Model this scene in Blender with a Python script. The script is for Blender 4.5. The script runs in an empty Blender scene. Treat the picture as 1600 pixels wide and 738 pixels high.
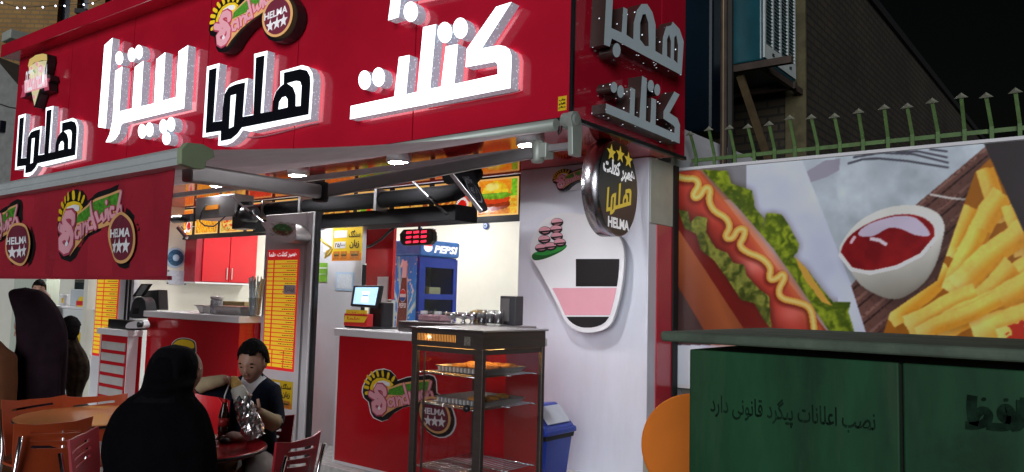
import bpy, bmesh, math, random
import numpy as np
from mathutils import Vector, Matrix, noise as mnoise
from mathutils.geometry import tessellate_polygon

random.seed(7)
rng = np.random.default_rng(5)
SC = bpy.context.scene
COL = SC.collection
R = math.radians
V = Vector

# ------------------------------------------------------------------ camera
FPX, YAW, PITCH, ROLL, CAMZ = 1200.0, 0.672065, 0.082996, 0.0258236, 1.45
_d = V((-math.sin(YAW) * math.cos(PITCH), math.cos(YAW) * math.cos(PITCH), math.sin(PITCH)))
_r = V((math.cos(YAW), math.sin(YAW), 0))
_u = _r.cross(_d)
_rr = _r * math.cos(ROLL) + _u * math.sin(ROLL)
_uu = -_r * math.sin(ROLL) + _u * math.cos(ROLL)
cd = bpy.data.cameras.new('camera')
cd.sensor_width = 36.0
cd.lens = FPX * 36.0 / 1600.0
cd.clip_start, cd.clip_end = 0.05, 500.0
cam = bpy.data.objects.new('camera', cd)
COL.objects.link(cam)
cam.matrix_world = Matrix(((_rr.x, _uu.x, -_d.x, 0), (_rr.y, _uu.y, -_d.y, 0), (_rr.z, _uu.z, -_d.z, CAMZ), (0, 0, 0, 1)))
SC.camera = cam

# ------------------------------------------------------------------ night sky, weak street glow, exposure
SUN_EL, SUN_AZ = R(10), R(157)        # glow of the street, from in front of the shop
w = bpy.data.worlds.new('World'); SC.world = w; w.use_nodes = True
nt = w.node_tree
sky = nt.nodes.new('ShaderNodeTexSky'); sky.sky_type = 'NISHITA'; sky.sun_disc = False
sky.sun_elevation = R(2); sky.sun_rotation = SUN_AZ
nt.links.new(sky.outputs[0], nt.nodes['Background'].inputs[0])
nt.nodes['Background'].inputs[1].default_value = 0.0015
sd = bpy.data.lights.new('sun', 'SUN'); sd.energy = 1.8; sd.angle = R(32); sd.color = (0.93, 0.95, 1.0)
sun = bpy.data.objects.new('sun', sd); COL.objects.link(sun)
_sv = V((math.sin(SUN_AZ) * math.cos(SUN_EL), math.cos(SUN_AZ) * math.cos(SUN_EL), math.sin(SUN_EL)))
sun.rotation_euler = _sv.to_track_quat('Z', 'Y').to_euler()
sun.location = _sv * 30
SC.view_settings.view_transform = 'Standard'; SC.view_settings.look = 'None'
SC.view_settings.exposure = 0.0; SC.view_settings.gamma = 1.0; SC.view_settings.use_curve_mapping = False
SC.render.engine = 'CYCLES'
SC.cycles.use_denoising = True
SC.cycles.max_bounces = 6; SC.cycles.diffuse_bounces = 3; SC.cycles.glossy_bounces = 3
SC.cycles.transparent_max_bounces = 12; SC.cycles.transmission_bounces = 4
SC.cycles.sample_clamp_indirect = 4.0
SC.cycles.caustics_reflective = False; SC.cycles.caustics_refractive = False

# ------------------------------------------------------------------ tracing helpers: a photo pixel laid onto a real plane
def ray(x, y):
    return _rr * ((x - 800) / FPX) + _uu * ((369 - y) / FPX) + _d
def at(x, y, X=None, Y=None, Z=None, D=None):
    v = ray(x, y); c = V((0, 0, CAMZ))
    if X is not None: t = X / v.x
    elif Y is not None: t = Y / v.y
    elif Z is not None: t = (Z - CAMZ) / v.z
    else: t = D
    return c + v * t
def to_px(P):
    c = P - V((0, 0, CAMZ)); z = c.dot(_d)
    return 800 + FPX * c.dot(_rr) / z, 369 - FPX * c.dot(_uu) / z
def zp(pts, ox, oy, s):                       # zoomed-picture coordinates to photo pixels
    return [(ox + x / s, oy + y / s) for x, y in pts]
def fY(pts, Y): return [((q := at(x, y, Y=Y)).x, q.z) for x, y in pts]
def fX(pts, X): return [((q := at(x, y, X=X)).y, q.z) for x, y in pts]

class Fr:                                     # a plane frame: u to the right, v up, w out of the plane
    def __init__(s, o, ux, uy, n): s.o, s.ux, s.uy, s.n = V(o), V(ux), V(uy), V(n)
    def __call__(s, u, v, w=0.0): return s.o + s.ux * u + s.uy * v + s.n * w
def FY(Y): return Fr((0, Y, 0), (1, 0, 0), (0, 0, 1), (0, -1, 0))       # plane facing the street
def FX(X): return Fr((X, 0, 0), (0, 1, 0), (0, 0, 1), (1, 0, 0))        # plane facing right

def chaikin(pts, n=2):
    for _ in range(n):
        o = [pts[0]]
        for (a, b), (c, d) in zip(pts[:-1], pts[1:]): o += [(a * .75 + c * .25, b * .75 + d * .25), (a * .25 + c * .75, b * .25 + d * .75)]
        pts = o + [pts[-1]]
    return pts
# ------------------------------------------------------------------ mesh helpers
ORG = {}
class MB:
    def __init__(s): s.v, s.f, s.m, s.s = [], [], [], []
    def add(s, vs, fs, m=0, smooth=False):
        b = len(s.v); s.v += [tuple(p) for p in vs]
        for f in fs:
            s.f.append([i + b for i in f]); s.m.append(m); s.s.append(smooth)
        return s
    def box(s, x0, x1, y0, y1, z0, z1, m=0):
        vs = [(x, y, z) for z in (z0, z1) for y in (y0, y1) for x in (x0, x1)]
        return s.add(vs, [(0, 2, 3, 1), (4, 5, 7, 6), (0, 1, 5, 4), (1, 3, 7, 5), (3, 2, 6, 7), (2, 0, 4, 6)], m)
    def obox(s, c, a, b, d, m=0):             # centre and three half-axes
        c, a, b, d = V(c), V(a), V(b), V(d)
        vs = [c + a * i + b * j + d * k for k in (-1, 1) for j in (-1, 1) for i in (-1, 1)]
        return s.add(vs, [(0, 2, 3, 1), (4, 5, 7, 6), (0, 1, 5, 4), (1, 3, 7, 5), (3, 2, 6, 7), (2, 0, 4, 6)], m)
    def bar(s, p, q, w, h, m=0, up=(0, 0, 1)):  # square bar from p to q
        p, q = V(p), V(q); d = (q - p); a = d.normalized(); side = a.cross(V(up)).normalized(); u2 = side.cross(a)
        return s.obox((p + q) / 2, d / 2, side * w / 2, u2 * h / 2, m)
    def tube(s, pts, r, n=8, m=0, smooth=True, caps=True):
        pts = [V(p) for p in pts]; rr = r if isinstance(r, (list, tuple)) else [r] * len(pts)
        vs, fs = [], []; prev = None
        for i, p in enumerate(pts):
            a = (pts[min(i + 1, len(pts) - 1)] - pts[max(i - 1, 0)]).normalized()
            if prev is None: prev = a.orthogonal().normalized()
            x = (prev - a * prev.dot(a)).normalized(); y = a.cross(x); prev = x
            vs += [p + (x * math.cos(2 * math.pi * k / n) + y * math.sin(2 * math.pi * k / n)) * rr[i] for k in range(n)]
        for i in range(len(pts) - 1):
            for k in range(n):
                fs.append((i * n + k, i * n + (k + 1) % n, (i + 1) * n + (k + 1) % n, (i + 1) * n + k))
        s.add(vs, fs, m, smooth)
        if caps:
            b = len(s.v) - len(vs)
            s.f += [[b + k for k in range(n)][::-1], [b + (len(pts) - 1) * n + k for k in range(n)]]; s.m += [m, m]; s.s += [False, False]
        return s
    def lathe(s, prof, c, n=24, m=0, ax=(0, 0, 1), smooth=True, x=None):
        ax = V(ax).normalized(); x = V(x) if x else ax.orthogonal().normalized(); y = ax.cross(x); c = V(c); vs, fs = [], []
        for r, h in prof:
            vs += [c + ax * h + (x * math.cos(2 * math.pi * k / n) + y * math.sin(2 * math.pi * k / n)) * max(r, 1e-4) for k in range(n)]
        for i in range(len(prof) - 1):
            for k in range(n): fs.append((i * n + k, i * n + (k + 1) % n, (i + 1) * n + (k + 1) % n, (i + 1) * n + k))
        s.add(vs, fs, m, smooth)
        b = len(s.v) - len(vs)
        for i, rev in ((0, True), (len(prof) - 1, False)):
            if prof[i][0] > 2e-4:
                f = [b + i * n + k for k in range(n)]; s.f.append(f[::-1] if rev else f); s.m.append(m); s.s.append(False)
        return s
    def prism(s, fr, outer, holes=(), w0=0.0, w1=0.01, m=0, side=None, back=False):
        side = m if side is None else side
        loops = [list(outer)] + [list(h) for h in holes]
        tri = tessellate_polygon([[V((u, v, 0)) for u, v in l] for l in loops])
        flat = [p for l in loops for p in l]; n = len(flat)
        t2 = []
        for t in tri:
            a, b, c = [flat[i] for i in t]
            ar = (b[0] - a[0]) * (c[1] - a[1]) - (c[0] - a[0]) * (b[1] - a[1])
            if abs(ar) > 1e-12: t2.append(tuple(t) if ar > 0 else tuple(reversed(t)))
        s.add([fr(u, v, w1) for u, v in flat], t2, m)
        if w1 - w0 > 1e-6:
            b = len(s.v) - n
            s.v += [tuple(fr(u, v, w0)) for u, v in flat]
            k = 0
            for li, l in enumerate(loops):
                ar = sum(l[i][0] * l[(i + 1) % len(l)][1] - l[(i + 1) % len(l)][0] * l[i][1] for i in range(len(l)))
                for i in range(len(l)):
                    i0, i1 = b + k + i, b + k + (i + 1) % len(l)
                    f = [i0 + n, i1 + n, i1, i0]
                    if (ar < 0) != (li > 0): f.reverse()
                    s.f.append(f); s.m.append(side); s.s.append(False)
                k += len(l)
            if back:
                s.f += [[b + n + i for i in reversed(t)] for t in t2]; s.m += [side] * len(t2); s.s += [False] * len(t2)
        return s
    def stroke(s, fr, pts, wd, w=0.0, m=0, cap=True):       # a flat painted line
        pts = [V((x, y)) for x, y in pts]; L, Rr = [], []
        for i, p in enumerate(pts):
            a = (pts[min(i + 1, len(pts) - 1)] - pts[max(i - 1, 0)])
            a = a.normalized() if a.length > 1e-9 else V((1, 0)); nn = V((-a.y, a.x)) * wd / 2
            L.append(p + nn); Rr.append(p - nn)
        b = [fr(q.x, q.y, w) for q in L] + [fr(q.x, q.y, w) for q in Rr]; k = len(pts)
        s.add(b, [(i + k, i + 1 + k, i + 1, i) for i in range(k - 1)], m)
        if cap:
            for q in (pts[0], pts[-1]):
                s.add([fr(q.x + math.cos(t * math.pi / 4) * wd / 2, q.y + math.sin(t * math.pi / 4) * wd / 2, w + 2e-4) for t in range(8)], [tuple(range(8))], m)
        return s
    def xform(s, M):
        s.v = [tuple(M @ V(p)) for p in s.v]; return s
    def build(s, name, mats, parent=None, bevel=0.0, seg=2, kind=None, cut=None, disp=None, auto=False):
        if not isinstance(mats, (list, tuple)): mats = [mats]
        o0 = ORG.get(parent.name, V((0, 0, 0))) if parent else V((0, 0, 0))
        me = bpy.data.meshes.new(name)
        me.from_pydata([(x - o0.x, y - o0.y, z - o0.z) for x, y, z in s.v], [], s.f)
        for mm in mats: me.materials.append(mm)
        me.polygons.foreach_set('material_index', s.m); me.polygons.foreach_set('use_smooth', s.s)
        if cut:
            bm = bmesh.new(); bm.from_mesh(me)
            bmesh.ops.triangulate(bm, faces=bm.faces)
            for _ in range(5):
                es = [e for e in bm.edges if e.calc_length() > cut]
                if not es: break
                bmesh.ops.subdivide_edges(bm, edges=es, cuts=1)
                bmesh.ops.triangulate(bm, faces=[f for f in bm.faces if len(f.verts) > 3])
            bm.to_mesh(me); bm.free()
        if disp:
            for vt in me.vertices: vt.co = V(disp(vt.co + o0)) - o0
        me.validate(); me.update()
        o = bpy.data.objects.new(name, me); COL.objects.link(o)
        if parent: o.parent = parent
        ORG[o.name] = o0
        if bevel:
            bv = o.modifiers.new('bevel', 'BEVEL'); bv.width = bevel; bv.segments = seg; bv.limit_method = 'ANGLE'; bv.angle_limit = R(40)
        if kind: o['kind'] = kind
        return o

def tag(o, label, cat, group=None):
    o['label'] = label; o['category'] = cat
    if group: o['group'] = group
    return o
def thing(name, label, cat, loc=(0, 0, 0), group=None):
    o = bpy.data.objects.new(name, None); COL.objects.link(o); o.location = loc; o.empty_display_size = 0.1
    ORG[o.name] = V(loc)
    return tag(o, label, cat, group)
def struct(o): o['kind'] = 'structure'; return o
def dup(root, loc, rotz=0.0, label=None, scale=None):
    r = root.copy(); COL.objects.link(r); r.location = loc; r.rotation_euler = (0, 0, rotz); ORG[r.name] = V(loc)
    if label: r['label'] = label
    if scale: r.scale = scale
    for ch in root.children:
        c = ch.copy(); COL.objects.link(c); c.parent = r
        for g in ch.children:
            d = g.copy(); COL.objects.link(d); d.parent = c
    return r

# ------------------------------------------------------------------ materials
def lin(c):
    return tuple(((x / 12.92) if x <= 0.04045 else ((x + 0.055) / 1.055) ** 2.4) for x in c)
def rgb(r, g, b): return lin((r / 255, g / 255, b / 255))
MATS = {}
def mat(name, col, rough=0.5, metal=0.0, var=0.12, scale=6.0, bump=0.0, bscale=80.0, emit=0.0, ecol=None, coat=0.0, spec=0.5, stretch=None, rvar=0.0):
    if name in MATS: return MATS[name]
    m = bpy.data.materials.new(name); m.use_nodes = True; MATS[name] = m
    n, l = m.node_tree.nodes, m.node_tree.links; p = n['Principled BSDF']
    p.inputs['Roughness'].default_value = rough; p.inputs['Metallic'].default_value = metal
    p.inputs['Coat Weight'].default_value = coat; p.inputs['Specular IOR Level'].default_value = spec
    if emit:
        p.inputs['Emission Color'].default_value = (*(ecol or col), 1); p.inputs['Emission Strength'].default_value = emit
    tc = n.new('ShaderNodeTexCoord'); src = tc.outputs['Object']
    if stretch:
        mp = n.new('ShaderNodeMapping'); mp.inputs['Scale'].default_value = stretch; l.new(src, mp.inputs[0]); src = mp.outputs[0]
    if var:
        tx = n.new('ShaderNodeTexNoise'); tx.inputs['Scale'].default_value = scale; tx.inputs['Detail'].default_value = 6; tx.inputs['Roughness'].default_value = 0.6
        l.new(src, tx.inputs['Vector'])
        rp = n.new('ShaderNodeValToRGB'); rp.color_ramp.elements[0].position = 0.3; rp.color_ramp.elements[1].position = 0.7
        rp.color_ramp.elements[0].color = (*[c * (1 - var) for c in col], 1); rp.color_ramp.elements[1].color = (*[min(1, c * (1 + var * 0.6)) for c in col], 1)
        l.new(tx.outputs[0], rp.inputs[0]); l.new(rp.outputs[0], p.inputs['Base Color'])
        if rvar:
            mr = n.new('ShaderNodeMapRange'); mr.inputs[3].default_value = max(0.02, rough - rvar); mr.inputs[4].default_value = min(1, rough + rvar)
            l.new(tx.outputs[0], mr.inputs[0]); l.new(mr.outputs[0], p.inputs['Roughness'])
    else: p.inputs['Base Color'].default_value = (*col, 1)
    if bump:
        t2 = n.new('ShaderNodeTexNoise'); t2.inputs['Scale'].default_value = bscale; t2.inputs['Detail'].default_value = 4; l.new(src, t2.inputs['Vector'])
        bp = n.new('ShaderNodeBump'); bp.inputs['Strength'].default_value = bump; bp.inputs['Distance'].default_value = 0.01
        l.new(t2.outputs[0], bp.inputs['Height']); l.new(bp.outputs[0], p.inputs['Normal'])
    return m
def glow(name, col, strength):
    if name in MATS: return MATS[name]
    m = bpy.data.materials.new(name); m.use_nodes = True; MATS[name] = m
    p = m.node_tree.nodes['Principled BSDF']; p.inputs['Base Color'].default_value = (*col, 1); p.inputs['Roughness'].default_value = 0.4
    p.inputs['Emission Color'].default_value = (*col, 1); p.inputs['Emission Strength'].default_value = strength
    return m
def vcmat(name, emit=0.0, rough=0.35):
    if name in MATS: return MATS[name]
    m = bpy.data.materials.new(name); m.use_nodes = True; MATS[name] = m
    n, l = m.node_tree.nodes, m.node_tree.links; p = n['Principled BSDF']; p.inputs['Roughness'].default_value = rough
    a = n.new('ShaderNodeVertexColor'); a.layer_name = 'Col'; l.new(a.outputs[0], p.inputs['Base Color'])
    if emit: l.new(a.outputs[0], p.inputs['Emission Color']); p.inputs['Emission Strength'].default_value = emit
    return m
def glassmat(name, tint=(1, 1, 1), gloss=0.08, rough=0.02):
    if name in MATS: return MATS[name]
    m = bpy.data.materials.new(name); m.use_nodes = True; MATS[name] = m
    n, l = m.node_tree.nodes, m.node_tree.links; n.remove(n['Principled BSDF'])
    t = n.new('ShaderNodeBsdfTransparent'); t.inputs[0].default_value = (*tint, 1)
    g = n.new('ShaderNodeBsdfGlossy'); g.inputs['Roughness'].default_value = rough
    fr = n.new('ShaderNodeLayerWeight'); pw = n.new('ShaderNodeMath'); pw.operation = 'POWER'; pw.inputs[1].default_value = 5.0; l.new(fr.outputs['Facing'], pw.inputs[0])
    ad = n.new('ShaderNodeMath'); ad.operation = 'MULTIPLY_ADD'; ad.inputs[1].default_value = 0.7; ad.inputs[2].default_value = gloss; l.new(pw.outputs[0], ad.inputs[0])
    mx = n.new('ShaderNodeMixShader'); l.new(ad.outputs[0], mx.inputs[0]); l.new(t.outputs[0], mx.inputs[1]); l.new(g.outputs[0], mx.inputs[2])
    l.new(mx.outputs[0], n['Material Output'].inputs[0])
    return m
def brickmat(name, c1, c2, mortar, scale):
    m = bpy.data.materials.new(name); m.use_nodes = True; n, l = m.node_tree.nodes, m.node_tree.links; p = n['Principled BSDF']; p.inputs['Roughness'].default_value = 0.9
    tc = n.new('ShaderNodeTexCoord'); sp = n.new('ShaderNodeSeparateXYZ'); cb = n.new('ShaderNodeCombineXYZ'); ad = n.new('ShaderNodeMath'); ad.operation = 'ADD'
    l.new(tc.outputs['Object'], sp.inputs[0]); l.new(sp.outputs[0], ad.inputs[0]); l.new(sp.outputs[1], ad.inputs[1]); l.new(ad.outputs[0], cb.inputs[0]); l.new(sp.outputs[2], cb.inputs[1])
    b = n.new('ShaderNodeTexBrick'); b.inputs['Scale'].default_value = scale; b.inputs['Brick Width'].default_value = 0.55; b.inputs['Row Height'].default_value = 0.2
    b.inputs['Mortar Size'].default_value = 0.03; b.inputs['Color1'].default_value = (*c1, 1); b.inputs['Color2'].default_value = (*c2, 1); b.inputs['Mortar'].default_value = (*mortar, 1)
    l.new(cb.outputs[0], b.inputs[0])
    tx = n.new('ShaderNodeTexNoise'); tx.inputs['Scale'].default_value = 0.7; tx.inputs['Detail'].default_value = 8; l.new(tc.outputs['Object'], tx.inputs[0])
    mx = n.new('ShaderNodeMixRGB'); mx.blend_type = 'MULTIPLY'; mx.inputs[0].default_value = 0.8; l.new(b.outputs[0], mx.inputs[1])
    rp = n.new('ShaderNodeValToRGB'); rp.color_ramp.elements[0].position = 0.3; rp.color_ramp.elements[0].color = (.45, .45, .45, 1); rp.color_ramp.elements[1].position = 0.65
    l.new(tx.outputs[0], rp.inputs[0]); l.new(rp.outputs[0], mx.inputs[2]); l.new(mx.outputs[0], p.inputs['Base Color'])
    bp = n.new('ShaderNodeBump'); bp.inputs['Strength'].default_value = 0.6; bp.inputs['Distance'].default_value = 0.02; bp.invert = True
    l.new(b.outputs[1], bp.inputs['Height']); l.new(bp.outputs[0], p.inputs['Normal'])
    return m

# colours used again and again
RED = mat('red_cladding', (0.56, 0.012, 0.034), 0.15, var=0.14, scale=1.0, coat=0.3, bump=.10, bscale=2.2, rvar=.05)
REDG = mat('red_gloss_laminate', (0.52, 0.010, 0.018), 0.13, var=0.06, scale=2, coat=0.4)
WHITE = mat('white_paint', (0.78, 0.78, 0.80), 0.35, var=0.04)
CREAM = mat('cream_wall', (0.74, 0.74, 0.64), 0.45, var=0.05, scale=3)
WTOP = mat('white_counter_top', (0.82, 0.82, 0.83), 0.2, var=0.03)
BLK = mat('black_plastic', (0.012, 0.012, 0.014), 0.35, var=0.2)
BLKM = mat('black_matt', (0.010, 0.010, 0.011), 0.7, var=0.2)
GREY = mat('grey_painted_metal', (0.20, 0.19, 0.19), 0.4, 0.3, var=0.1)
CHROME = mat('chrome', (0.75, 0.75, 0.76), 0.18, 1.0, var=0.05)
STEEL = mat('brushed_steel', (0.55, 0.55, 0.57), 0.28, 1.0, var=0.15, scale=4)
PWHITE = mat('print_white', (0.80, 0.80, 0.82), 0.4, var=0)
PBLACK = mat('print_black', (0.012, 0.011, 0.012), 0.4, var=0)
PYEL = mat('print_yellow', (0.80, 0.55, 0.02), 0.4, var=0.03)
PORG = mat('print_orange', (0.80, 0.27, 0.02), 0.4, var=0.05)
PRED = mat('print_red', (0.60, 0.02, 0.02), 0.4, var=0.03)
PPINK = mat('print_pink', (0.76, 0.36, 0.42), 0.4, var=0.03)
PDPINK = mat('print_dark_pink', (0.42, 0.06, 0.11), 0.4, var=0)
PGREEN = mat('print_lettuce_green', (0.08, 0.30, 0.03), 0.4, var=0.55, scale=45)
PTAN = mat('print_tan', (0.72, 0.40, 0.16), 0.4, var=0.05)
PMAR = mat('print_maroon', (0.16, 0.025, 0.045), 0.4, var=0.05)
PGREY = mat('print_grey', (0.35, 0.36, 0.38), 0.45, var=0.05)
PBLUE = mat('print_blue', (0.02, 0.10, 0.45), 0.3, var=0.3, scale=9)
PLBLUE = mat('print_light_blue', (0.45, 0.62, 0.80), 0.4, var=0.05)
PMAG = mat('print_magenta', (0.62, 0.03, 0.30), 0.4, var=0.03)

# ------------------------------------------------------------------ lettering
_AR = {'ا': 'ﺍﺎﺍﺎ', 'ب': 'ﺏﺐﺑﺒ', 'پ': 'ﭖﭗﭘﭙ', 'ت': 'ﺕﺖﺗﺘ', 'ح': 'ﺡﺢﺣﺤ', 'خ': 'ﺥﺦﺧﺨ', 'د': 'ﺩﺪﺩﺪ', 'ر': 'ﺭﺮﺭﺮ', 'ز': 'ﺯﺰﺯﺰ', 'س': 'ﺱﺲﺳﺴ',
       'ص': 'ﺹﺺﺻﺼ', 'ظ': 'ﻅﻆﻇﻈ', 'ع': 'ﻉﻊﻋﻌ', 'ف': 'ﻑﻒﻓﻔ', 'ق': 'ﻕﻖﻗﻘ', 'ک': 'ﮎﮏﮐﮑ', 'گ': 'ﮒﮓﮔﮕ', 'ل': 'ﻝﻞﻟﻠ', 'م': 'ﻡﻢﻣﻤ', 'ن': 'ﻥﻦﻧﻨ', 'و': 'ﻭﻮﻭﻮ', 'ه': 'ﻩﻪﻫﻬ', 'ی': 'ﯼﯽﯾﯿ'}
_NJ = 'ادرزو'
def persian(t):
    out = []
    for wd in t.split(' '):
        g = ''
        for i, ch in enumerate(wd):
            if ch not in _AR: g += ch; continue
            pj = i > 0 and wd[i - 1] in _AR and wd[i - 1] not in _NJ
            nj = i < len(wd) - 1 and wd[i + 1] in _AR and ch not in _NJ
            g += _AR[ch][(3 if nj else 1) if pj else (2 if nj else 0)]
        out.append(g[::-1] if any(c in _AR for c in wd) else g)
    return ' '.join(reversed(out))
_TC = {}
def text_mesh(s, bold=0.0, shear=0.0):
    k = (s, bold, shear)
    if k in _TC: return _TC[k]
    c = bpy.data.curves.new('lettering', 'FONT'); c.body = s; c.offset = bold; c.shear = shear; c.resolution_u = 2
    o = bpy.data.objects.new('lettering', c); COL.objects.link(o); bpy.context.view_layer.update()
    dg = bpy.context.evaluated_depsgraph_get(); e = o.evaluated_get(dg); me = e.to_mesh()
    vs = [(p.co.x, p.co.y) for p in me.vertices]; fs = [tuple(p.vertices) for p in me.polygons]
    e.to_mesh_clear(); bpy.data.objects.remove(o); bpy.data.curves.remove(c)
    x0, x1 = min(v[0] for v in vs), max(v[0] for v in vs); y0, y1 = min(v[1] for v in vs), max(v[1] for v in vs)
    _TC[k] = ([((x - x0) / (x1 - x0), (y - y0) / (y1 - y0)) for x, y in vs], fs)
    return _TC[k]
def put_text(mb, fr, s, u0, v0, u1, v1, w, m=0, bold=0.02, shear=0.0, slope=0.0):
    vs, fs = text_mesh(s, bold, shear)
    mb.add([fr(u0 + (u1 - u0) * x, v0 + (v1 - v0) * y + slope * (u1 - u0) * x, w) for x, y in vs], fs, m)

# ------------------------------------------------------------------ painted print on a finely divided sheet
def vnoise(x, y, seed=0):
    def h(i, j):
        n = (i * 374761393 + j * 668265263 + seed * 1274126177) & 0x7fffffff
        n = ((n ^ (n >> 13)) * 1274126177) & 0x7fffffff
        return ((n ^ (n >> 16)) & 0xffff) / 65535.0
    x, y = np.asarray(x, float), np.asarray(y, float)
    i, j = np.floor(x).astype(np.int64), np.floor(y).astype(np.int64); fx, fy = x - i, y - j
    fx, fy = fx * fx * (3 - 2 * fx), fy * fy * (3 - 2 * fy)
    return (h(i, j) * (1 - fx) + h(i + 1, j) * fx) * (1 - fy) + (h(i, j + 1) * (1 - fx) + h(i + 1, j + 1) * fx) * fy
def fbm(x, y, seed=0, o=4):
    s, a = 0, 0.5
    for k in range(o): s = s + a * vnoise(np.asarray(x) * 2 ** k, np.asarray(y) * 2 ** k, seed + k); a *= 0.5
    return s
def inpoly(x, y, poly):
    r = np.zeros(x.shape, bool); n = len(poly)
    for i in range(n):
        (x1, y1), (x2, y2) = poly[i], poly[(i + 1) % n]
        if y1 == y2: continue
        c = ((y1 > y) != (y2 > y)) & (x < (x2 - x1) * (y - y1) / (y2 - y1) + x1)
        r ^= c
    return r
def dline(x, y, pts):                       # distance to a polyline, and position along it
    best = np.full(x.shape, 1e9); tt = np.zeros(x.shape); n = len(pts) - 1
    for i in range(n):
        (x1, y1), (x2, y2) = pts[i], pts[i + 1]; dx, dy = x2 - x1, y2 - y1; L = dx * dx + dy * dy + 1e-9
        t = np.clip(((x - x1) * dx + (y - y1) * dy) / L, 0, 1); d = np.hypot(x - x1 - t * dx, y - y1 - t * dy)
        k = d < best; best = np.where(k, d, best); tt = np.where(k, (i + t) / n, tt)
    return best, tt
def C3(r, g, b): return np.array([r, g, b], float) / 255
def soft(a, k):                               # running mean over 2k+1 cells, both ways
    for ax in (0, 1):
        p = np.concatenate([np.repeat(np.take(a, [0], ax), k + 1, ax), a, np.repeat(np.take(a, [-1], ax), k, ax)], ax); c = np.cumsum(p.astype(float), ax); n = a.shape[ax]
        a = (np.take(c, np.arange(2 * k + 1, 2 * k + 1 + n), ax) - np.take(c, np.arange(0, n), ax)) / (2 * k + 1)
    return a
def mixc(img, m, c):
    m = np.clip(np.asarray(m, float), 0, 1)[..., None]; return img * (1 - m) + np.asarray(c) * m
def picture(name, P, nu, nv, fn, material, parent, gain=1.0):
    """P(u,v) -> world point, fn(U,V) -> picture colours"""
    U, Vv = np.meshgrid(np.linspace(0, 1, nu), np.linspace(0, 1, nv))
    o0 = ORG.get(parent.name, V((0, 0, 0))) if parent else V((0, 0, 0))
    p00, p10, p01, p11 = [np.array(P(a, b) - o0) for a, b in ((0, 0), (1, 0), (0, 1), (1, 1))]
    u, v = U[..., None], Vv[..., None]
    pts = (p00 * (1 - u) + p10 * u) * (1 - v) + (p01 * (1 - u) + p11 * u) * v
    img = np.clip(fn(U, Vv), 0, 1)
    img = np.where(img <= 0.04045, img / 12.92, ((img + 0.055) / 1.055) ** 2.4) * gain
    img = np.clip(img, 0, 0.9)
    idx = np.arange(nu * nv).reshape(nv, nu)
    q = np.stack([idx[:-1, :-1], idx[:-1, 1:], idx[1:, 1:], idx[1:, :-1]], -1).reshape(-1, 4)
    me = bpy.data.meshes.new(name); nf = len(q)
    me.vertices.add(nu * nv); me.vertices.foreach_set('co', pts.reshape(-1).astype(np.float32))
    me.loops.add(nf * 4); me.loops.foreach_set('vertex_index', q.reshape(-1).astype(np.int32))
    me.polygons.add(nf); me.polygons.foreach_set('loop_start', np.arange(0, nf * 4, 4, dtype=np.int32))
    me.update(calc_edges=True); me.validate()
    ca = me.color_attributes.new('Col', 'FLOAT_COLOR', 'POINT')
    ca.data.foreach_set('color', np.concatenate([img.reshape(-1, 3), np.ones((nu * nv, 1))], 1).reshape(-1).astype(np.float32))
    me.materials.append(material)
    o = bpy.data.objects.new(name, me); COL.objects.link(o)
    if parent: o.parent = parent
    ORG[o.name] = o0
    return o
# ================================================================== SETTING
GZ = -0.10
def pavemat():
    m = bpy.data.materials.new('stone_pavement'); m.use_nodes = True; n, l = m.node_tree.nodes, m.node_tree.links; p = n['Principled BSDF']
    tc = n.new('ShaderNodeTexCoord'); tx = n.new('ShaderNodeTexNoise'); tx.inputs['Scale'].default_value = 22; tx.inputs['Detail'].default_value = 8; l.new(tc.outputs['Object'], tx.inputs[0])
    t2 = n.new('ShaderNodeTexNoise'); t2.inputs['Scale'].default_value = 1.1; t2.inputs['Detail'].default_value = 5; l.new(tc.outputs['Object'], t2.inputs[0])
    rp = n.new('ShaderNodeValToRGB'); rp.color_ramp.elements[0].position = .35; rp.color_ramp.elements[1].position = .65
    rp.color_ramp.elements[0].color = (.14, .14, .13, 1); rp.color_ramp.elements[1].color = (.46, .45, .42, 1); l.new(tx.outputs[0], rp.inputs[0])
    mx = n.new('ShaderNodeMixRGB'); mx.blend_type = 'MULTIPLY'; mx.inputs[0].default_value = .6; l.new(rp.outputs[0], mx.inputs[1]); l.new(t2.outputs[0], mx.inputs[2])
    b = n.new('ShaderNodeTexBrick'); b.offset = 0; b.inputs['Scale'].default_value = 1; b.inputs['Brick Width'].default_value = .4; b.inputs['Row Height'].default_value = .4; b.inputs['Mortar Size'].default_value = .006
    b.inputs['Color1'].default_value = (1, 1, 1, 1); b.inputs['Color2'].default_value = (.85, .85, .85, 1); b.inputs['Mortar'].default_value = (.3, .3, .3, 1); l.new(tc.outputs['Object'], b.inputs[0])
    m2 = n.new('ShaderNodeMixRGB'); m2.blend_type = 'MULTIPLY'; m2.inputs[0].default_value = 1; l.new(mx.outputs[0], m2.inputs[1]); l.new(b.outputs[0], m2.inputs[2]); l.new(m2.outputs[0], p.inputs['Base Color'])
    p.inputs['Roughness'].default_value = .35
    return m
struct(MB().add([(-70, -30, GZ), (40, -30, GZ), (40, 70, GZ), (-70, 70, GZ)], [(0, 1, 2, 3)]).build('pavement', pavemat()))
FLOORM = mat('pale_floor_tile', (0.62, 0.62, 0.60), 0.18, var=0.25, scale=14)
struct(MB().box(-20, -3.06, 4.30, 8.6, GZ + .002, 0.0).build('shop_floor', FLOORM, bevel=.006))
struct(MB().box(-14.0, -3.1, 8.6, 8.75, 0.002, 2.98).build('wall_back', CREAM))
struct(MB().box(-10.9, -10.78, 4.52, 8.6, 0.002, 2.94).build('wall_partition', CREAM))
struct(MB().box(-20, -10.9, 5.9, 6.0, 0.002, 2.94).build('wall_annex', CREAM))
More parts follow.
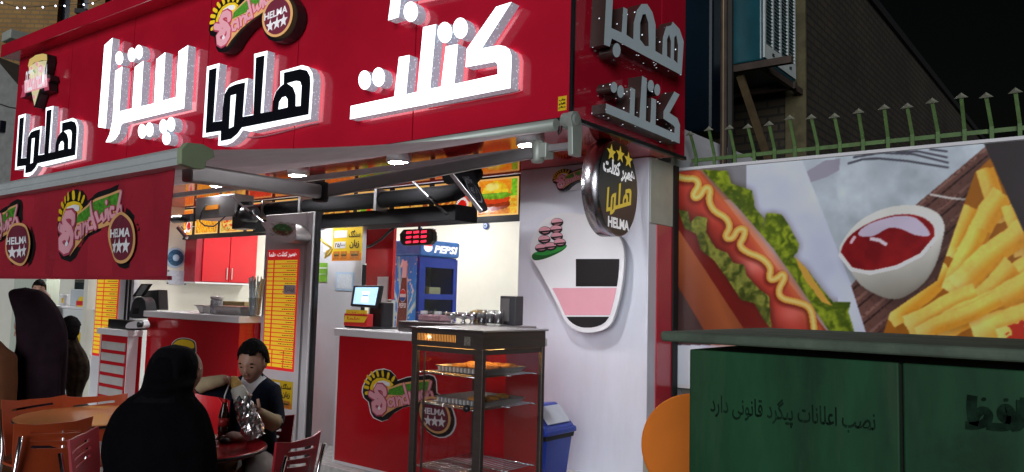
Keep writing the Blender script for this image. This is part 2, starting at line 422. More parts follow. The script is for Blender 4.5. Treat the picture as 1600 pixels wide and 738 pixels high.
struct(MB().box(-20, -3.1, 5.86, 8.6, 2.95, 3.05).build('ceiling', WHITE))
struct(MB().box(-3.2, -3.07, 6.07, 8.6, 0.002, 2.94).build('wall_right', WHITE))
LEDP = glow('led_panel_light', (1.0, 0.97, 0.94), 35.0)
for i, (x, y, wh) in enumerate([(-5.6, 7.5, 'beside the drinks fridge'), (-7.6, 7.6, 'over the tall red cupboard'), (-9.4, 7.5, 'over the left serving counter'), (-9.6, 6.1, 'beside the wall cupboards'), (-12.2, 5.25, 'over the white chest')]):
    t = thing('ceiling_light', 'lit square ceiling panel ' + wh, 'light', (x, y, 2.9), 'ceiling light panels inside the shop')
    zt = 2.945 if y > 5.9 else 2.69
    MB().box(x - .32, x + .32, y - .32, y + .32, zt - .03, zt).build('frame', WHITE, t)
    MB().add([(x - .29, y - .29, zt - .034), (x - .29, y + .29, zt - .034), (x + .29, y + .29, zt - .034), (x + .29, y - .29, zt - .034)], [(0, 1, 2, 3)]).build('diffuser', LEDP, t)

# ---------------------------------------------------------------- sign box (red fascia)
YF, XF, ZF = 4.229, -2.878, 2.70
def ztop(x): return 4.90 - 0.036 * (x + 13)
fas = thing('fascia_box', 'big red panelled sign box wrapping the corner above the shop', 'sign box', (-8, 4.3, 2.7))
seams = [-12.98, -11.07, -9.30, -7.57, -5.98, -4.41, XF]
for a, b in zip(seams[:-1], seams[1:]):
    g = .007
    MB().prism(FY(YF + .03), [(a + g, ZF), (b - (g if b < XF else 0), ZF), (b - (g if b < XF else 0), ztop(b)), (a + g, ztop(a))], w0=0, w1=.03).build('panel', RED, fas)
for a, b in ((YF + .03, 5.50), (5.514, 5.94)):
    MB().prism(FX(XF - .03), [(a, ZF), (b, ZF), (b, 4.6), (a, 4.6)], w0=0, w1=.03).build('side_panel', RED, fas)
MB().box(-12.95, XF - .034, YF + .034, 5.9, ZF + .012, 4.5).build('backing', BLKM, fas)
MB().prism(FY(YF - .10), [(-13.1, ztop(-13.1) - .02), (-2.80, ztop(-2.8) - .02), (-2.80, ztop(-2.8) + .17), (-13.1, ztop(-13.1) + .17)], w0=-.35, w1=.12, back=True).build('top_trim', RED, fas, bevel=.01)
MB().box(-13.0, XF + .012, YF - .014, YF + .022, ZF - .03, ZF - .002).build('edge_strip', BLK, fas)
MB().box(XF - .022, XF + .014, YF + .026, 5.95, ZF - .03, ZF - .002).build('edge_strip', BLK, fas)
MB().box(-13.0, XF - .03, YF + .03, 5.78, ZF - .026, ZF + .004).build('soffit_panel', mat('red_soffit', (0.62, 0.025, 0.03), 0.10, .35, var=.05), fas)
MB().box(XF - .02, XF + .004, YF - .004, YF + .02, ZF, 4.6).build('corner_strip', BLK, fas)
MB().box(-13.02, -12.985, YF + .02, 5.9, ZF, 4.85).build('end_panel', GREY, fas)
# yellow sticker at the corner of the fascia
q = at(879, 162, Y=YF)
t = MB().box(q.x - .035, q.x + .035, YF - .004, YF - .001, q.z - .05, q.z + .05).build('sticker', PYEL); tag(t, 'small yellow and black sticker low on the right end of the red fascia', 'sticker')
mb = MB()
for k, z in enumerate((.022, -.004, -.03)): put_text(mb, FY(YF), ['ﺏﺎﭼ', 'ﻮﻠﺑﺎﺗ', 'ﻢﻟﺎﺳ'][k], q.x - .028, q.z + z - .008, q.x + .028, q.z + z + .012, .0055, bold=.06)
mb.build('print', PBLACK, t)

# ---------------------------------------------------------------- channel letters
LETF = glow('lit_letter_face', (0.94, 0.97, 1.0), 2.6)
def ledmat(name, base, base_e, dot_e, scale, d0=.10, d1=.34):
    m = bpy.data.materials.new(name); m.use_nodes = True; n, l = m.node_tree.nodes, m.node_tree.links; p = n['Principled BSDF']
    p.inputs['Base Color'].default_value = (*base, 1); p.inputs['Roughness'].default_value = .3
    tc = n.new('ShaderNodeTexCoord'); vo = n.new('ShaderNodeTexVoronoi'); vo.inputs['Scale'].default_value = scale; l.new(tc.outputs['Object'], vo.inputs[0])
    mr = n.new('ShaderNodeMapRange'); mr.inputs[1].default_value = d0; mr.inputs[2].default_value = d1; mr.inputs[3].default_value = dot_e; mr.inputs[4].default_value = base_e; l.new(vo.outputs['Distance'], mr.inputs[0])
    p.inputs['Emission Color'].default_value = (.80, .88, 1, 1); l.new(mr.outputs[0], p.inputs['Emission Strength'])
    return m
LEDS = ledmat('lit_letter_return', (.42, .50, .60), .20, .9, 42, .05, .30)
LEDD = ledmat('dim_letter_return', (.05, .030, .026), .0, 1.8, 20, .04, .14)
DEP = 0.115
def ell(cx, cy, rx, ry, n=28, rot=0.0):
    return [(cx + rx * math.cos(2 * math.pi * k / n + rot), cy + ry * math.sin(2 * math.pi * k / n)) for k in range(n)]
def word(label, pieces, dots, conv, fr, face, ret, name='lettering', dep=DEP, grp='channel letters on the fascia'):
    c0 = conv(pieces[0][0] if isinstance(pieces[0], tuple) else pieces[0])
    u = sum(p[0] for p in c0) / len(c0); v = min(p[1] for p in c0); o = fr(u, v, 0)
    t = thing(name, label, 'sign letters', o, grp)
    for pc in pieces:
        out, holes = pc if isinstance(pc, tuple) else (pc, [])
        MB().prism(fr, conv(out), [conv(h) for h in holes], w0=.025, w1=dep, m=0, side=1).build('letter', [face, ret], t)
    for d in dots: MB().prism(fr, conv(ell(*d)), w0=.025, w1=dep, m=0, side=1).build('letter_dot', [face, ret], t)
    return t
FF = FY(YF)
cv = lambda ox, oy, s: (lambda pts: fY(zp(pts, ox, oy, s), YF - DEP))
word('glowing white word with three teeth and seven dots, tallest at its left end', [
    [(95, 85), (147, 38), (103, 618), (55, 610)],
    [(103, 707), (135, 706), (165, 688), (190, 650), (202, 598), (215, 585), (605, 490), (632, 85), (570, 125), (553, 418), (468, 440), (485, 130), (428, 175), (412, 458), (328, 478), (345, 185), (290, 225), (272, 490), (190, 510), (210, 222), (165, 250), (148, 560), (128, 655)]],
    [(190, 168, 25, 43), (270, 147, 25, 45), (316, 130, 25, 46), (336, 637, 26, 46), (384, 627, 25, 46), (473, 606, 26, 46), (522, 592, 26, 46), (492, 682, 27, 42)], cv(140, 50, 4.1), FF, LETF, LEDS)
word('large glowing white word at the right end of the fascia, above the awning bracket', [
    [(30, 612), (280, 558), (308, 330), (370, 318), (348, 545), (412, 530), (447, 158), (522, 140), (487, 512), (550, 500), (578, 268), (648, 255), (627, 485), (877, 430), (877, 370), (862, 357), (692, 388), (697, 285), (868, 40), (957, 12), (785, 280), (880, 262), (920, 268), (945, 288), (957, 325), (950, 508), (25, 688)]],
    [(110, 462, 36, 55), (190, 445, 36, 55), (572, 188, 42, 60), (662, 163, 42, 60)], cv(540, 0, 3.689), FF, LETF, LEDS)
word('glowing white word cut off by the top of the picture', [
    [(245, 118), (308, 98), (322, 0), (560, -52), (575, -230), (640, -245), (625, -66), (905, -128), (915, -60), (330, 70) , (318, 76)][:1] + [(306, 100), (318, -2), (560, -55), (575, -230), (640, -245), (628, -70), (905, -132), (925, -330), (850, -310), (838, -200), (700, -165), (705, -300), (510, -255), (500, -120), (380, -95), (390, -240), (290, -215)]],
    [(376, 68, 41, 58)], cv(540, 0, 3.689), FF, LETF, LEDS)
# the two black words with white outline (same letters)
OUT = [(55, 148), (140, 125), (105, 522), (158, 512), (162, 420), (168, 350), (185, 300), (215, 265), (260, 245), (333, 226), (305, 485), (368, 470), (375, 62), (465, 40), (437, 465), (497, 455), (502, 380), (518, 322), (552, 278), (553, 180), (700, 138), (745, 150), (770, 190), (776, 240), (758, 503), (350, 590), (300, 578), (272, 622), (232, 660), (190, 680), (130, 684), (135, 608), (25, 628)]
INK = [(72, 172), (122, 157), (98, 525), (160, 517), (165, 430), (175, 340), (205, 290), (250, 270), (315, 255), (298, 490), (372, 478), (390, 88), (447, 72), (420, 465), (500, 452), (505, 385), (525, 320), (560, 280), (578, 268), (580, 190), (690, 165), (735, 175), (755, 215), (758, 260), (745, 473), (292, 562), (262, 605), (220, 640), (150, 655), (152, 585), (48, 600)]
HOL = [[(217, 345), (255, 335), (238, 555), (205, 570)], [(540, 440), (545, 390), (565, 358), (590, 350), (605, 370), (605, 425)], [(600, 262), (660, 245), (690, 250), (700, 280), (693, 415), (657, 418), (658, 340), (640, 290)]]
INKM = mat('letter_black', (.008, .009, .014), .25, var=.1)
PLATE = glow('lit_letter_plate', (0.90, 0.95, 1.0), 1.6)
def black_word(label, conv, fr, dep):
    c0 = conv(OUT); u = sum(p[0] for p in c0) / len(c0); v = min(p[1] for p in c0)
    t = thing('lettering', label, 'sign letters', fr(u, v, 0), 'channel letters on the fascia')
    pl = MB().prism(fr, c0, w0=.025, w1=dep - .006, m=0, side=1).build('plate', [PLATE, LEDS], t)
    MB().prism(fr, conv(INK), [conv(h) for h in HOL], w0=dep - .005, w1=dep).build('black_inlay', INKM, t)
cB = cv(310, 70, 4.343)
black_word('black word with glowing white outline between the two large white words', cB, FF, DEP)
# far one: same letters carried over by an affine map found from four corners
srcp = np.array(cB([(55, 148), (25, 628), (758, 503), (776, 240), (465, 40)])); dstp = np.array(cv(10, 70, 3.357)([(55, 370), (37, 655), (357, 605), (370, 430), (238, 327)]))
AM = np.linalg.lstsq(np.c_[srcp, np.ones(5)], dstp, rcond=None)[0]
black_word('smaller black word with glowing white outline at the far left end of the fascia', lambda pts: [tuple(p) for p in (np.c_[np.array(cB(pts)), np.ones(len(pts))] @ AM)], FF, .10)
# dim letters on the side of the box
SD = .14
cs = lambda pts: fX(zp(pts, 930, 0, 3.073), XF + SD)
DIMF = mat('faint_glow_letter_face', (.42, .50, .52), .35, var=.06, emit=.06, ecol=(.75, .9, 1.0))  # letters are unlit; faint emission stands in for ambient light on the faces
word('pale unlit word with diagonal stroke, lower one on the side of the red box', [
    [(52, 497), (165, 545), (170, 420), (192, 430), (188, 556), (212, 567), (225, 365), (248, 378), (243, 580), (265, 590), (270, 470), (293, 480), (290, 600), (380, 640), (382, 612), (372, 600), (327, 570), (328, 535), (380, 440), (405, 455), (357, 543), (395, 568), (407, 600), (405, 690), (50, 542)]],
    [(90, 420, 16, 26), (122, 440, 16, 30), (267, 413, 15, 28), (298, 432, 14, 28)], cs, FX(XF), DIMF, LEDD, dep=SD, grp='unlit letters on the side of the sign box')
word('pale unlit word with two arches, upper one on the side of the red box', [
    ([(55, -60), (88, -60), (78, 135), (127, 157), (135, 35), (155, 45), (150, 168), (183, 190), (185, 110), (200, 50), (222, 20), (250, 20), (275, 60), (290, 120), (289, 245), (322, 265), (325, 180), (340, 130), (365, 122), (372, 105), (405, 140), (425, 200), (415, 362), (80, 185), (70, 225), (42, 215)],
     [[(215, 190), (216, 110), (228, 70), (242, 68), (255, 110), (257, 222), (240, 222)], [(345, 270), (345, 190), (355, 165), (364, 200), (362, 282)], [(378, 288), (380, 180), (390, 170), (398, 220), (395, 305)]])],
    [(103, 242, 19, 34)], cs, FX(XF), DIMF, LEDD, dep=SD, grp='unlit letters on the side of the sign box')

# ---------------------------------------------------------------- sandwich logo, drawn once in its own coordinates
_vl = lambda pts: fY(zp(pts, 80, 270, 4.475), 1.6)
_o, _e = _vl([(52, 380)])[0], _vl([(635, 500)])[0]
_W = _e[0] - _o[0]; _zc = _vl([(340, 380)])[0][1]
def LG(pts): return [((x - _o[0]) / _W, (z - _zc) / _W) for x, z in _vl(pts)]
LOGO_OUT = LG([(160, 620), (110, 600), (95, 560), (86, 460), (60, 430), (52, 380), (58, 330), (72, 285), (90, 235), (115, 190), (150, 145), (200, 118), (240, 125), (270, 165), (278, 200), (340, 150), (430, 105), (480, 78), (515, 85), (527, 120), (526, 240), (560, 262), (600, 310), (625, 380), (637, 450), (635, 510), (618, 575), (595, 620), (560, 655), (520, 670), (480, 660), (440, 625), (412, 560), (398, 480), (394, 390), (300, 450), (240, 520), (200, 590)])
def logo(mb, fr, cx, cz, wd, w0, rot=0.0, out=0, names=None, dx=1.0):
    """flat print layers; material slots: 0 black 1 yellow 2 green 3 tan 4 pink 5 dark pink 6 maroon 7 white"""
    cr, sr = math.cos(rot), math.sin(rot)
    def T(pts): return [(cx + wd * dx * ((u - .5) * cr - v * sr), cz + wd * ((u - .5) * sr + v * cr)) for u, v in LG(pts)]
    s = .0022 * (1 if wd < 1.3 else 1.6)
    k = wd * 2.0 / 1000
    P = lambda pts, lv, m: mb.prism(fr, T(pts), w0=w0 + lv * s, w1=w0 + lv * s, m=m)
    S = lambda pts, wdz, lv, m: mb.stroke(fr, T(pts), wdz * k, w0 + lv * s, m)
    for a in range(9):
        g = R(196 - a * 17.5); ca, sa = math.cos(g), math.sin(g)
        S([(190 + 100 * ca, 330 - 150 * sa), (190 + 122 * ca, 330 - 188 * sa)], 13, 1, 1)
    P([(100, 385), (103, 310), (120, 255), (150, 215), (190, 200), (230, 212), (252, 245), (215, 300), (190, 390)], 1, 1)
    S([(128, 350), (135, 300), (158, 262), (190, 245), (222, 252)], 16, 2, 7)
    P([(165, 580), (175, 500), (205, 350), (215, 290), (300, 215), (400, 160), (492, 118), (478, 250), (430, 330), (430, 362), (340, 405), (260, 462), (200, 530)], 2, 3)
    P([(212, 352), (222, 300), (305, 232), (400, 178), (484, 140), (474, 235), (400, 290), (300, 330)], 3, 2)
    for wdz, lv, m in ((34, 4, 5), (22, 5, 4)):
        S([(196, 345), (196, 312), (180, 292), (156, 297), (141, 330), (150, 370), (175, 400), (190, 440), (185, 492), (165, 527), (140, 537), (122, 515), (120, 470), (140, 440), (158, 446)], wdz + 2, lv, m)
        S([(105, 378), (138, 398)], wdz, lv, m)
        for st in ([(247, 390), (226, 385), (213, 415), (216, 452), (232, 455), (246, 420)], [(248, 372), (254, 445)], [(268, 362), (272, 432)], [(271, 390), (285, 355), (297, 365), (302, 418)],
                   [(338, 325), (318, 330), (308, 360), (315, 397), (332, 390)], [(322, 218), (345, 392)], [(354, 290), (362, 350), (378, 325), (379, 292), (388, 345), (402, 322), (404, 272)],
                   [(415, 265), (420, 330)], [(409, 210), (410, 216)], [(452, 250), (436, 250), (429, 280), (436, 312), (454, 302)], [(501, 140), (468, 292)], [(474, 268), (487, 235), (500, 240), (508, 290)]):
            S(st, wdz * .50, lv, m)
    P([(148, 490), (160, 470), (166, 495), (158, 512), (146, 508)], 6, 7)
    P(ell(516, 455, 103, 180, 36), 6.5, 3); P(ell(516, 455, 88, 158, 36), 7.3, 6)
    (u0, v0), (u1, v1) = T([(430, 462), (585, 445)]); (a, b) = T([(430, 402)])[0]
    if dx == 1.0:
        put_text(mb, fr, 'HELMA', u0, v0, u1, v0 + (b - v0), w0 + 8.2 * s, 7, bold=.03, slope=(v1 - v0) / (u1 - u0))
    st5 = [(math.cos(R(90 + 36 * i)) * (1 if i % 2 == 0 else .42), math.sin(R(90 + 36 * i)) * (1 if i % 2 == 0 else .42)) for i in range(10)]
    for x, y in ((468, 522), (513, 516), (558, 510)):
        (pu, pv), = T([(x, y)]); mb.prism(fr, [(pu + a * k * 22, pv + b * k * 22) for a, b in st5], w0=w0 + 8.2 * s, w1=w0 + 8.2 * s, m=7)
    return T
LMATS = [PBLACK, PYEL, PGREEN, PTAN, PPINK, PDPINK, PMAR, PWHITE]
def logo_outline(fr, cx, cz, wd, rot=0.0, grow=1.0):
    cr, sr = math.cos(rot), math.sin(rot)
    return [(cx + wd * grow * ((u - .5) * cr - v * sr), cz + wd * grow * ((u - .5) * sr + v * cr)) for u, v in LOGO_OUT]
# logo on the fascia: thick black box letters
a, b = at(333, 20, Y=YF - .12), at(472, 20, Y=YF - .12)
q = at(437, 27, Y=YF - .12); LW = b.x - a.x
# badge centre of the drawing is at u,v of (516,455)
(bu, bv), = LG([(516, 455)]); fcx, fcz = q.x - LW * (bu - .5), q.z - LW * bv
t = thing('sandwich_logo_sign', 'thick black sandwich logo sign with pink script, high on the red fascia', 'logo sign', (fcx, YF, fcz - .4))
MB().prism(FF, logo_outline(FF, fcx, fcz, LW), w0=.02, w1=.12).build('box', BLK, t)
LM2 = [PBLACK] + [None] * 7
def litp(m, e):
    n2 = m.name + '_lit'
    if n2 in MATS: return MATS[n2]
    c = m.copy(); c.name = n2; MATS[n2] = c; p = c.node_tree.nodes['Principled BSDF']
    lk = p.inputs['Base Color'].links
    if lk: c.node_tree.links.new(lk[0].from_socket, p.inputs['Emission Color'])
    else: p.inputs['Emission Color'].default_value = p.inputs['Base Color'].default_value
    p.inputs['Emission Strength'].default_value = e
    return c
mb = MB(); logo(mb, FF, fcx, fcz, LW, .121); mb.build('print', [litp(m, .5) for m in LMATS], t)

# pizza slice logo
PZ = cv(10, 70, 3.357)
t = thing('pizza_logo_sign', 'pizza slice logo sign with pink ribbon, at the far left of the fascia', 'logo sign', FF(*PZ([(150, 330)])[0]))
MB().prism(FF, PZ([(115, 110), (125, 75), (160, 52), (195, 45), (218, 50), (220, 85), (205, 155), (232, 158), (236, 185), (226, 200), (228, 240), (180, 258), (158, 330), (148, 330), (133, 262), (100, 278), (80, 282), (85, 240), (88, 215), (100, 190), (122, 180), (122, 140)]), w0=.02, w1=.12).build('box', BLK, t)
mb = MB()
pz = lambda pts, lv, m: mb.prism(FF, PZ(pts), w0=.12 + lv * .003, w1=.12 + lv * .003, m=m)
pz([(120, 118), (160, 92), (205, 85), (215, 86), (200, 160), (150, 322), (132, 230), (124, 150)], 1, 1)
pz([(117, 112), (126, 78), (160, 55), (195, 48), (216, 52), (218, 84), (190, 84), (150, 95), (122, 122)], 2, 0)
for e in ((165, 103, 6, 11), (186, 127, 11, 20), (137, 125, 5, 9), (168, 172, 9, 12), (150, 275, 6, 9)): pz(ell(*e), 3, 2)
pz([(144, 138), (152, 128), (158, 148), (150, 152)], 3, 3)
pz([(100, 192), (219, 155), (222, 222), (103, 256)], 4, 4)
pz([(100, 208), (86, 216), (90, 238), (80, 280), (103, 274), (108, 256)], 3.4, 5); pz([(219, 178), (235, 178), (226, 200), (230, 238), (206, 244), (205, 228)], 3.4, 5)
(u0, v0), (u1, v1) = PZ([(104, 250), (219, 215)])
put_text(mb, FF, 'PIZZA HELMA', u0, v0, u1, v0 + .30, .12 + .016, 6, bold=.01, slope=(v1 - v0) / (u1 - u0))
LY = mat('print_crust', (.75, .55, .18), .4); LC = mat('print_cheese', (.80, .72, .42), .4)
mb.build('print', [litp(m, .35) for m in (LY, LC, PPINK, PGREEN, PPINK, PDPINK, PWHITE)], t)

# thin wires under two of the words
for pts, lb in (([(370, 210), (392, 216), (420, 212), (450, 204), (480, 196), (497, 193)], 'thin pale wire sagging under the black word on the fascia'), ([(665, 168), (690, 164), (720, 160), (760, 152), (800, 145), (812, 141)], 'thin pink wire under the large white word on the fascia')):
    wv = MB().tube([at(x, y, Y=YF - .02) for x, y in chaikin(pts)], .006, 6).build('sign_wire', mat('pink_wire', (.45, .20, .24), .5)); tag(wv, lb, 'wire')
# ================================================================== AWNING
RAILM = mat('awning_rail_white', (.62, .66, .66), .35, .2, var=.08); OLIVE = mat('awning_cap_olive', (.30, .36, .22), .5, var=.15)
FAB = mat('awning_fabric', (.80, .70, .72), .85, var=.12, scale=5, bump=.25, bscale=40)
def translucent(m, f):
    n, l = m.node_tree.nodes, m.node_tree.links; p = n['Principled BSDF']; t = n.new('ShaderNodeBsdfTranslucent'); mx = n.new('ShaderNodeMixShader'); mx.inputs[0].default_value = f
    l.new(p.inputs['Base Color'].links[0].from_socket, t.inputs[0]); l.new(p.outputs[0], mx.inputs[1]); l.new(t.outputs[0], mx.inputs[2]); l.new(mx.outputs[0], n['Material Output'].inputs[0])
translucent(FAB, .5)
VAL = mat('valance_pvc', (.44, .030, .052), .32, var=.12, scale=3, bump=.15, bscale=14)
ARMM = mat('awning_arm_grey', (.34, .32, .325), .38, .4, var=.1); ARMG = mat('awning_cast_grey', (.42, .47, .42), .45, .3, var=.12)
aw = thing('awning', 'extended folding-arm awning with red logo valance over the tables', 'awning', (-5, 2.8, 2.3))
XE, XW, YR, ZR = -2.95, -9.0, 1.60, 1.985
MB().tube([(XE + .02, 4.13, 2.625), (XW, 4.13, 2.625)], .042, 14).build('roller', ARMG, aw)
nu, nv = 60, 16; vs, fs = [], []
for j in range(nv + 1):
    s = j / nv
    for i in range(nu + 1):
        x = XE + .0 + (XW - XE) * (i / nu); y = 4.13 + (YR + .03 - 4.13) * s; z = 2.585 + (2.03 - 2.585) * s
        z -= .05 * math.sin(math.pi * s) * (1 - .5 * math.exp(-(x - XE) ** 2 * 9)) + .010 * math.sin(x * 7.0 + s * 3) * math.sin(math.pi * s)
        vs.append((x, y, z))
for j in range(nv):
    for i in range(nu): k = j * (nu + 1) + i; fs.append((k, k + 1, k + nu + 2, k + nu + 1))
MB().add(vs, fs, 0, True).build('fabric', FAB, aw)
prof = [(-.055, -.03), (-.06, -.012), (-.052, -.006), (-.06, .0), (-.058, .022), (-.05, .027), (-.055, .032), (-.04, .045), (.0, .05), (.04, .03), (.045, -.02), (.0, -.035)]
frR = Fr((XE, YR, ZR), (0, 1, 0), (0, 0, 1), (1, 0, 0))
MB().prism(frR, prof, w0=XW - XE, w1=-.0, back=True).build('front_rail', RAILM, aw)
capp = [(-.06, -.03), (-.063, .03), (-.04, .06), (.03, .065), (.075, .05), (.085, .02), (.05, .0), (.045, -.035), (0, -.04)]
MB().prism(frR, capp, w0=.001, w1=.035, back=True).build('end_cap', OLIVE, aw, bevel=.004)
def wave(p):
    t = max(0, min(1, (1.955 - p.z) / .45))
    return (p.x, p.y + (.016 * math.sin(p.x * 7.0 + .6 + .8 * t) + .009 * math.sin(p.x * 19 + 2 * t) + .006 * math.sin(p.x * 41 + 5 * t) * (1 - t)) * (.45 + .55 * t), p.z - .006 * math.sin(p.x * 9.0) * t)
XV = -3.055
MB().prism(FY(YR - .008), [(XW, 1.505), (XV, 1.508), (XV + .01, 1.96), (XW, 1.96)], w0=-.003, w1=0).build('valance', VAL, aw, cut=.06, disp=wave)
MB().box(XW, XV, YR - .014, YR + .006, 1.495, 1.512).build('valance_hem', VAL, aw)
lc = (_o[0] + _e[0]) / 2
for cx in (lc, lc - 1.16, lc - 2.32):
    mb = MB(); mb.prism(FY(YR - .008), logo_outline(None, cx, _zc, _W), w0=.002, w1=.002, m=0)
    logo(mb, FY(YR - .008), cx, _zc, _W, .003)
    mb.build('printed_logo', LMATS, aw, cut=.06, disp=wave)
MB().box(XW, -2.75, 4.06, 4.105, 2.435, 2.48).build('torsion_bar', ARMM, aw, bevel=.004)
translucent(VAL, .25)
S0, E0, F0 = V((-3.05, 4.02, 2.43)), V((-3.87, 2.95, 2.085)), V((-3.17, 1.70, 1.965))
def arm_set(dx, mirror=False):
    f = lambda p: V((2 * (dx) - p.x if mirror else p.x + dx, p.y, p.z))
    s, e, q = f(S0), f(E0), f(F0)
    MB().bar(s, e, .05, .082).build('upper_arm', ARMM, aw, bevel=.012)
    MB().bar(e, q, .05, .085).build('forearm', ARMM, aw, bevel=.012)
    MB().lathe([(.045, -.06), (.05, -.04), (.05, .04), (.045, .06)], e, 14).build('elbow', BLKM, aw)
    c = f(V((-3.03, 4.06, 2.44)))
    MB().lathe([(.035, -.075), (.045, -.06), (.045, .06), (.03, .078)], c, 14).box(c.x - .03, c.x + .09, 4.03, 4.12, c.z - .05, c.z + .05).build('shoulder', ARMG, aw, bevel=.006)
arm_set(0.0); arm_set(-5.9, True)
mb = MB(); fb = Fr((-2.76, 4.10, 2.45), (0, 1, 0), (0, 0, 1), (1, 0, 0))
mb.prism(fb, [(-.05, -.06), (.05, -.06), (.06, .10), (.04, .20), (0, .235), (-.055, .225), (-.085, .18), (-.06, .12)], w0=-.02, w1=.02, back=True)
mb.build('bracket', ARMG, aw, bevel=.006)
MB().lathe([(.03, -.05), (.055, -.03), (.055, .05), (.03, .07)], (-2.80, 4.08, 2.625), 16, ax=(1, 0, 0)).build('gear_box', ARMG, aw)
MB().tube([(-2.83, 4.02, 2.58), (-2.83, 4.01, 2.54), (-2.82, 4.0, 2.52), (-2.81, 4.01, 2.54), (-2.81, 4.02, 2.58)], .006, 6).build('crank_eye', BLK, aw)

# ---------------------------------------------------------------- soffit downlights
DL = glow('downlight_lens', (.97, .97, 1.0), 250.0)
for x, wh in ((-3.37, 'beside the white pillar'), (-4.76, 'above the right counter'), (-6.15, 'above the narrow menu column'), (-7.54, 'above the long left counter'), (-8.93, 'beyond the left column')):
    t = thing('downlight', 'round lit surface downlight under the red soffit ' + wh, 'downlight', (x, 4.42, 2.58), 'downlights under the red soffit')
    MB().lathe([(.105, .093), (.105, .02), (.100, .0), (.088, -.002), (.086, .006)], (x, 4.42, 2.58), 28).build('housing', WHITE, t)
    MB().lathe([(.085, .0), (.083, -.003)], (x, 4.42, 2.58), 24).build('lens', DL, t)

# ================================================================== PILLAR AND COLUMNS
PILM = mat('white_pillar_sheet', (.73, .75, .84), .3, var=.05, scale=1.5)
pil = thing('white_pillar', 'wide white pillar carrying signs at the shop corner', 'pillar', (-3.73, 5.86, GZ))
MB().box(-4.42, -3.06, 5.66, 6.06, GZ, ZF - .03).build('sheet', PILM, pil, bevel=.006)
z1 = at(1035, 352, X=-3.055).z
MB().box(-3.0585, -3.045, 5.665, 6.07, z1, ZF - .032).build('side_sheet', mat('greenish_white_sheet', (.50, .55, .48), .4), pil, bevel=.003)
MB().box(-3.0585, -3.048, 5.80, 6.07, GZ, z1 - .004).build('red_side_strip', RED, pil)
MB().box(-3.13, -3.035, 6.075, 6.16, GZ, 2.66).build('dark_gap_fill', BLKM, pil)  # black strip stands in for the dark gap before the billboard
# logo and blank cut-out board on the pillar
PF = FY(5.66)
a, b = at(862, 280, Y=5.58), at(943, 280, Y=5.58); q = at(899, 281, Y=5.58)
t = thing('sandwich_logo_sign', 'small sandwich logo cut-out near the top of the white pillar', 'logo sign', (q.x, 5.66, q.z - .2))
lw = .50; lx = at(863, 285, Y=5.58).x + lw / 2; lz = q.z
MB().prism(PF, logo_outline(PF, lx, lz, lw), w0=.03, w1=.08).build('board', BLK, t)
MB().box(lx - .1, lx + .1, 5.631, 5.658, lz - .08, lz + .08).build('spacer', WHITE, t)
mb = MB(); logo(mb, PF, lx, lz, lw, .081); mb.build('print', LMATS, t)
t = thing('cutout_board', 'white rounded cut-out advertising board standing off the pillar, burgers printed on it', 'sign board', (-3.6, 5.66, 1.2))
BP = lambda pts: fY(zp(pts, 800, 200, 2.05), 5.53)
brd = [(60, 405), (72, 335), (120, 285), (200, 272), (290, 300), (350, 360), (358, 450), (340, 560), (310, 635), (240, 656), (180, 630), (140, 555), (95, 470)]
def smooth(pts, k=4):
    out = []; n = len(pts)
    for i in range(n):
        p0, p1, p2, p3 = [V((*pts[(i + j - 1) % n],)) for j in range(4)]
        for s in range(k):
            u = s / k
            q = .5 * ((2 * p1) + (p2 - p0) * u + (2 * p0 - 5 * p1 + 4 * p2 - p3) * u * u + (3 * p1 - p0 - 3 * p2 + p3) * u ** 3)
            out.append((q.x, q.y))
    return out
MB().prism(PF, BP(smooth(brd)), w0=.10, w1=.13, back=True).build('board', mat('white_board', (.80, .80, .82), .35, var=.02), t)
for z, x in ((2.05, -3.75), (1.5, -3.55)): MB().tube([(x, 5.658, z), (x, 5.562, z)], .02, 10).build('standoff', STEEL, t)
mb = MB()
bp = lambda pts, lv, m: mb.prism(PF, BP(pts), w0=.13 + lv * .0025, w1=.13 + lv * .0025, m=m)
bp(smooth([(66, 405), (100, 392), (150, 375), (176, 376), (160, 395), (110, 418), (72, 424)]), 1, 2); bp(smooth([(70, 402), (115, 388), (170, 374), (165, 388), (110, 408)]), 2, 3)
for cx, cy in ((95, 385), (125, 380), (155, 368), (105, 358), (145, 348), (107, 330), (143, 325), (146, 303)):
    bp(ell(cx, cy, 20, 14), 3, 0); bp(ell(cx, cy - 2.5, 18, 10), 4, 4); bp([(cx - 19, cy + 2), (cx + 19, cy - 2), (cx + 18, cy + 3), (cx - 17, cy + 7)], 5, 0)
# the printed figure itself is left out: plain colour fields only
def clip(pts, k, lo, hi):                        # keep the part of a polygon with lo < coordinate k < hi
    for lim, sg in ((lo, 1), (hi, -1)):
        out = []
        for p, q in zip(pts, pts[1:] + pts[:1]):
            a, b = sg * (p[k] - lim), sg * (q[k] - lim)
            if a >= 0: out.append(p)
            if a * b < 0: r_ = a / (a - b); out.append((p[0] + (q[0] - p[0]) * r_, p[1] + (q[1] - p[1]) * r_))
        pts = out
    return pts
ins = [(212 + (x - 212) * .90, 465 + (y - 465) * .92) for x, y in smooth(brd)]
bp(clip(clip(ins, 1, 420, 508), 0, 205, 999), 1, 0); bp(clip(ins, 1, 513, 600), 1, 1); bp(clip(ins, 1, 605, 640), 1, 0)
mb.build('print', [PBLACK, PPINK, mat('print_dark_green', (.01, .10, .02), .4), mat('print_green', (.03, .30, .05), .4), PPINK], t)

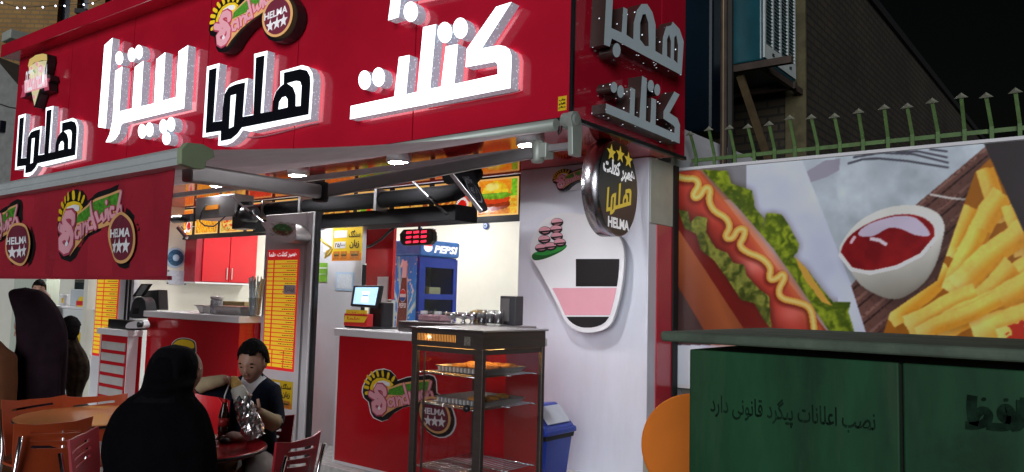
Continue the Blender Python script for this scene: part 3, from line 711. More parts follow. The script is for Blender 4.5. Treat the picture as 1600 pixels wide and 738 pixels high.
def column(name, label, x0, x1, y0, y1, zc=2.2, cat='column'):
    t = thing(name, label, cat, ((x0 + x1) / 2, (y0 + y1) / 2, GZ)); MB().box(x0, x1, y0, y1, GZ, zc).build('casing', WHITE, t, bevel=.006); return t
c1 = column('menu_column', 'narrow white column with a long menu board and oval dish sign', -6.43, -5.70, 4.28, 4.345)
MB().box(-5.695, -5.66, 4.30, 4.34, 0, 2.2).build('dark_edge', BLK, c1); MB().box(-5.80, -5.775, 4.272, 4.2795, 0, 2.19).build('bead', mat('aluminium', (.6, .6, .62), .35, .8), c1)
c2 = column('left_column', 'white column on the left with a yellow and red price list', -10.25, -9.25, 4.40, 4.46)
MB().box(-9.43, -9.40, 4.385, 4.399, 0, 2.19).build('dark_edge', BLK, c2); MB().box(-9.34, -9.31, 4.385, 4.399, 0, 2.19).build('dark_edge', BLK, c2)

# ---------------------------------------------------------------- menu boards
MY = mat('menu_yellow', (.80, .50, .03), .35, var=.03)
def menu(name, label, fr, x0, x1, z0, z1, rows, header, split=.26):
    t = thing(name, label, 'menu board', fr((x0 + x1) / 2, z0, 0))
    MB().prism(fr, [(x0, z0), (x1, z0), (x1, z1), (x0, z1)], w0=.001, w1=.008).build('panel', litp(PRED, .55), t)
    W, H = x1 - x0, z1 - z0; mb = MB(); ht = z1 - (H * .085 if header else .01 * H)
    if header: put_text(mb, fr, persian('همبر کتلت هلما'), x0 + W * .06, z1 - H * .068, x1 - W * .05, z1 - H * .018, .0115, 2, bold=.04)
    rh = (ht - z0 - H * .02) / rows
    for i in range(rows):
        b = ht - (i + 1) * rh + rh * .12; tp = ht - i * rh - rh * .10
        if header and i >= rows - 4: cuts = [(.03, .30), (.33, .66), (.69, .97)]
        else: cuts = [(.03, split - .04), (split, .97)]
        for a, c in cuts: mb.prism(fr, [(x0 + W * a, b), (x0 + W * c, b), (x0 + W * c, tp), (x0 + W * a, tp)], w0=.0095, w1=.0095, m=0)
        e = x1 - W * .05; L = W * random.uniform(.22, .46)
        # lines of small writing: a string of short strokes, too small to read
        x = e - L
        while x < e:
            g = W * random.uniform(.015, .05); mb.prism(fr, [(x, b + rh * .28), (x + g, b + rh * .28), (x + g, b + rh * random.uniform(.42, .58)), (x, b + rh * .45)], w0=.0112, w1=.0112, m=1); x += g + W * .014
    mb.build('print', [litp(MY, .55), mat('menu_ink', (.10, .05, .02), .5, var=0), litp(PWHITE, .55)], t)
    return t
f1 = FY(4.28)
p = fY([(420, 391), (467, 389), (412, 581), (460, 582)], 4.27)
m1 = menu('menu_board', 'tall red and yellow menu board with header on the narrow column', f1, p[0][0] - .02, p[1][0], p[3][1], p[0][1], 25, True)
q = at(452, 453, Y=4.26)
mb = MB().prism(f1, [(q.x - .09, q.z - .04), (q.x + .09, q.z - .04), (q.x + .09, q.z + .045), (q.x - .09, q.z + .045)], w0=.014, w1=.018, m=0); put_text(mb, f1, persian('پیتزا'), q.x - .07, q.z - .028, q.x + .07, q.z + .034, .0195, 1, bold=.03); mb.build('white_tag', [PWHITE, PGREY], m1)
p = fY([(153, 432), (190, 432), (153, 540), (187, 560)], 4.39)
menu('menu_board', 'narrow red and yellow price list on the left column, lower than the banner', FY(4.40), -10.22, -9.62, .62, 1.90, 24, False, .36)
# poster under the menu (behind the boy's shoulder) and its twin over the counter
def poster(name, label, fr, x0, x1, z0, z1):
    t = thing(name, label, 'poster', fr((x0 + x1) / 2, z0, 0)); W, H = x1 - x0, z1 - z0
    MB().prism(fr, [(x0, z0), (x1, z0), (x1, z1), (x0, z1)], w0=.002, w1=.006).build('sheet', PYEL, t)
    mb = MB(); P = lambda a, b, c, d, lv, m: mb.prism(fr, [(x0 + W * a, z0 + H * b), (x0 + W * c, z0 + H * b), (x0 + W * c, z0 + H * d), (x0 + W * a, z0 + H * d)], w0=.006 + lv * .0018, w1=.006 + lv * .0018, m=m)
    P(0, 0, 1, .22, .7, 1); P(.06, .70, .50, .92, 1, 2); P(.08, .38, .46, .58, 1, 2)
    put_text(mb, fr, persian('سنگک'), x0 + W * .56, z0 + H * .70, x0 + W * .95, z0 + H * .92, .0095, 3, bold=.03); put_text(mb, fr, persian('زبان'), x0 + W * .60, z0 + H * .36, x0 + W * .92, z0 + H * .62, .0095, 3, bold=.03)
    put_text(mb, fr, '۲۵/۰۰۰', x0 + W * .10, z0 + H * .41, x0 + W * .44, z0 + H * .55, .0095, 3, bold=.03)
    mb.build('print', [PYEL, PORG, PWHITE, PBLACK], t)
    def food(U, Vv):
        im = np.zeros(U.shape + (3,)) + C3(205, 120, 40); e = ((U - .5) / .42) ** 2 + ((Vv - .5) / .36) ** 2
        im = mixc(im, e < 1, C3(190, 130, 70)); im = mixc(im, (e < .8) & (np.abs(Vv - .5) < .12), C3(90, 40, 25)); im = mixc(im, (e < .8) & (np.abs(Vv - .60) < .05), C3(90, 140, 40))
        return im * (.75 + .5 * fbm(U * 8, Vv * 8, 3))[..., None]
    for a, c in ((.05, .28), (.30, .53), (.62, .94)):
        picture('photo', lambda u, v, a=a, c=c: fr(x0 + W * (a + (c - a) * u), z0 + H * (.05 + .24 * v), .0095), 20, 16, food, vcmat('print_photo'), t)
    return t
p = fY([(419, 592), (457, 592), (452, 640)], 4.27)
poster('price_poster', 'yellow price poster low on the narrow column behind the seated boy', f1, p[0][0], p[1][0], p[2][1], p[0][1])
fw = FY(4.86)
p = fY([(520, 357), (566, 355), (519, 408), (562, 404)], 4.70)
poster('price_poster', 'yellow price poster hanging in front of the white partition', FY(4.71), p[0][0], p[1][0], p[2][1], p[0][1])

# oval dish sign on the column
od = thing('oval_dish_sign', 'oval white dish sign with green salad above the menu board', 'sign', (-6.0, 4.28, 1.9))
OZ = lambda pts: fY(zp(pts, 270, 230, 4.612), 4.12)
oo = OZ(smooth([(640, 540), (665, 590), (700, 635), (760, 675), (830, 688), (880, 670), (890, 630), (865, 580), (820, 550), (740, 545)]))
MB().prism(Fr((0, 4.28, 0), (1, 0, 0), (0, 0, 1), (0, -1, 0)), oo, w0=.001, w1=.16, m=0, side=1).build('drum', [PWHITE, mat('grey_drum', (.33, .31, .30), .4, .5)], od)
def salad(U, Vv):
    e = np.hypot((U - .5) / .5, (Vv - .5) / .5); im = np.zeros(U.shape + (3,)) + C3(225, 228, 230)
    n = fbm(U * 9, Vv * 9, 11); im = mixc(im, e < .92, C3(205, 205, 200)); im = mixc(im, (e < .8) & (Vv < .45 + .2 * n), C3(120, 60, 40)); im = mixc(im, (e < .75) & (Vv > .35 + .2 * n), C3(40, 130, 45)); im = mixc(im, (e < .7) & (n > .56), C3(110, 180, 70))
    return im * (.65 + .7 * n)[..., None]
uc = sum(p[0] for p in oo) / len(oo); vc_ = sum(p[1] for p in oo) / len(oo); rx = (max(p[0] for p in oo) - min(p[0] for p in oo)) * .36; rz = (max(p[1] for p in oo) - min(p[1] for p in oo)) * .33
mbx = picture('print', lambda u, v: V((uc - rx + 2 * rx * u + .03, 4.117, vc_ - rz + 2 * rz * v + .02 - (u - .5) * .04)), 26, 20, salad, vcmat('print_photo'), od)

# ================================================================== SERVING COUNTERS
def counter(name, label, x0, x1, y0, y1, zt, th=.065, over=.035, kick=.0):
    t = thing(name, label, 'counter', ((x0 + x1) / 2, (y0 + y1) / 2, 0))
    MB().box(x0, x1, y0, y1, .03, zt - th - .001).build('front', REDG, t, bevel=.003)
    MB().box(x0 - over, x1 + over, y0 - over, y1 + over, zt - th, zt).build('top', WTOP, t, bevel=.008)
    MB().box(x0 + .01, x1 - .01, y0 + .02, y1 - .01, GZ, .029).build('plinth', WHITE, t)
    return t
cR = counter('serving_counter', 'red serving counter with the large sandwich logo behind the food warmer', -5.40, -3.52, 4.39, 4.82, 1.165)
MB().box(-5.46, -5.41, 4.42, 4.80, 0, 1.06).build('side_panel', WHITE, cR)
lw = 1.06; cx = at(566, 625, Y=4.385).x + lw / 2
fz = FY(4.39); bz = at(700, 640, Y=4.385)
(tz) = at(640, 628, Y=4.385).z
mb = MB(); mb.prism(fz, logo_outline(fz, cx, tz, lw, grow=1.03), w0=.002, w1=.002, m=7); mb.prism(fz, logo_outline(fz, cx, tz, lw), w0=.0035, w1=.0035, m=0); logo(mb, fz, cx, tz, lw, .0045); mb.build('printed_logo', LMATS, cR)
cL = counter('serving_counter', 'long red serving counter with white top on the left of the menu column', -8.20, -6.45, 4.07, 4.60, 1.235)
fl = FY(4.07); LB = lambda pts: fY(zp(pts, 150, 430, 5.678), 4.065)
mb = MB(); mb.prism(fl, LB(smooth([(665, 640), (675, 600), (720, 565), (780, 557), (850, 572), (885, 610), (885, 720), (860, 800), (700, 800), (670, 720)])), w0=.002, w1=.002, m=7); mb.prism(fl, LB(smooth([(671, 640), (680, 604), (722, 570), (780, 562), (848, 577), (879, 612), (879, 716), (856, 790), (704, 790), (676, 718)])), w0=.0035, w1=.0035, m=0)
mb.prism(fl, LB(smooth([(680, 635), (690, 608), (728, 578), (780, 570), (842, 584), (870, 616), (862, 650), (770, 640), (690, 655)])), w0=.005, w1=.005, m=1); mb.prism(fl, LB([(690, 670), (865, 668), (860, 705), (696, 705)]), w0=.005, w1=.005, m=2); mb.prism(fl, LB(smooth([(700, 720), (860, 720), (845, 780), (710, 780)])), w0=.005, w1=.005, m=1)
mb.build('printed_logo', LMATS, cL)
cS = thing('drawer_counter', 'small red counter with six pale slatted fronts and white top', 'counter', (-8.55, 4.0, 0))
MB().box(-8.87, -8.25, 3.90, 4.05, GZ + .002, .955).build('body', REDG, cS, bevel=.003); MB().box(-8.92, -8.20, 3.865, 4.03, .96, 1.025).build('top', WTOP, cS, bevel=.006)
MB().box(-8.885, -8.872, 3.895, 4.0, GZ + .002, .955).build('edge_trim', WHITE, cS); MB().box(-8.248, -8.235, 3.895, 4.0, GZ + .002, .955).build('edge_trim', WHITE, cS)
for i in range(8): MB().box(-8.82, -8.285, 3.884, 3.899, .80 - i * .122, .885 - i * .122).build('slat', mat('pale_grey_slat', (.50, .48, .46), .45), cS, bevel=.003)

# step edge tiles in front
struct(MB().box(-20, -5.48, 4.16, 4.298, GZ + .002, -.02).build('step', mat('step_stone', (.55, .55, .53), .35, var=.3, scale=18), bevel=.006))
# white partition, red cupboards
t = thing('white_partition', 'plain white partition between the menu column and the right counter', 'partition', (-6.1, 4.9, 0)); MB().box(-6.52, -5.72, 4.88, 4.93, .001, 2.2).build('panel', mat('partition_white', (.66, .67, .70), .35, var=.03), t, bevel=.004)
MB().box(-6.3, -5.73, 4.87, 4.879, 1.88, 2.19).build('upper_panel', WHITE, t); MB().box(-5.719, -5.70, 4.89, 4.925, .001, 1.75).build('dark_gap_strip', BLKM, t)  # black strip paints in the dark gap between partition and red cupboard
def sheet(name, label, cat, fr, pxs, Y, m, th=.004, w0=.002):
    t = MB().prism(fr, fY(pxs, Y), w0=w0, w1=w0 + th).build(name, m); return tag(t, label, cat)
g = sheet('green_notice', 'small green notice on the white partition', 'notice', FY(4.88), [(493, 411), (511, 411), (510, 441), (492, 441)], 4.87, mat('notice_green', (.22, .50, .05), .4))
mb = MB().prism(FY(4.88), fY([(493.5, 418), (510.5, 418), (510.5, 420), (493.5, 420)], 4.87), w0=.008, w1=.008); mb.prism(FY(4.88), fY([(495, 428), (509, 428), (509, 429), (495, 429)], 4.87), w0=.008, w1=.008); mb.build('print', PWHITE, g)
g = sheet('certificate', 'pale blue framed certificate behind the cash register screen', 'certificate', FY(4.88), [(524, 425), (553, 426), (551, 455), (523, 454)], 4.87, PLBLUE)
MB().prism(FY(4.88), fY([(526.5, 428), (550.5, 429), (549, 452), (525.5, 451)], 4.87), w0=.0078, w1=.0078).build('paper', mat('paper', (.62, .68, .74), .6, var=.15, scale=40), g)
yc = MB().tube([tuple(at(x, y, Y=4.62)) for x, y in ((481, 346), (492, 362), (505, 378), (518, 388), (511, 393), (508, 403), (514, 398), (519, 390))], .012, 8).build('yellow_cable', mat('yellow_cable', (.75, .52, .05), .5)); tag(yc, 'yellow cable looping down beside the menu column', 'cable')
t = thing('red_cupboard', 'tall red cupboard in front of the blue drinks fridge', 'cupboard', (-7.0, 6.5, 0))
a, b = at(572, 400, Y=6.4), at(613, 400, Y=6.4); z0 = at(600, 468, Y=6.4).z
MB().box(a.x, b.x, 6.41, 6.46, z0, 2.55).build('door', REDG, t, bevel=.004); MB().box(a.x - .42, a.x - .006, 6.40, 6.46, at(570, 412, Y=6.4).z, 2.55).build('upper_box', REDG, t, bevel=.004)
q = at(598, 448, Y=6.4); MB().box(q.x - .09, q.x + .09, 6.39, 6.408, q.z - .22, q.z + .12).build('taped_paper', PWHITE, t)
MB().box(a.x + .05, b.x - .02, 6.43, 6.5, 0, z0 - .006).build('base', mat('pale_unit', (.55, .56, .56), .4), t)

# ================================================================== PICTURE STRIP OVER THE COUNTERS
YS = 5.80
st = thing('picture_strip', 'long black lightbox strip of food photographs above the counters', 'light box', (-8, 5.8, 2.2))
zt_, zb_ = at(815, 272, Y=YS).z, at(813, 344, Y=YS).z
MB().box(-12.5, -4.44, YS, YS + .06, zb_, ZF - .031).build('panel', mat('strip_black', (.010, .009, .010), .3, var=.1), st)
MB().box(-12.5, -4.44, YS - .012, YS - .001, zb_ - .012, zb_ + .012).build('edge_trim', BLK, st)
def tile(kind, seed):
    def fn(U, Vv):
        n = fbm(U * 7 + seed * 3.1, Vv * 7, seed); n2 = fbm(U * 18, Vv * 18, seed + 5)
        bg = [C3(225, 120, 40), C3(235, 170, 40), C3(240, 215, 90), C3(200, 60, 30), C3(235, 140, 30)][seed % 5]
        im = np.zeros(U.shape + (3,)) + bg; im = im * (.8 + .35 * Vv)[..., None]
        if kind == 'burger':
            im = mixc(im, (Vv > .38) & (U > .78 + .1 * n), C3(120, 190, 40)); im = mixc(im, ((U - .82) / .3) ** 2 + ((Vv - .2) / .28) ** 2 < 1 + .5 * n, C3(240, 190, 60)); im = mixc(im, (n2 > .55) & (U > .6) & (Vv < .45), C3(205, 140, 30))
            e = ((U - .44) / .36) ** 2; im = mixc(im, (e + ((Vv - .12) / .16) ** 2) < 1, C3(215, 130, 40)); im = mixc(im, (e + ((Vv - .30) / .16) ** 2) < 1.05, C3(150, 55, 25)); im = mixc(im, (e + ((Vv - .44) / .11) ** 2 + .5 * (n - .5)) < 1, C3(225, 70, 30)); im = mixc(im, (e + ((Vv - .55) / .10) ** 2 + .9 * (n - .5)) < 1.1, C3(110, 170, 35)); im = mixc(im, ((U - .44) ** 2 / .11 + ((Vv - .56) / .36) ** 2 < 1) & (Vv > .60), C3(250, 205, 40)); im = mixc(im, ((U - .36) ** 2 / .03 + ((Vv - .78) / .10) ** 2 < 1), C3(255, 235, 120) )
        elif kind == 'fries':
            k = np.sin((U * 1.6 + Vv * .5 + .25 * n) * 38); im = mixc(im, ((U - .5) / .45) ** 2 + ((Vv - .35) / .42) ** 2 < 1, C3(240, 175, 40)); im = mixc(im, (k > .5) & (Vv < .75), C3(200, 120, 15)); im = mixc(im, (Vv > .68) & (n > .5), C3(220, 70, 30))
        elif kind == 'pizza':
            e = np.hypot((U - .5) / .46, (Vv - .42) / .40); im = mixc(im, e < 1, C3(200, 130, 50)); im = mixc(im, e < .86, C3(240, 190, 80)); im = mixc(im, (e < .85) & (n2 > .54), C3(190, 50, 25)); im = mixc(im, (e < .85) & (n > .6), C3(95, 130, 40)); im = mixc(im, (e < .85) & (n2 < .36), C3(250, 225, 150))
        elif kind == 'salad':
            im = mixc(im, Vv < .7 + .2 * n, C3(120, 175, 40)); im = mixc(im, (n2 > .55) & (Vv < .7), C3(70, 130, 25)); im = mixc(im, ((U - .42) / .12) ** 2 + ((Vv - .35) / .3) ** 2 < 1, C3(215, 45, 30)); im = mixc(im, (n < .36) & (Vv < .6), C3(235, 220, 120))
        elif kind == 'wrap':
            e = np.abs(Vv - .25 - .25 * U + .2 * (U - .5) ** 2); im = mixc(im, e < .24, C3(205, 130, 40)); im = mixc(im, e < .16, C3(235, 180, 80)); im = mixc(im, (e < .10) & (n > .48), C3(140, 60, 30)); im = mixc(im, (Vv < .14 + .1 * n), C3(90, 60, 40))
        else:
            im = mixc(im, ((U - .4) / .34) ** 2 + ((Vv - .3) / .24) ** 2 < 1, C3(190, 90, 40)); im = mixc(im, (n2 > .5) & (Vv < .5), C3(235, 175, 60)); im = mixc(im, np.hypot((U - .76) / .17, (Vv - .32) / .24) < 1, C3(240, 240, 235)); im = mixc(im, np.hypot((U - .76) / .12, (Vv - .34) / .16) < 1, C3(215, 30, 25))
        edge = np.minimum(np.minimum(U, 1 - U), np.minimum(Vv, 1 - Vv)); im = im * (.72 + .56 * n2)[..., None]
        return mixc(im, edge < .035, C3(240, 190, 110))
    return fn
TM = vcmat('backlit_photo', emit=.75, rough=.15)
zt0, zb0 = at(778, 278, Y=YS).z - .01, at(778, 338, Y=YS).z
kinds = ['dish', 'fries', 'pizza', 'dish', 'burger', 'wrap', 'salad', 'wrap', 'dish', 'burger']
for i, (a, b) in enumerate([(279, 302), (306, 341.5), (345, 382), (387, 424), (429, 465), (506, 552), (558, 608), (616, 670), (678, 737), (745.5, 810)]):
    xa, xb = at(a, 340, Y=YS).x, at(b, 335, Y=YS).x
    picture('photo_tile', lambda u, v, xa=xa, xb=xb: V((xa + (xb - xa) * u, YS - .004, zb0 + .005 + (zt0 - zb0) * v)), 44, 36, tile(kinds[i], i), TM, st)
# ================================================================== OVERHEAD DUCT AND SIGNS UNDER THE SOFFIT
t = thing('black_duct', 'black round duct with bent end hanging above the counters', 'duct', (-6, 4.8, 2.2))
pts = [(-7.6, 4.8, 2.345), (-4.62, 4.8, 2.345), (-4.46, 4.8, 2.355), (-4.37, 4.82, 2.40), (-4.35, 4.86, 2.47), (-4.37, 4.95, 2.53), (-4.5, 5.0, 2.55), (-4.75, 5.02, 2.55)]
MB().tube(pts, .075, 16).build('pipe', mat('duct_black', (.008, .008, .009), .85, spec=.1), t)
MB().box(-7.55, -4.50, 4.86, 5.15, 2.125, 2.265).build('channel', mat('black_channel', (.005, .005, .006), .6, spec=.15), t, bevel=.004)
for x in (-7.2, -6.55, -5.4): MB().box(x, x + .035, 4.72, 4.875, 2.24, 2.44).build('clamp', STEEL, t)
t = thing('cable_tray', 'pale metal tray running above the black duct', 'tray', (-6, 5.1, 2.5)); MB().box(-7.9, -4.7, 5.16, 5.42, 2.46, 2.50).build('tray', mat('speckled_white_metal', (.25, .25, .24), .6, var=.5, scale=60), t)
t = thing('hanging_sign', 'dark square sign with white rim hanging edge-on below the awning arm', 'sign', (-4.1, 4.4, 2.3))
c = [at(705, 272, Y=4.35), at(738, 270, Y=4.62), at(761, 328, Y=4.62), at(752, 331, Y=4.35)]
nn = (c[1] - c[0]).cross(c[3] - c[0]).normalized()
if nn.dot(V((0, 0, CAMZ)) - c[0]) < 0: nn = -nn
MB().add([p + nn * .012 for p in c] + [p - nn * .012 for p in c], [(0, 1, 2, 3), (7, 6, 5, 4), (0, 4, 5, 1), (1, 5, 6, 2), (2, 6, 7, 3), (3, 7, 4, 0)]).build('board', mat('dark_sign', (.006, .006, .007), .95, spec=.04), t)
MB().bar(c[0], c[3], .012, .03).build('rim', PWHITE, t)
ctr = (c[0] + c[1] + c[2] + c[3]) / 4; ex = ((c[1] - c[0]) + (c[2] - c[3])) / 4; ey = ((c[0] - c[3]) + (c[1] - c[2])) / 4
fh = Fr(ctr, ex, ey, nn); mb = MB()
mb.stroke(fh, [(.62 * math.cos(a * .35), .62 * math.sin(a * .35)) for a in range(19)], .10, .0145, cap=False); put_text(mb, fh, 'SANDWICH', -.55, .35, .55, .75, .016, bold=.02); put_text(mb, fh, 'HELMA', -.4, -.15, .4, .15, .016, bold=.02)
mb.build('print', mat('sign_grey_print', (.05, .05, .055), .95, var=0, spec=.05), t)
for x0, y0, x1, y1, Y0, Y1, lb in ((645, 284, 698, 335, 4.5, 4.3, 'thin black stay rod hanging from the awning arm on the right'), (363, 309, 424, 358, 4.0, 4.15, 'thin steel stay rod hanging in front of the oval dish sign')):
    p, q = at(x0, y0, Y=Y0), at(x1, y1, Y=Y1); t = thing('stay_rod', lb, 'rod', q); MB().tube([p, q], .011, 8).build('rod', STEEL if x0 < 400 else BLK, t); MB().tube([p + (q - p) * .45, p + (q - p) * .55], .015, 8).build('sleeve', BLK, t)
t = thing('transformer_box', 'grey box with orange label and looped black cable over the left counter', 'box', at(335, 330, Y=4.4))
p, q = at(306, 318, Y=4.4), at(366, 338, Y=4.4)
MB().box(p.x, q.x, 4.40, 4.62, q.z, p.z + .06).build('case', GREY, t, bevel=.006)
p2, q2 = at(322, 322, Y=4.4), at(342, 327, Y=4.4); MB().box(p2.x, q2.x, 4.392, 4.399, q2.z, p2.z).build('sticker', PORG, t)
MB().tube([at(x, y, Y=4.38) for x, y in ((322, 320), (315, 332), (312, 346), (320, 353), (334, 354), (344, 346), (352, 338))], .008, 6).build('cable', BLK, t)
t = thing('floodlight', 'black floodlight clamped beside the grey transformer box', 'floodlight', at(380, 345, Y=4.42))
p, q = at(363, 330, Y=4.42), at(382, 357, Y=4.42); MB().box(p.x, q.x, 4.42, 4.56, q.z, p.z).build('housing', BLK, t, bevel=.01)
p, q = at(384, 322, Y=4.42), at(398, 348, Y=4.42); MB().lathe([(.02, -.1), (.075, -.08), (.085, .06), (.05, .08)], (p + q) / 2, 16, ax=(1, .4, 0)).build('lamp_head', BLK, t)
MB().tube([at(372, 330, Y=4.45), at(378, 318, Y=4.45), at(392, 318, Y=4.45)], .02, 8).build('yoke', BLKM, t)
t = thing('spot_fixture', 'black tube fixture with crumpled silver film behind the banner edge', 'light fixture', at(290, 350, Y=4.4))
MB().tube([at(272, 343, Y=4.4), at(303, 340, Y=4.4)], .045, 14).build('tube', BLK, t); MB().bar(at(278, 356, Y=4.5), at(292, 372, Y=4.5), .03, .03).build('strut', STEEL, t)
mb = MB()
for k in range(14):
    a = at(278 + random.random() * 22, 350 + random.random() * 18, Y=4.5 + random.random() * .05); mb.add([a, a + V((random.uniform(-.07, .07), random.uniform(-.03, .03), random.uniform(-.05, .05))), a + V((random.uniform(-.07, .07), random.uniform(-.03, .03), random.uniform(-.05, .05)))], [(0, 1, 2)])
mb.build('film', mat('silver_film', (.7, .7, .72), .25, .8), t)

# ================================================================== LED NUMBER DISPLAY
t = thing('led_display', 'black oval number display with nine red digits hanging over the counter', 'display', at(648, 370, Y=5.2)); fd = FY(5.2)
dd = [(p.x, p.z) for p in (at(x, y, Y=5.2) for x, y in ((630, 359), (672, 357), (676, 363), (676, 376), (671, 382), (630, 384), (625, 378), (624, 366)))]
MB().prism(fd, dd, w0=-.06, w1=0, back=True).build('case', BLK, t, bevel=.006)
LEDR = glow('led_red', (1, .02, .06), 2.2)
for j, y in enumerate((363, 370.5, 378)):
    for i, x in enumerate((639, 650.5, 662.5)):
        p = at(x - j * .4, y - (i - 1) * .6, Y=5.2); MB().prism(fd, [(p.x - .034, p.z - .011), (p.x + .034, p.z - .008), (p.x + .036, p.z + .012), (p.x - .032, p.z + .009)], w0=.001, w1=.004).build('digit', LEDR, t)
MB().tube([at(655, 358, Y=5.22), at(655, 345, Y=5.22)], .012, 8).build('hanger', BLK, t)
cb = MB().tube([at(x, y, Y=5.3) for x, y in ((566, 388), (580, 384), (596, 374), (608, 362), (616, 356))], .014, 8).build('black_cable', BLK); tag(cb, 'thick black cable sagging between the yellow poster and the number display', 'cable')
t = thing('evil_eye', 'blue glass eye disc on the cream back wall right of the fridge', 'ornament', at(759, 353, Y=8.58)); p = at(759, 353, Y=8.58)
for r_, h, m in ((.055, .0, PBLUE), (.036, .006, PWHITE), (.024, .010, PLBLUE), (.012, .014, PBLACK)): MB().lathe([(r_, 0), (r_ * .96, .006), (0, .008)], p + V((0, -h, 0)), 20, ax=(0, -1, 0)).build('disc', m, t)

# ================================================================== DRINKS FRIDGE (faces right)
fx, fy = -7.24, 7.27
FR = thing('drinks_fridge', 'blue glass-door drinks fridge with cola bottle on its side', 'fridge', (fx, fy, 0))
ca, sa = math.cos(R(-4)), math.sin(R(-4))
def fp(x, y, z): return V((fx + x * ca - y * sa, fy + x * sa + y * ca, z))          # local: front at +x, street side at -y
def fbox(x0, x1, y0, y1, z0, z1, m=0, mb=None):
    mb = mb or MB(); mb.obox(fp((x0 + x1) / 2, (y0 + y1) / 2, (z0 + z1) / 2), (fp(x1, 0, 0) - fp(x0, 0, 0)) / 2, (fp(0, y1, 0) - fp(0, y0, 0)) / 2, V((0, 0, (z1 - z0) / 2)), m); return mb
Fw, Fd, z0, z1, zt = .27, .33, .45, 1.98, 2.19
FB = mat('fridge_blue', (.008, .035, .30), .25, var=.08); FIN = mat('fridge_interior', (.12, .14, .13), .6)
mb = MB(); fbox(-Fw, Fw - .03, -Fd, -Fd + .03, z0, z1, 0, mb); fbox(-Fw, Fw - .03, Fd - .03, Fd, z0, z1, 0, mb); fbox(-Fw, -Fw + .03, -Fd + .03, Fd - .03, z0, z1, 0, mb); fbox(-Fw + .03, Fw - .03, -Fd + .03, Fd - .03, z0, z0 + .04, 0, mb); fbox(-Fw + .03, Fw - .03, -Fd + .03, Fd - .03, z1 - .04, z1, 0, mb)
mb.build('cabinet', FB, FR); fbox(-Fw + .031, -Fw + .05, -Fd + .031, Fd - .031, z0 + .05, z1 - .05).build('inner_back', FIN, FR)
fbox(-Fw, Fw - .03, -Fd, Fd, .1, z0 - .004).build('base', FB, FR)
fd_ = Fr(fp(Fw - .03, 0, 0), fp(0, 1, 0) - fp(0, 0, 0), (0, 0, 1), fp(1, 0, 0) - fp(0, 0, 0))
fdoor = MB().prism(fd_, [(-Fd, z0), (Fd, z0), (Fd, z1 - .02), (-Fd, z1 - .02)], [[(-Fd + .10, 1.50), (-Fd + .10, z1 - .14), (Fd - .07, z1 - .14), (Fd - .07, 1.50)][::-1], [(-Fd + .10, z0 + .35), (-Fd + .10, 1.43), (Fd - .07, 1.43), (Fd - .07, z0 + .35)][::-1]], w0=.002, w1=.03, back=True).build('door', FB, FR)
MB().prism(fd_, [(-Fd + .09, z0 + .3), (Fd - .06, z0 + .3), (Fd - .06, z1 - .13), (-Fd + .09, z1 - .13)], w0=.010, w1=.014).build('pane', glassmat('fridge_glass', (.75, .85, .82), .03), fdoor)
fbox(-Fw + .05, Fw - .06, -Fd + .04, Fd - .04, 1.455, 1.47).build('shelf', STEEL, FR)
fbox(-Fw - .0, Fw + .02, -Fd - .01, Fd + .02, z1 + .004, zt).build('header', mat('fridge_header', (.05, .16, .45), .25, var=.35, scale=7, emit=.15), FR, bevel=.03)
fh = Fr(fp(Fw + .023, 0, 0), fp(0, 1, 0) - fp(0, 0, 0), (0, 0, 1), fp(1, 0, 0) - fp(0, 0, 0))
mb = MB(); put_text(mb, fh, 'PEPSI', -.12, z1 + .05, Fd - .03, z1 + .15, .004, 0, bold=.05, shear=.2)
mb.prism(fh, ell(-.22, z1 + .115, .075, .060), w0=.002, w1=.002, m=0); mb.prism(fh, [(-.22 + .068 * math.cos(a), z1 + .125 + .05 * math.sin(a)) for a in np.linspace(.15, math.pi - .15, 10)], w0=.004, w1=.004, m=1)
mb.build('print', [litp(PWHITE, .3), litp(PRED, .3)], FR)
fs_ = Fr(fp(0, -Fd, 0), fp(1, 0, 0) - fp(0, 0, 0), (0, 0, 1), fp(0, -1, 0) - fp(0, 0, 0))
def burst(U, Vv):
    a = np.arctan2(Vv - .45, U - .5); r = np.hypot(U - .5, (Vv - .45) * 2.2); n = fbm(a * 9, r * 2, 4); n2 = fbm(U * 12, Vv * 30, 9)
    im = np.zeros(U.shape + (3,)) + C3(30, 100, 190); im = mixc(im, np.clip((n - .45) * 4, 0, 1) * np.clip(1.3 - r * .7, 0, 1), C3(180, 220, 245)); im = mixc(im, n2 > .66, C3(170, 210, 240)); return im
picture('side_print', lambda u, v: fs_(-Fw + .002 + (2 * Fw - .05) * u, z0 + (z1 - z0) * v, .003), 40, 90, burst, vcmat('print_photo'), FR, gain=2.2)
bw = lambda pts: [(-.02 + x * .55 - (y - 1) * .0 + .045 * (y - 1.1), y) for x, y in pts]
bo = bw([(-.20, .66), (-.05, .62), (.10, .66), (.125, .80), (.125, 1.15), (.11, 1.40), (.06, 1.58), (.035, 1.72), (.035, 1.86), (-.135, 1.86), (-.135, 1.72), (-.16, 1.58), (-.21, 1.40), (-.225, 1.15), (-.225, .80)])
mb = MB(); gw = lambda pts, k: [(sum(p[0] for p in pts) / len(pts) + (u - sum(p[0] for p in pts) / len(pts)) * k, 1.25 + (v - 1.25) * (1 + (k - 1) * .3)) for u, v in pts]
mb.prism(fs_, gw(bo, 1.14), w0=.005, w1=.005, m=1); mb.prism(fs_, bo, w0=.007, w1=.007, m=0)
mb.prism(fs_, bw([(-.13, 1.70), (.03, 1.70), (.03, 1.92), (-.13, 1.92)]), w0=.009, w1=.009, m=1); cx_ = -.05 * .55 - .02 + .045 * .35
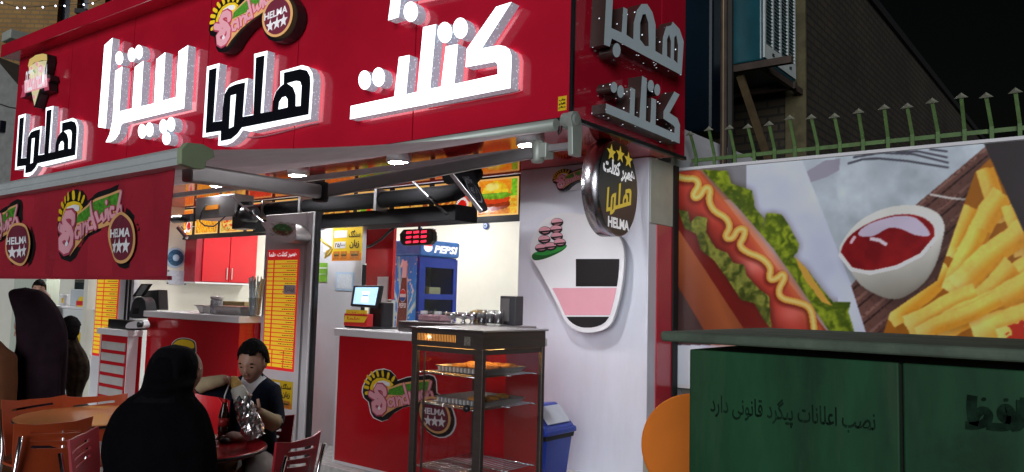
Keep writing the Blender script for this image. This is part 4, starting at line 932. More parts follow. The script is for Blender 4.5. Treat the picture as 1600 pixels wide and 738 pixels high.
mb.prism(fs_, ell(cx_, 1.47, .062, .085), w0=.009, w1=.009, m=1); mb.prism(fs_, [(cx_ + .058 * math.cos(a), 1.485 + .062 * math.sin(a)) for a in np.linspace(.1, math.pi - .1, 10)], w0=.011, w1=.011, m=2); mb.prism(fs_, [(cx_ + .058 * math.cos(a), 1.455 + .062 * math.sin(a)) for a in np.linspace(math.pi + .1, 2 * math.pi - .1, 10)], w0=.011, w1=.011, m=3)
put_text(mb, fs_, 'PEPSI', cx_ - .075, 1.31, cx_ + .075, 1.375, .011, 1, bold=.04, shear=.2)
mb.build('bottle_print', [mat('cola_print', (.22, .05, .028), .3, var=.6, scale=30), PWHITE, PRED, PBLUE], FR)
# what stands in and on the fridge
for k, (y, z, w_, h, m, lb) in enumerate([(-.20, 1.47, .17, .17, PYEL, 'small yellow carton behind the upper fridge pane'), (.06, 1.47, .20, .12, mat('beige_tub', (.5, .42, .28), .5), 'beige tub behind the upper fridge pane')]):
    t = fbox(-.12, .14, y - w_ / 2, y + w_ / 2, z + .001, z + h).build('carton', m, None, bevel=.01); tag(t, lb, 'carton')
mb = MB()
for k in range(60):
    a = fp(random.uniform(-.1, .16), random.gauss(-.02, .1), .83 + abs(random.gauss(0, .16))); d = V((random.uniform(-1, 1), random.uniform(-1, 1), random.uniform(-1, 1))).normalized() * .07; e = d.orthogonal().normalized() * .06
    mb.add([a + d, a + e, a - d, a - e], [(0, 1, 2, 3)])
t = mb.build('lettuce_bag', mat('lettuce', (.08, .22, .06), .5, var=.4, scale=20)); tag(t, 'green lettuce heaped behind the lower fridge pane', 'lettuce')
for dy, lb in ((-.1, 'left one of two small dark bottles on top of the fridge'), (.14, 'right one of two small dark bottles on top of the fridge')):
    t = thing('small_bottle', lb, 'bottle', fp(0, dy, zt), 'bottles on the fridge'); MB().lathe([(.035, 0), (.04, .02), (.04, .09), (.018, .13), (.016, .17)], fp(0, dy, zt + .001), 14).build('glass', mat('dark_bottle', (.03, .02, .01), .15), t); MB().lathe([(.019, .171), (.019, .195), (0, .2)], fp(0, dy, zt), 12).build('cap', CHROME, t)

# ================================================================== THINGS ON THE RIGHT COUNTER
zc = 1.166
t = thing('cash_register', 'black touchscreen cash register with lit screen on the right counter', 'cash register', at(575, 508, Z=zc))
sc_ = [at(552, 446, Y=4.60), at(597, 446, Y=4.66), at(590, 481, Y=4.62), at(547, 478, Y=4.56)]
n1 = (sc_[1] - sc_[0]).cross(sc_[3] - sc_[0]).normalized(); n1 = n1 if n1.y < 0 else -n1
MB().add(list(sc_) + [p - n1 * .035 for p in sc_], [(0, 3, 2, 1), (4, 5, 6, 7), (0, 1, 5, 4), (1, 2, 6, 5), (2, 3, 7, 6), (3, 0, 4, 7)]).build('screen_case', BLK, t, bevel=.006)
mm = sum(sc_, V()) / 4; sq = [mm + (p - mm) * .80 + n1 * .003 for p in sc_]
SCR = glow('screen_glow', (.42, .68, .90), .85); MB().add(sq, [(0, 3, 2, 1)]).build('screen', SCR, t)
mb = MB(); fS = Fr(mm, (sc_[1] - sc_[0]) / 2 * .8, (sc_[0] - sc_[3]) / 2 * .8, n1)
for a in ((-.30, .05, .30, .55), (-.30, -.75, .30, -.1)): mb.prism(fS, [(a[0], a[1]), (a[2], a[1]), (a[2], a[3]), (a[0], a[3])], w0=.0045, w1=.0045, m=0)
mb.prism(fS, [(-.25, .02), (.25, .02), (.25, .14), (-.25, .14)], w0=.006, w1=.006, m=1); mb.build('screen_windows', [glow('screen_white', (.8, .9, .95), .9), glow('screen_dark', (.12, .2, .3), .5)], t)
b = at(585, 506, Y=4.66); MB().box(b.x - .06, b.x + .12, 4.64, 4.78, zc + .001, 1.40).build('body', BLK, t, bevel=.015); MB().box(b.x - .22, b.x + .16, 4.50, 4.80, zc + .0005, zc + .016).build('base', BLK, t, bevel=.004)
t = thing('napkin_box', 'red and yellow napkin box leaning below the register screen', 'box', at(556, 508, Y=4.48)); p, q = at(541, 509, Y=4.50), at(578, 486, Y=4.50)
MB().box(p.x, q.x, 4.47, 4.54, zc + .018, q.z - .03).build('box', PRED, t, bevel=.004)
fn_ = Fr((0, 4.468, 0), (1, 0, 0), (0, -.25, .97), (0, -.97, -.25)); zz = q.z
fn_ = Fr((0, 4.466, zc + .05), (1, 0, 0), (0, .12, .99), (0, -.99, .12)); hh = zz - zc - .045
mb = MB().prism(fn_, [(p.x + .01, 0), (q.x - .03, .005), (q.x, .05), (q.x - .005, hh), (p.x + .02, hh)], w0=.001, w1=.003, m=0); put_text(mb, fn_, persian('همبر کتلت'), p.x + .04, hh * .55, q.x - .03, hh * .85, .005, 1, bold=.02); put_text(mb, fn_, persian('هلما'), p.x + .05, hh * .2, q.x - .08, hh * .45, .005, 1, bold=.02); mb.build('front_print', [PYEL, PRED], t)
t = MB().box(-4.75, -3.56, 4.47, 4.81, zc + .001, 1.252).build('counter_riser', STEEL, None, bevel=.004); tag(t, 'low steel riser on the counter behind the food warmer', 'riser')
zr_ = 1.253
CLR = glassmat('clear_plastic', (.92, .93, .94), .10, .12)
t = thing('plastic_box', 'clear lidded plastic box with pink napkins on the right counter', 'box', at(670, 508, Y=4.6)); p, q = at(650, 512, Y=4.60), at(691, 488, Y=4.60)
MB().box(p.x, q.x, 4.58, 4.78, zr_ + .001, q.z - .01).build('shell', CLR, t, bevel=.006); MB().box(p.x - .006, q.x + .006, 4.575, 4.785, q.z - .009, q.z).build('lid', CLR, t, bevel=.003)
MB().box(p.x + .02, q.x - .02, 4.60, 4.76, zr_ + .003, zr_ + .055).build('napkins', mat('pink_paper', (.75, .42, .47), .8, bump=.4, bscale=30), t, bevel=.01)
for dx in (.08, .24): MB().box(p.x + dx, p.x + dx + .05, 4.568, 4.60, q.z - .02, q.z + .006).build('clip', PWHITE, t)
t = thing('steel_bowl', 'small footed steel bowls grouped beside the plastic box', 'bowl', at(718, 510, Y=4.6))
for px_ in (706, 724, 738): p = at(px_, 510, Y=4.62); MB().lathe([(.03, 0), (.012, .015), (.012, .03), (.05, .045), (.062, .085), (.058, .085), (.045, .05), (0, .04)], V((p.x, 4.62, zr_)), 18).build('bowl', CHROME, t)
for i, px_ in enumerate((753, 766, 779)):
    p = at(px_, 514, Y=4.60); t = thing('glass_jar', ['leftmost', 'middle', 'rightmost'][i] + ' of three printed glass jars next to the steel bowls', 'jar', (p.x, 4.6, zr_), 'jars on the right counter')
    MB().lathe([(.040, 0), (.042, .01), (.042, .115), (.039, .115), (.039, .012), (0, .008)], V((p.x, 4.60, zr_)), 20).build('glass', CLR, t); MB().lathe([(.034, .012), (.034, .085), (0, .086)], V((p.x, 4.60, zr_)), 14).build('contents', mat('jar_dark', (.10, .09, .09), .5, var=.6, scale=60), t)
p, q = at(780, 516, Y=4.7), at(806, 463, Y=4.7); t = thing('speaker_box', 'upright dark grey box at the right end of the counter', 'speaker', (p.x, 4.7, zr_)); MB().box(p.x, q.x, 4.70, 4.80, zr_ + .001, q.z).build('case', mat('dark_grey_case', (.05, .05, .055), .45), t, bevel=.006); MB().box(p.x + .012, q.x - .06, 4.694, 4.699, zr_ + .03, q.z - .02).build('panel', GREY, t)
mb = MB().lathe([(.07, 0), (.075, .015), (.03, .03), (0, .032)], V((at(745, 505, Y=4.7).x, 4.72, zr_ + .08)), 16)
for k in range(4): mb.lathe([(.065, .0), (.07, .01), (.065, .02)], V((at(745, 505, Y=4.7).x, 4.72, zr_ + .001 + k * .021)), 16)
t = mb.build('bread_stack', mat('toasted_bread', (.42, .28, .10), .8, var=.3)); tag(t, 'little stack of flat breads behind the steel bowls', 'bread')

# ================================================================== THINGS ON THE LEFT COUNTER
zl = 1.236
def LCp(x, y, Y=4.25): return at(150 + x / 5.678, 430 + y / 5.678, Y=Y)
for k in range(3):
    p = LCp(1090, 0, 4.45); q = LCp(1370, 0, 4.45); t = MB().box(p.x + random.uniform(-.01, .01), q.x, 4.40, 4.58, zl + .001 + k * .042, zl + .040 + k * .042).build('pizza_box', mat('cardboard', (.33, .24, .10), .8), None, bevel=.003); tag(t, ['lowest', 'middle', 'topmost'][k] + ' brown pizza box of the stack on the left counter', 'box', 'pizza boxes on the left counter')
FOIL = mat('foil', (.75, .75, .74), .28, .85, bump=.5, bscale=45)
for a, b, lb in ((975, 1040, 'small foil tray left of the jar'), (1105, 1370, 'long foil tray in front of the pizza boxes')):
    p, q = LCp(a, 0, 4.2), LCp(b, 0, 4.2); t = thing('foil_tray', lb, 'tray', ((p.x + q.x) / 2, 4.2, zl)); x0, x1 = p.x, q.x
    mb = MB(); mb.add([(x0 + .03, 4.14, zl), (x1 - .03, 4.14, zl), (x1 - .03, 4.28, zl), (x0 + .03, 4.28, zl), (x0, 4.11, zl + .075), (x1, 4.11, zl + .075), (x1, 4.31, zl + .075), (x0, 4.31, zl + .075)], [(3, 2, 1, 0), (0, 1, 5, 4), (1, 2, 6, 5), (2, 3, 7, 6), (3, 0, 4, 7)]); mb.build('tray', FOIL, t); MB().box(x0 - .012, x1 + .012, 4.10, 4.32, zl + .0755, zl + .083).build('rim', FOIL, t)
p = LCp(1085, 0, 4.16); t = thing('jar', 'printed glass jar with foil lid on the left counter', 'jar', (p.x, 4.16, zl)); MB().lathe([(.055, 0), (.058, .02), (.058, .13), (.05, .145)], (p.x, 4.16, zl), 18).build('jar_body', mat('jar_print', (.45, .45, .48), .3, var=.7, scale=30), t); MB().lathe([(.06, .146), (.062, .17), (.04, .178), (0, .18)], (p.x, 4.16, zl), 18).build('lid', FOIL, t)
p = LCp(1425, 0, 4.2); t = thing('straw_cup', 'clear cup full of pale blue straws next to the menu column', 'cup', (p.x, 4.2, zl)); MB().lathe([(.05, 0), (.062, .17), (.058, .17), (.046, .006)], (p.x, 4.2, zl), 18).build('cup', CLR, t)
mb = MB()
for k in range(44):
    a, r_ = random.uniform(0, 6.28), random.uniform(0, .04); b = V((p.x + r_ * math.cos(a), 4.2 + r_ * math.sin(a), zl + .01)); mb.tube([b, b + V((math.cos(a) * .03 + random.gauss(0, .01), math.sin(a) * .03, random.uniform(.27, .37)))], .006, 5, caps=False)
mb.build('straws', mat('pale_blue_straw', (.66, .82, .88), .5), t)
t = thing('coffee_grinder', 'black coffee machine with tilted screen beyond the left counter', 'machine', LCp(430, 300, 4.35))
LQ = lambda pts, Y: fY(zp(pts, 150, 430, 5.678), Y)
MB().prism(FY(4.62), LQ([(400, 140), (550, 130), (558, 310), (395, 310)], 4.5), w0=0, w1=.12, back=True).build('rear_case', BLK, t, bevel=.01)
MB().prism(FY(4.46), LQ(smooth([(298, 375), (310, 300), (330, 230), (370, 195), (415, 205), (440, 260), (440, 375)]), 4.34), [LQ([(330, 290), (385, 290), (375, 345), (318, 345)], 4.34)], w0=0, w1=.12, back=True).build('dispenser', mat('dark_grey_plastic', (.05, .055, .06), .3), t)
MB().prism(FY(4.42), LQ([(290, 190), (370, 78), (458, 78), (385, 188)], 4.36), w0=0, w1=.02, back=True).build('screen', BLK, t); MB().prism(FY(4.40), LQ([(325, 180), (378, 90), (440, 88), (372, 180)], 4.36), w0=.002, w1=.004).build('glass', mat('screen_mirror', (.55, .62, .62), .1, .3), t)
MB().box(*(lambda a, b: (a[0], b[0]))(*LQ([(300, 300), (550, 300)], 4.45)), 4.30, 4.60, 1.0, LQ([(0, 376)], 4.4)[0][1]).build('stand', BLK, t)
zs = 1.026
p, q = LCp(135, 0, 3.95), LCp(400, 0, 3.95); t = MB().box(p.x, q.x - .04, 3.95, 4.02, zs, LCp(200, 395, 3.95).z).build('card_reader_stand', BLK, None, bevel=.006); tag(t, 'low black rack on the small drawer counter', 'rack')
p = LCp(350, 0, 3.9); mb = MB(); mb.prism(FY(3.95), LQ(smooth([(275, 470), (285, 430), (340, 410), (410, 402), (432, 420), (430, 465), (380, 472)]), 3.9), w0=0, w1=.06, back=True); t = mb.build('card_terminal', PWHITE, None, bevel=.01); tag(t, 'white card terminal lying on the small drawer counter', 'card terminal'); MB().lathe([(.03, -.01), (.03, .05), (0, .06)], LCp(415, 440, 3.9), 14, ax=(0, -1, 0)).build('black_roller', BLK, t)
# cupboards and plates on the cream partition (it faces right)
t = thing('wall_cupboard', 'red double-door cupboard hung on the cream wall', 'cupboard', (-10.6, 6.3, 1.6))
a, b = at(315, 440, X=-10.45), at(399, 443, X=-10.45); z0, z1 = at(350, 442, X=-10.45).z, at(350, 366, X=-10.45).z + .35; ym = at(357, 440, X=-10.45).y
MB().box(-10.777, -10.47, a.y - .10, b.y, z0, z1).build('carcass', mat('dark_red_laminate', (.30, .01, .02), .3), t)
for y0, y1, y in ((a.y, ym - .006, ym - .04), (ym + .006, b.y, ym + .04)):
    d_ = MB().box(-10.468, -10.448, y0, y1, z0 + .01, z1).build('door', REDG, t, bevel=.003); MB().box(-10.446, -10.43, y - .008, y + .008, z0 + .05, z0 + .22).build('handle', CHROME, d_)
MB().box(-10.77, -10.45, a.y - .1, b.y, z0 - .02, z0 - .002).build('bottom_rail', WHITE, t)
t = thing('wall_plaque', 'round blue and white plaque on the cream wall beside the banner', 'plaque', at(273, 402, X=-10.76)); p = at(274, 403, X=-10.77)
for r_, h, m in ((.15, .0, PLBLUE), (.12, .010, mat('plaque_blue', (.03, .13, .25), .4, var=.8, scale=40)), (.05, .018, PLBLUE)): MB().lathe([(r_, 0), (r_ * .97, .008), (0, .009)], p + V((h, 0, 0)), 24, ax=(1, 0, 0)).build('disc', m, t)
t = sheet_ = MB().prism(FX(-10.78), fX([(262, 422), (292, 424), (291, 446), (261, 444)], -10.77), w0=.002, w1=.012).build('framed_notice', mat('notice_pale', (.55, .60, .68), .3, var=.2, scale=30)); tag(t, 'pale framed notice on the cream wall left of the red cupboard', 'notice')
for (x, y) in ((263.5, 423.5), (290.5, 425.5), (289.5, 444.5), (262.5, 442.5)): p = at(x, y, X=-10.76); MB().lathe([(.014, 0), (.012, .008), (0, .01)], V((-10.768, p.y, p.z)), 10, ax=(1, 0, 0)).build('screw_cap', GREY, t)

# ================================================================== LEFT ROOM: WHITE CHEST WITH BOXES
t = thing('white_chest', 'white freezer chest with round neon-coloured logo in the left room', 'freezer', (-11.4, 4.9, 0))
MB().box(-12.3, -10.62, 4.62, 5.3, .001, 1.165).build('body', mat('freezer_white', (.66, .70, .68), .35, var=.04), t, bevel=.01); MB().box(-12.32, -10.6, 4.60, 5.32, 1.168, 1.20).build('lid', WHITE, t, bevel=.006)
fc = FY(4.62); NQ = lambda pts: fY(zp(pts, 0, 430, 3.5125), 4.615); mb = MB()
for g_, pts, lv, m in ((1, [(415, 310), (450, 305), (485, 345), (495, 390), (505, 410), (505, 470), (490, 520), (470, 530), (400, 530), (400, 400)], 1, 3), (1, [(425, 320), (455, 320), (480, 355), (488, 400), (425, 400)], 2, 0), (1, [(420, 405), (490, 405), (495, 470), (480, 500), (420, 500)], 2, 1), (1, [(430, 430), (485, 425), (485, 440), (430, 445)], 3, 2)): mb.prism(fc, NQ(smooth(pts, 3)), w0=lv * .003, w1=lv * .003, m=m)
mb.build('printed_logo', [PYEL, PMAG, PWHITE, PWHITE], t)
p, q = at(107, 500, Y=4.7), at(154, 462, Y=4.7)
t = thing('clear_tub', 'large clear tub with yellow logo on the white chest', 'tub', (p.x, 4.7, 1.2)); MB().box(p.x, q.x, 4.70, 5.0, 1.201, 1.44).build('tub', mat('frosted_tub', (.50, .56, .58), .25, var=.05), t, bevel=.01)
c_ = at(129, 474, Y=4.7); mb = MB().prism(FY(4.70), [(c_.x - .16, c_.z - .09), (c_.x + .16, c_.z - .09), (c_.x + .18, c_.z), (c_.x + .1, c_.z + .09), (c_.x - .1, c_.z + .09), (c_.x - .18, c_.z)], w0=.002, w1=.002, m=0); mb.prism(FY(4.70), [(c_.x - .2, c_.z - .035), (c_.x + .2, c_.z - .03), (c_.x + .2, c_.z + .03), (c_.x - .2, c_.z + .03)], w0=.004, w1=.004, m=1); mb.build('printed_logo', [PYEL, PRED], t)
p, q = at(90, 495, Y=4.75), at(104, 467, Y=4.75); t = MB().box(p.x, q.x, 4.75, 4.95, 1.201, 1.36).build('small_carton', WHITE, None, bevel=.006); tag(t, 'small white carton left of the clear tub', 'carton'); MB().box(p.x + .1, q.x - .1, 4.744, 4.749, 1.24, 1.31).build('label_print', PYEL, t)
p, q = at(115, 460, Y=5.6), at(152, 442, Y=5.6); t = thing('microwave', 'grey microwave on the shelf behind the chef', 'microwave', (p.x, 5.6, 1.4)); MB().box(p.x, q.x, 5.60, 5.86, p.z, q.z + .05).build('case', GREY, t, bevel=.01); MB().box(p.x + .06, q.x - .25, 5.59, 5.599, p.z + .03, q.z).build('door', mat('dark_glass', (.05, .07, .08), .1), t)
MB().box(p.x - .5, q.x + .6, 5.55, 5.89, p.z - .05, p.z - .004).build('shelf', WHITE, t)
t = MB().box(-13.9, -12.65, 4.7, 4.9, .001, 2.6).build('pale_curtain', mat('pale_green_panel', (.52, .58, .48), .6, var=.1, stretch=(9, 9, .4)), None, bevel=.01); tag(t, 'pale greenish panel standing at the far left of the shop', 'panel')
# ================================================================== FOOD WARMER
WB = mat('warmer_bronze', (.115, .095, .085), .33, .6, var=.15, stretch=(1, 1, 8)); WG = glassmat('warmer_glass', (.93, .93, .94), .035)
x0, x1, y0, y1, zt = -3.69, -3.07, 3.60, 4.25, 1.245
W_ = thing('food_warmer', 'tall bronze food warmer cabinet with glass sides and glowing amber grille', 'food warmer', ((x0 + x1) / 2, (y0 + y1) / 2, GZ))
fw_ = FY(y0)
slots = []
sx0, sx1 = x0 + .055, x0 + .40
for k in range(25):
    a = sx0 + (sx1 - sx0) * k / 25; slots.append([(a, zt - .072), (a + .0085, zt - .072), (a + .0085, zt - .026), (a, zt - .026)][::-1])
MB().prism(fw_, [(x0, zt - .105), (x1, zt - .105), (x1, zt), (x0, zt)], slots, w0=-.012, w1=0).build('grille', WB, W_)
mb = MB(); mb.box(x1 - .012, x1, y0 + .013, y1, zt - .105, zt); mb.box(x0, x0 + .012, y0 + .013, y1, zt - .105, zt); mb.box(x0 + .013, x1 - .013, y1 - .012, y1, zt - .105, zt); mb.box(x0 + .013, x1 - .013, y0 + .013, y1 - .013, zt - .012, zt - .001); mb.build('hood', WB, W_); MB().tube([(x0 + .1, (y0 + y1) / 2, zt - .09), (x1 - .1, (y0 + y1) / 2, zt - .09)], .011, 10).build('heat_tube', glow('heat_tube_glow', (1.0, .55, .18), 28.0), W_)
MB().box(x0 - .012, x1 + .02, y0 - .02, y1 + .01, zt + .0015, zt + .014).build('top_plate', STEEL, W_, bevel=.003)
AMB = glow('amber_heat', (1.0, .46, .10), 9.0)
MB().box(x0 + .03, x1 - .15, y0 + .04, y0 + .06, zt - .095, zt - .02).build('heat_reflector', AMB, W_)
BULB = glow('warmer_bulb', (1, .78, .45), 60.0); MB().lathe([(0, -.016), (.016, 0), (0, .016)], (x0 + .17, y0 + .022, zt - .048), 12).build('bulb', BULB, W_)
MB().box(x0 + .47, x0 + .52, y0 - .004, y0 - .0005, zt - .085, zt - .03).build('name_plate', mat('plate_grey', (.30, .28, .24), .4, .5, var=.7, scale=120), W_)
for x, y, wd in ((x0, y0, .05), (x1 - .07, y0, .07), (x0, y1 - .035, .035), (x1 - .035, y1 - .035, .035)): MB().box(x + .004, x + wd, y + .004, y + .035, GZ, zt - .106).build('post', WB, W_, bevel=.003)
MB().box(x0 + .01, x1 - .01, y0 + .01, y1 - .01, GZ + .03, .08).build('base', WB, W_, bevel=.004)
for zz in (zt - .14,): MB().box(x0 + .05, x1 - .04, y0 + .006, y0 + .03, zz, zz + .032).build('rail', WB, W_)
MB().box(x1 - .03, x1 - .006, y0 + .04, y1 - .04, zt - .14, zt - .108).build('rail', WB, W_)
MB().box(x0 + .05, x1 - .04, y0 + .012, y0 + .017, .09, zt - .145).build('pane', WG, W_)
MB().box(x1 - .017, x1 - .012, y0 + .04, y1 - .04, .09, zt - .145).build('pane', WG, W_); MB().box(x0 + .012, x0 + .017, y0 + .04, y1 - .04, .09, zt - .112).build('pane', WG, W_)
MB().box(x0 + .12, x0 + .128, y0 + .0, y0 + .011, .09, zt - .15).build('door_edge', WB, W_); MB().lathe([(.010, 0), (.022, .012), (.022, .03), (0, .036)], (x1 - .10, y0 + .002, .78), 14, ax=(0, -1, 0)).build('knob', BLK, W_)
for j, z in enumerate((.965, .765, .36)):
    mb = MB()
    for k in range(15): mb.tube([(x0 + .045 + k * .037, y0 + .05, z), (x0 + .045 + k * .037, y1 - .05, z)], .0035, 6)
    for y in (y0 + .05, (y0 + y1) / 2, y1 - .05): mb.tube([(x0 + .03, y, z - .004), (x1 - .03, y, z - .004)], .005, 6)
    mb.build('wire_shelf', CHROME, W_)
CRUST = mat('pizza_crust', (.60, .28, .06), .7, var=.5, scale=28, bump=.6, bscale=40)
for z, lb, top in ((.972, 'tray with orange pizza on the upper shelf of the warmer', True), (.772, 'half empty baking tray on the lower shelf of the warmer', False)):
    t = thing('baking_tray', lb, 'tray', (-3.4, 3.95, z), 'trays in the food warmer'); a0, a1, b0, b1 = x0 + .13, x1 - .05, y0 + .10, y1 - .14
    mb = MB(); mb.add([(a0 + .03, b0 + .03, z), (a1 - .03, b0 + .03, z), (a1 - .03, b1 - .03, z), (a0 + .03, b1 - .03, z), (a0, b0, z + .04), (a1, b0, z + .04), (a1, b1, z + .04), (a0, b1, z + .04)], [(0, 1, 2, 3), (0, 4, 5, 1), (1, 5, 6, 2), (2, 6, 7, 3), (3, 7, 4, 0)])
    mb.build('tray', mat('tray_metal', (.40, .38, .35), .35, .7), t); mb = MB()
    for k in range(12): xx = a0 + .03 + k * (a1 - a0 - .05) / 12; mb.box(xx, xx + .012, b0 - .004, b0 + .012, z + .006, z + .034)
    mb.build('lattice', mat('pale_lattice', (.6, .6, .58), .4), t)
    mb = MB(); rr_ = random.Random(3 if top else 9)
    for k in range(26 if top else 7):
        cx_, cy_ = rr_.uniform(a0 + .06 if top else (a0 + a1) / 2, a1 - .06), rr_.uniform(b0 + .05, b1 - .05); mb.lathe([(.05, 0), (.052, .012), (.03, .024), (0, .026)], (cx_, cy_, z + .022 + rr_.uniform(0, .012)), 9)
    f = mb.build('pizza_slices', CRUST); tag(f, 'golden pizza pieces heaped on the upper warmer tray' if top else 'few baked pieces left on the lower warmer tray', 'pizza')

# ================================================================== BLUE BIN
BB = mat('bin_blue', (.01, .05, .42), .3, var=.08)
t = thing('swing_bin', 'blue plastic bin with pale swing lid between warmer and pillar', 'bin', (-3.74, 5.08, GZ)); bx, by = -3.74, 5.08
def ring(cx, cy, wx, wy, z): return [(cx - wx, cy - wy, z), (cx + wx, cy - wy, z), (cx + wx, cy + wy, z), (cx - wx, cy + wy, z)]
Q = [(0, 1, 5, 4), (1, 2, 6, 5), (2, 3, 7, 6), (3, 0, 4, 7)]
MB().add(ring(bx, by, .18, .15, GZ) + ring(bx, by, .23, .19, .40), Q + [(3, 2, 1, 0), (4, 5, 6, 7)]).build('body', BB, t, bevel=.02, seg=3)
MB().add(ring(bx, by, .232, .192, .37) + ring(bx, by, .237, .196, .405), Q).build('liner_edge', BLKM, t)
MB().add(ring(bx, by, .255, .215, .407) + ring(bx, by, .25, .21, .455) , Q + [(3, 2, 1, 0), (4, 5, 6, 7)]).build('lid_rim', BB, t, bevel=.015, seg=3)
MB().add([(bx - .24, by - .2, .457), (bx + .24, by - .2, .457), (bx + .24, by + .2, .457), (bx - .24, by + .2, .457), (bx - .17, by - .17, .60), (bx + .08, by - .17, .63), (bx + .08, by + .17, .63), (bx - .17, by + .17, .60)], Q + [(4, 5, 6, 7)]).build('lid', BB, t, bevel=.02, seg=3)
n_ = V((.18, 0, .16)).normalized(); MB().obox((bx + .168, by, .552), (-.055, 0, .062), (0, .15, 0), n_ * .006).build('flap', mat('flap_pale', (.62, .68, .76), .35), t, bevel=.004)

# ================================================================== ROUND PROJECTING SIGN
an = R(7); nrm = V((math.cos(an), math.sin(an), 0)); ux = V((-math.sin(an), math.cos(an), 0)); cc = at(967, 294, X=-3.0); Rs = .372
t = thing('round_projecting_sign', 'round black projecting sign with steel rim hanging at the corner', 'sign', cc - V((0, 0, Rs)))
MB().lathe([(Rs - .012, -.14), (Rs, -.138), (Rs, -.002), (Rs - .006, 0)], cc, 56, ax=nrm).build('rim', mat('rim_steel', (.42, .41, .44), .22, 1.0, var=.25, scale=3), t)
fr_ = Fr(cc, ux, (0, 0, 1), nrm)
MB().prism(fr_, ell(0, 0, Rs - .008, Rs - .008, 48), w0=-.002, w1=.002).build('face', mat('sign_face_black', (.012, .012, .014), .3), t)
GOLD = mat('print_gold', (.75, .56, .06), .4, var=.03); mb = MB()
st5 = [(math.cos(R(90 + 36 * i)) * (1 if i % 2 == 0 else .42), math.sin(R(90 + 36 * i)) * (1 if i % 2 == 0 else .42)) for i in range(10)]
for u, v in ((-.155, .245), (.01, .26), (.17, .245)): mb.prism(fr_, [(u + a * .085, v + b * .07) for a, b in st5], w0=.004, w1=.004, m=1)
put_text(mb, fr_, persian('همبر کتلت'), -.30, .055, .30, .20, .004, 0, bold=.05)
wp = [((x - 400) / 750 * .50, -(y - 380) / 640 * .27 - .09) for x, y in INK]; wh = [[((x - 400) / 750 * .50, -(y - 380) / 640 * .27 - .09) for x, y in h] for h in HOL]
mb.prism(fr_, [(u, v + .11 * u) for u, v in wp], [[(u, v + .11 * u) for u, v in h] for h in wh], w0=.004, w1=.004, m=1)
put_text(mb, fr_, 'HELMA', -.20, -.315, .20, -.235, .004, 0, bold=.04); mb.build('print', [litp(PWHITE, .35), litp(GOLD, .35)], t)
MB().box(cc.x - .10, cc.x - .04, cc.y - .03, cc.y + .03, cc.z + Rs - .004, ZF - .025).build('hanger', BLK, t)

# ================================================================== BOUNDARY WALL, BILLBOARD, FENCE
YW = 6.24
bw_ = thing('boundary_wall', 'dark plastered boundary wall behind the food billboard', 'wall', (1, 6.35, GZ)); MB().box(-3.03, 9, YW, YW + .22, GZ, 2.58).build('masonry', mat('dark_plaster', (.16, .15, .13), .9, var=.35, scale=3, bump=.4, bscale=30), bw_)
MB().box(-3.03, 9, 6.08, YW - .002, GZ, .62).build('ledge', mat('ledge_plaster', (.26, .25, .20), .9, var=.3, scale=4), bw_, bevel=.02)
BX0, BX1, BZ0, BZ1 = at(1057, 268, Y=6.17).x, 1.3, .76, at(1300, 246, Y=6.17).z
bb = thing('billboard', 'wide food billboard with hot dog, ketchup bowl and fries', 'billboard', (0, 6.2, .7))
MB().box(BX0 - .03, BX1 + .03, 6.185, 6.235, BZ0 - .03, BZ1 + .03).build('frame', WHITE, bb, bevel=.004)
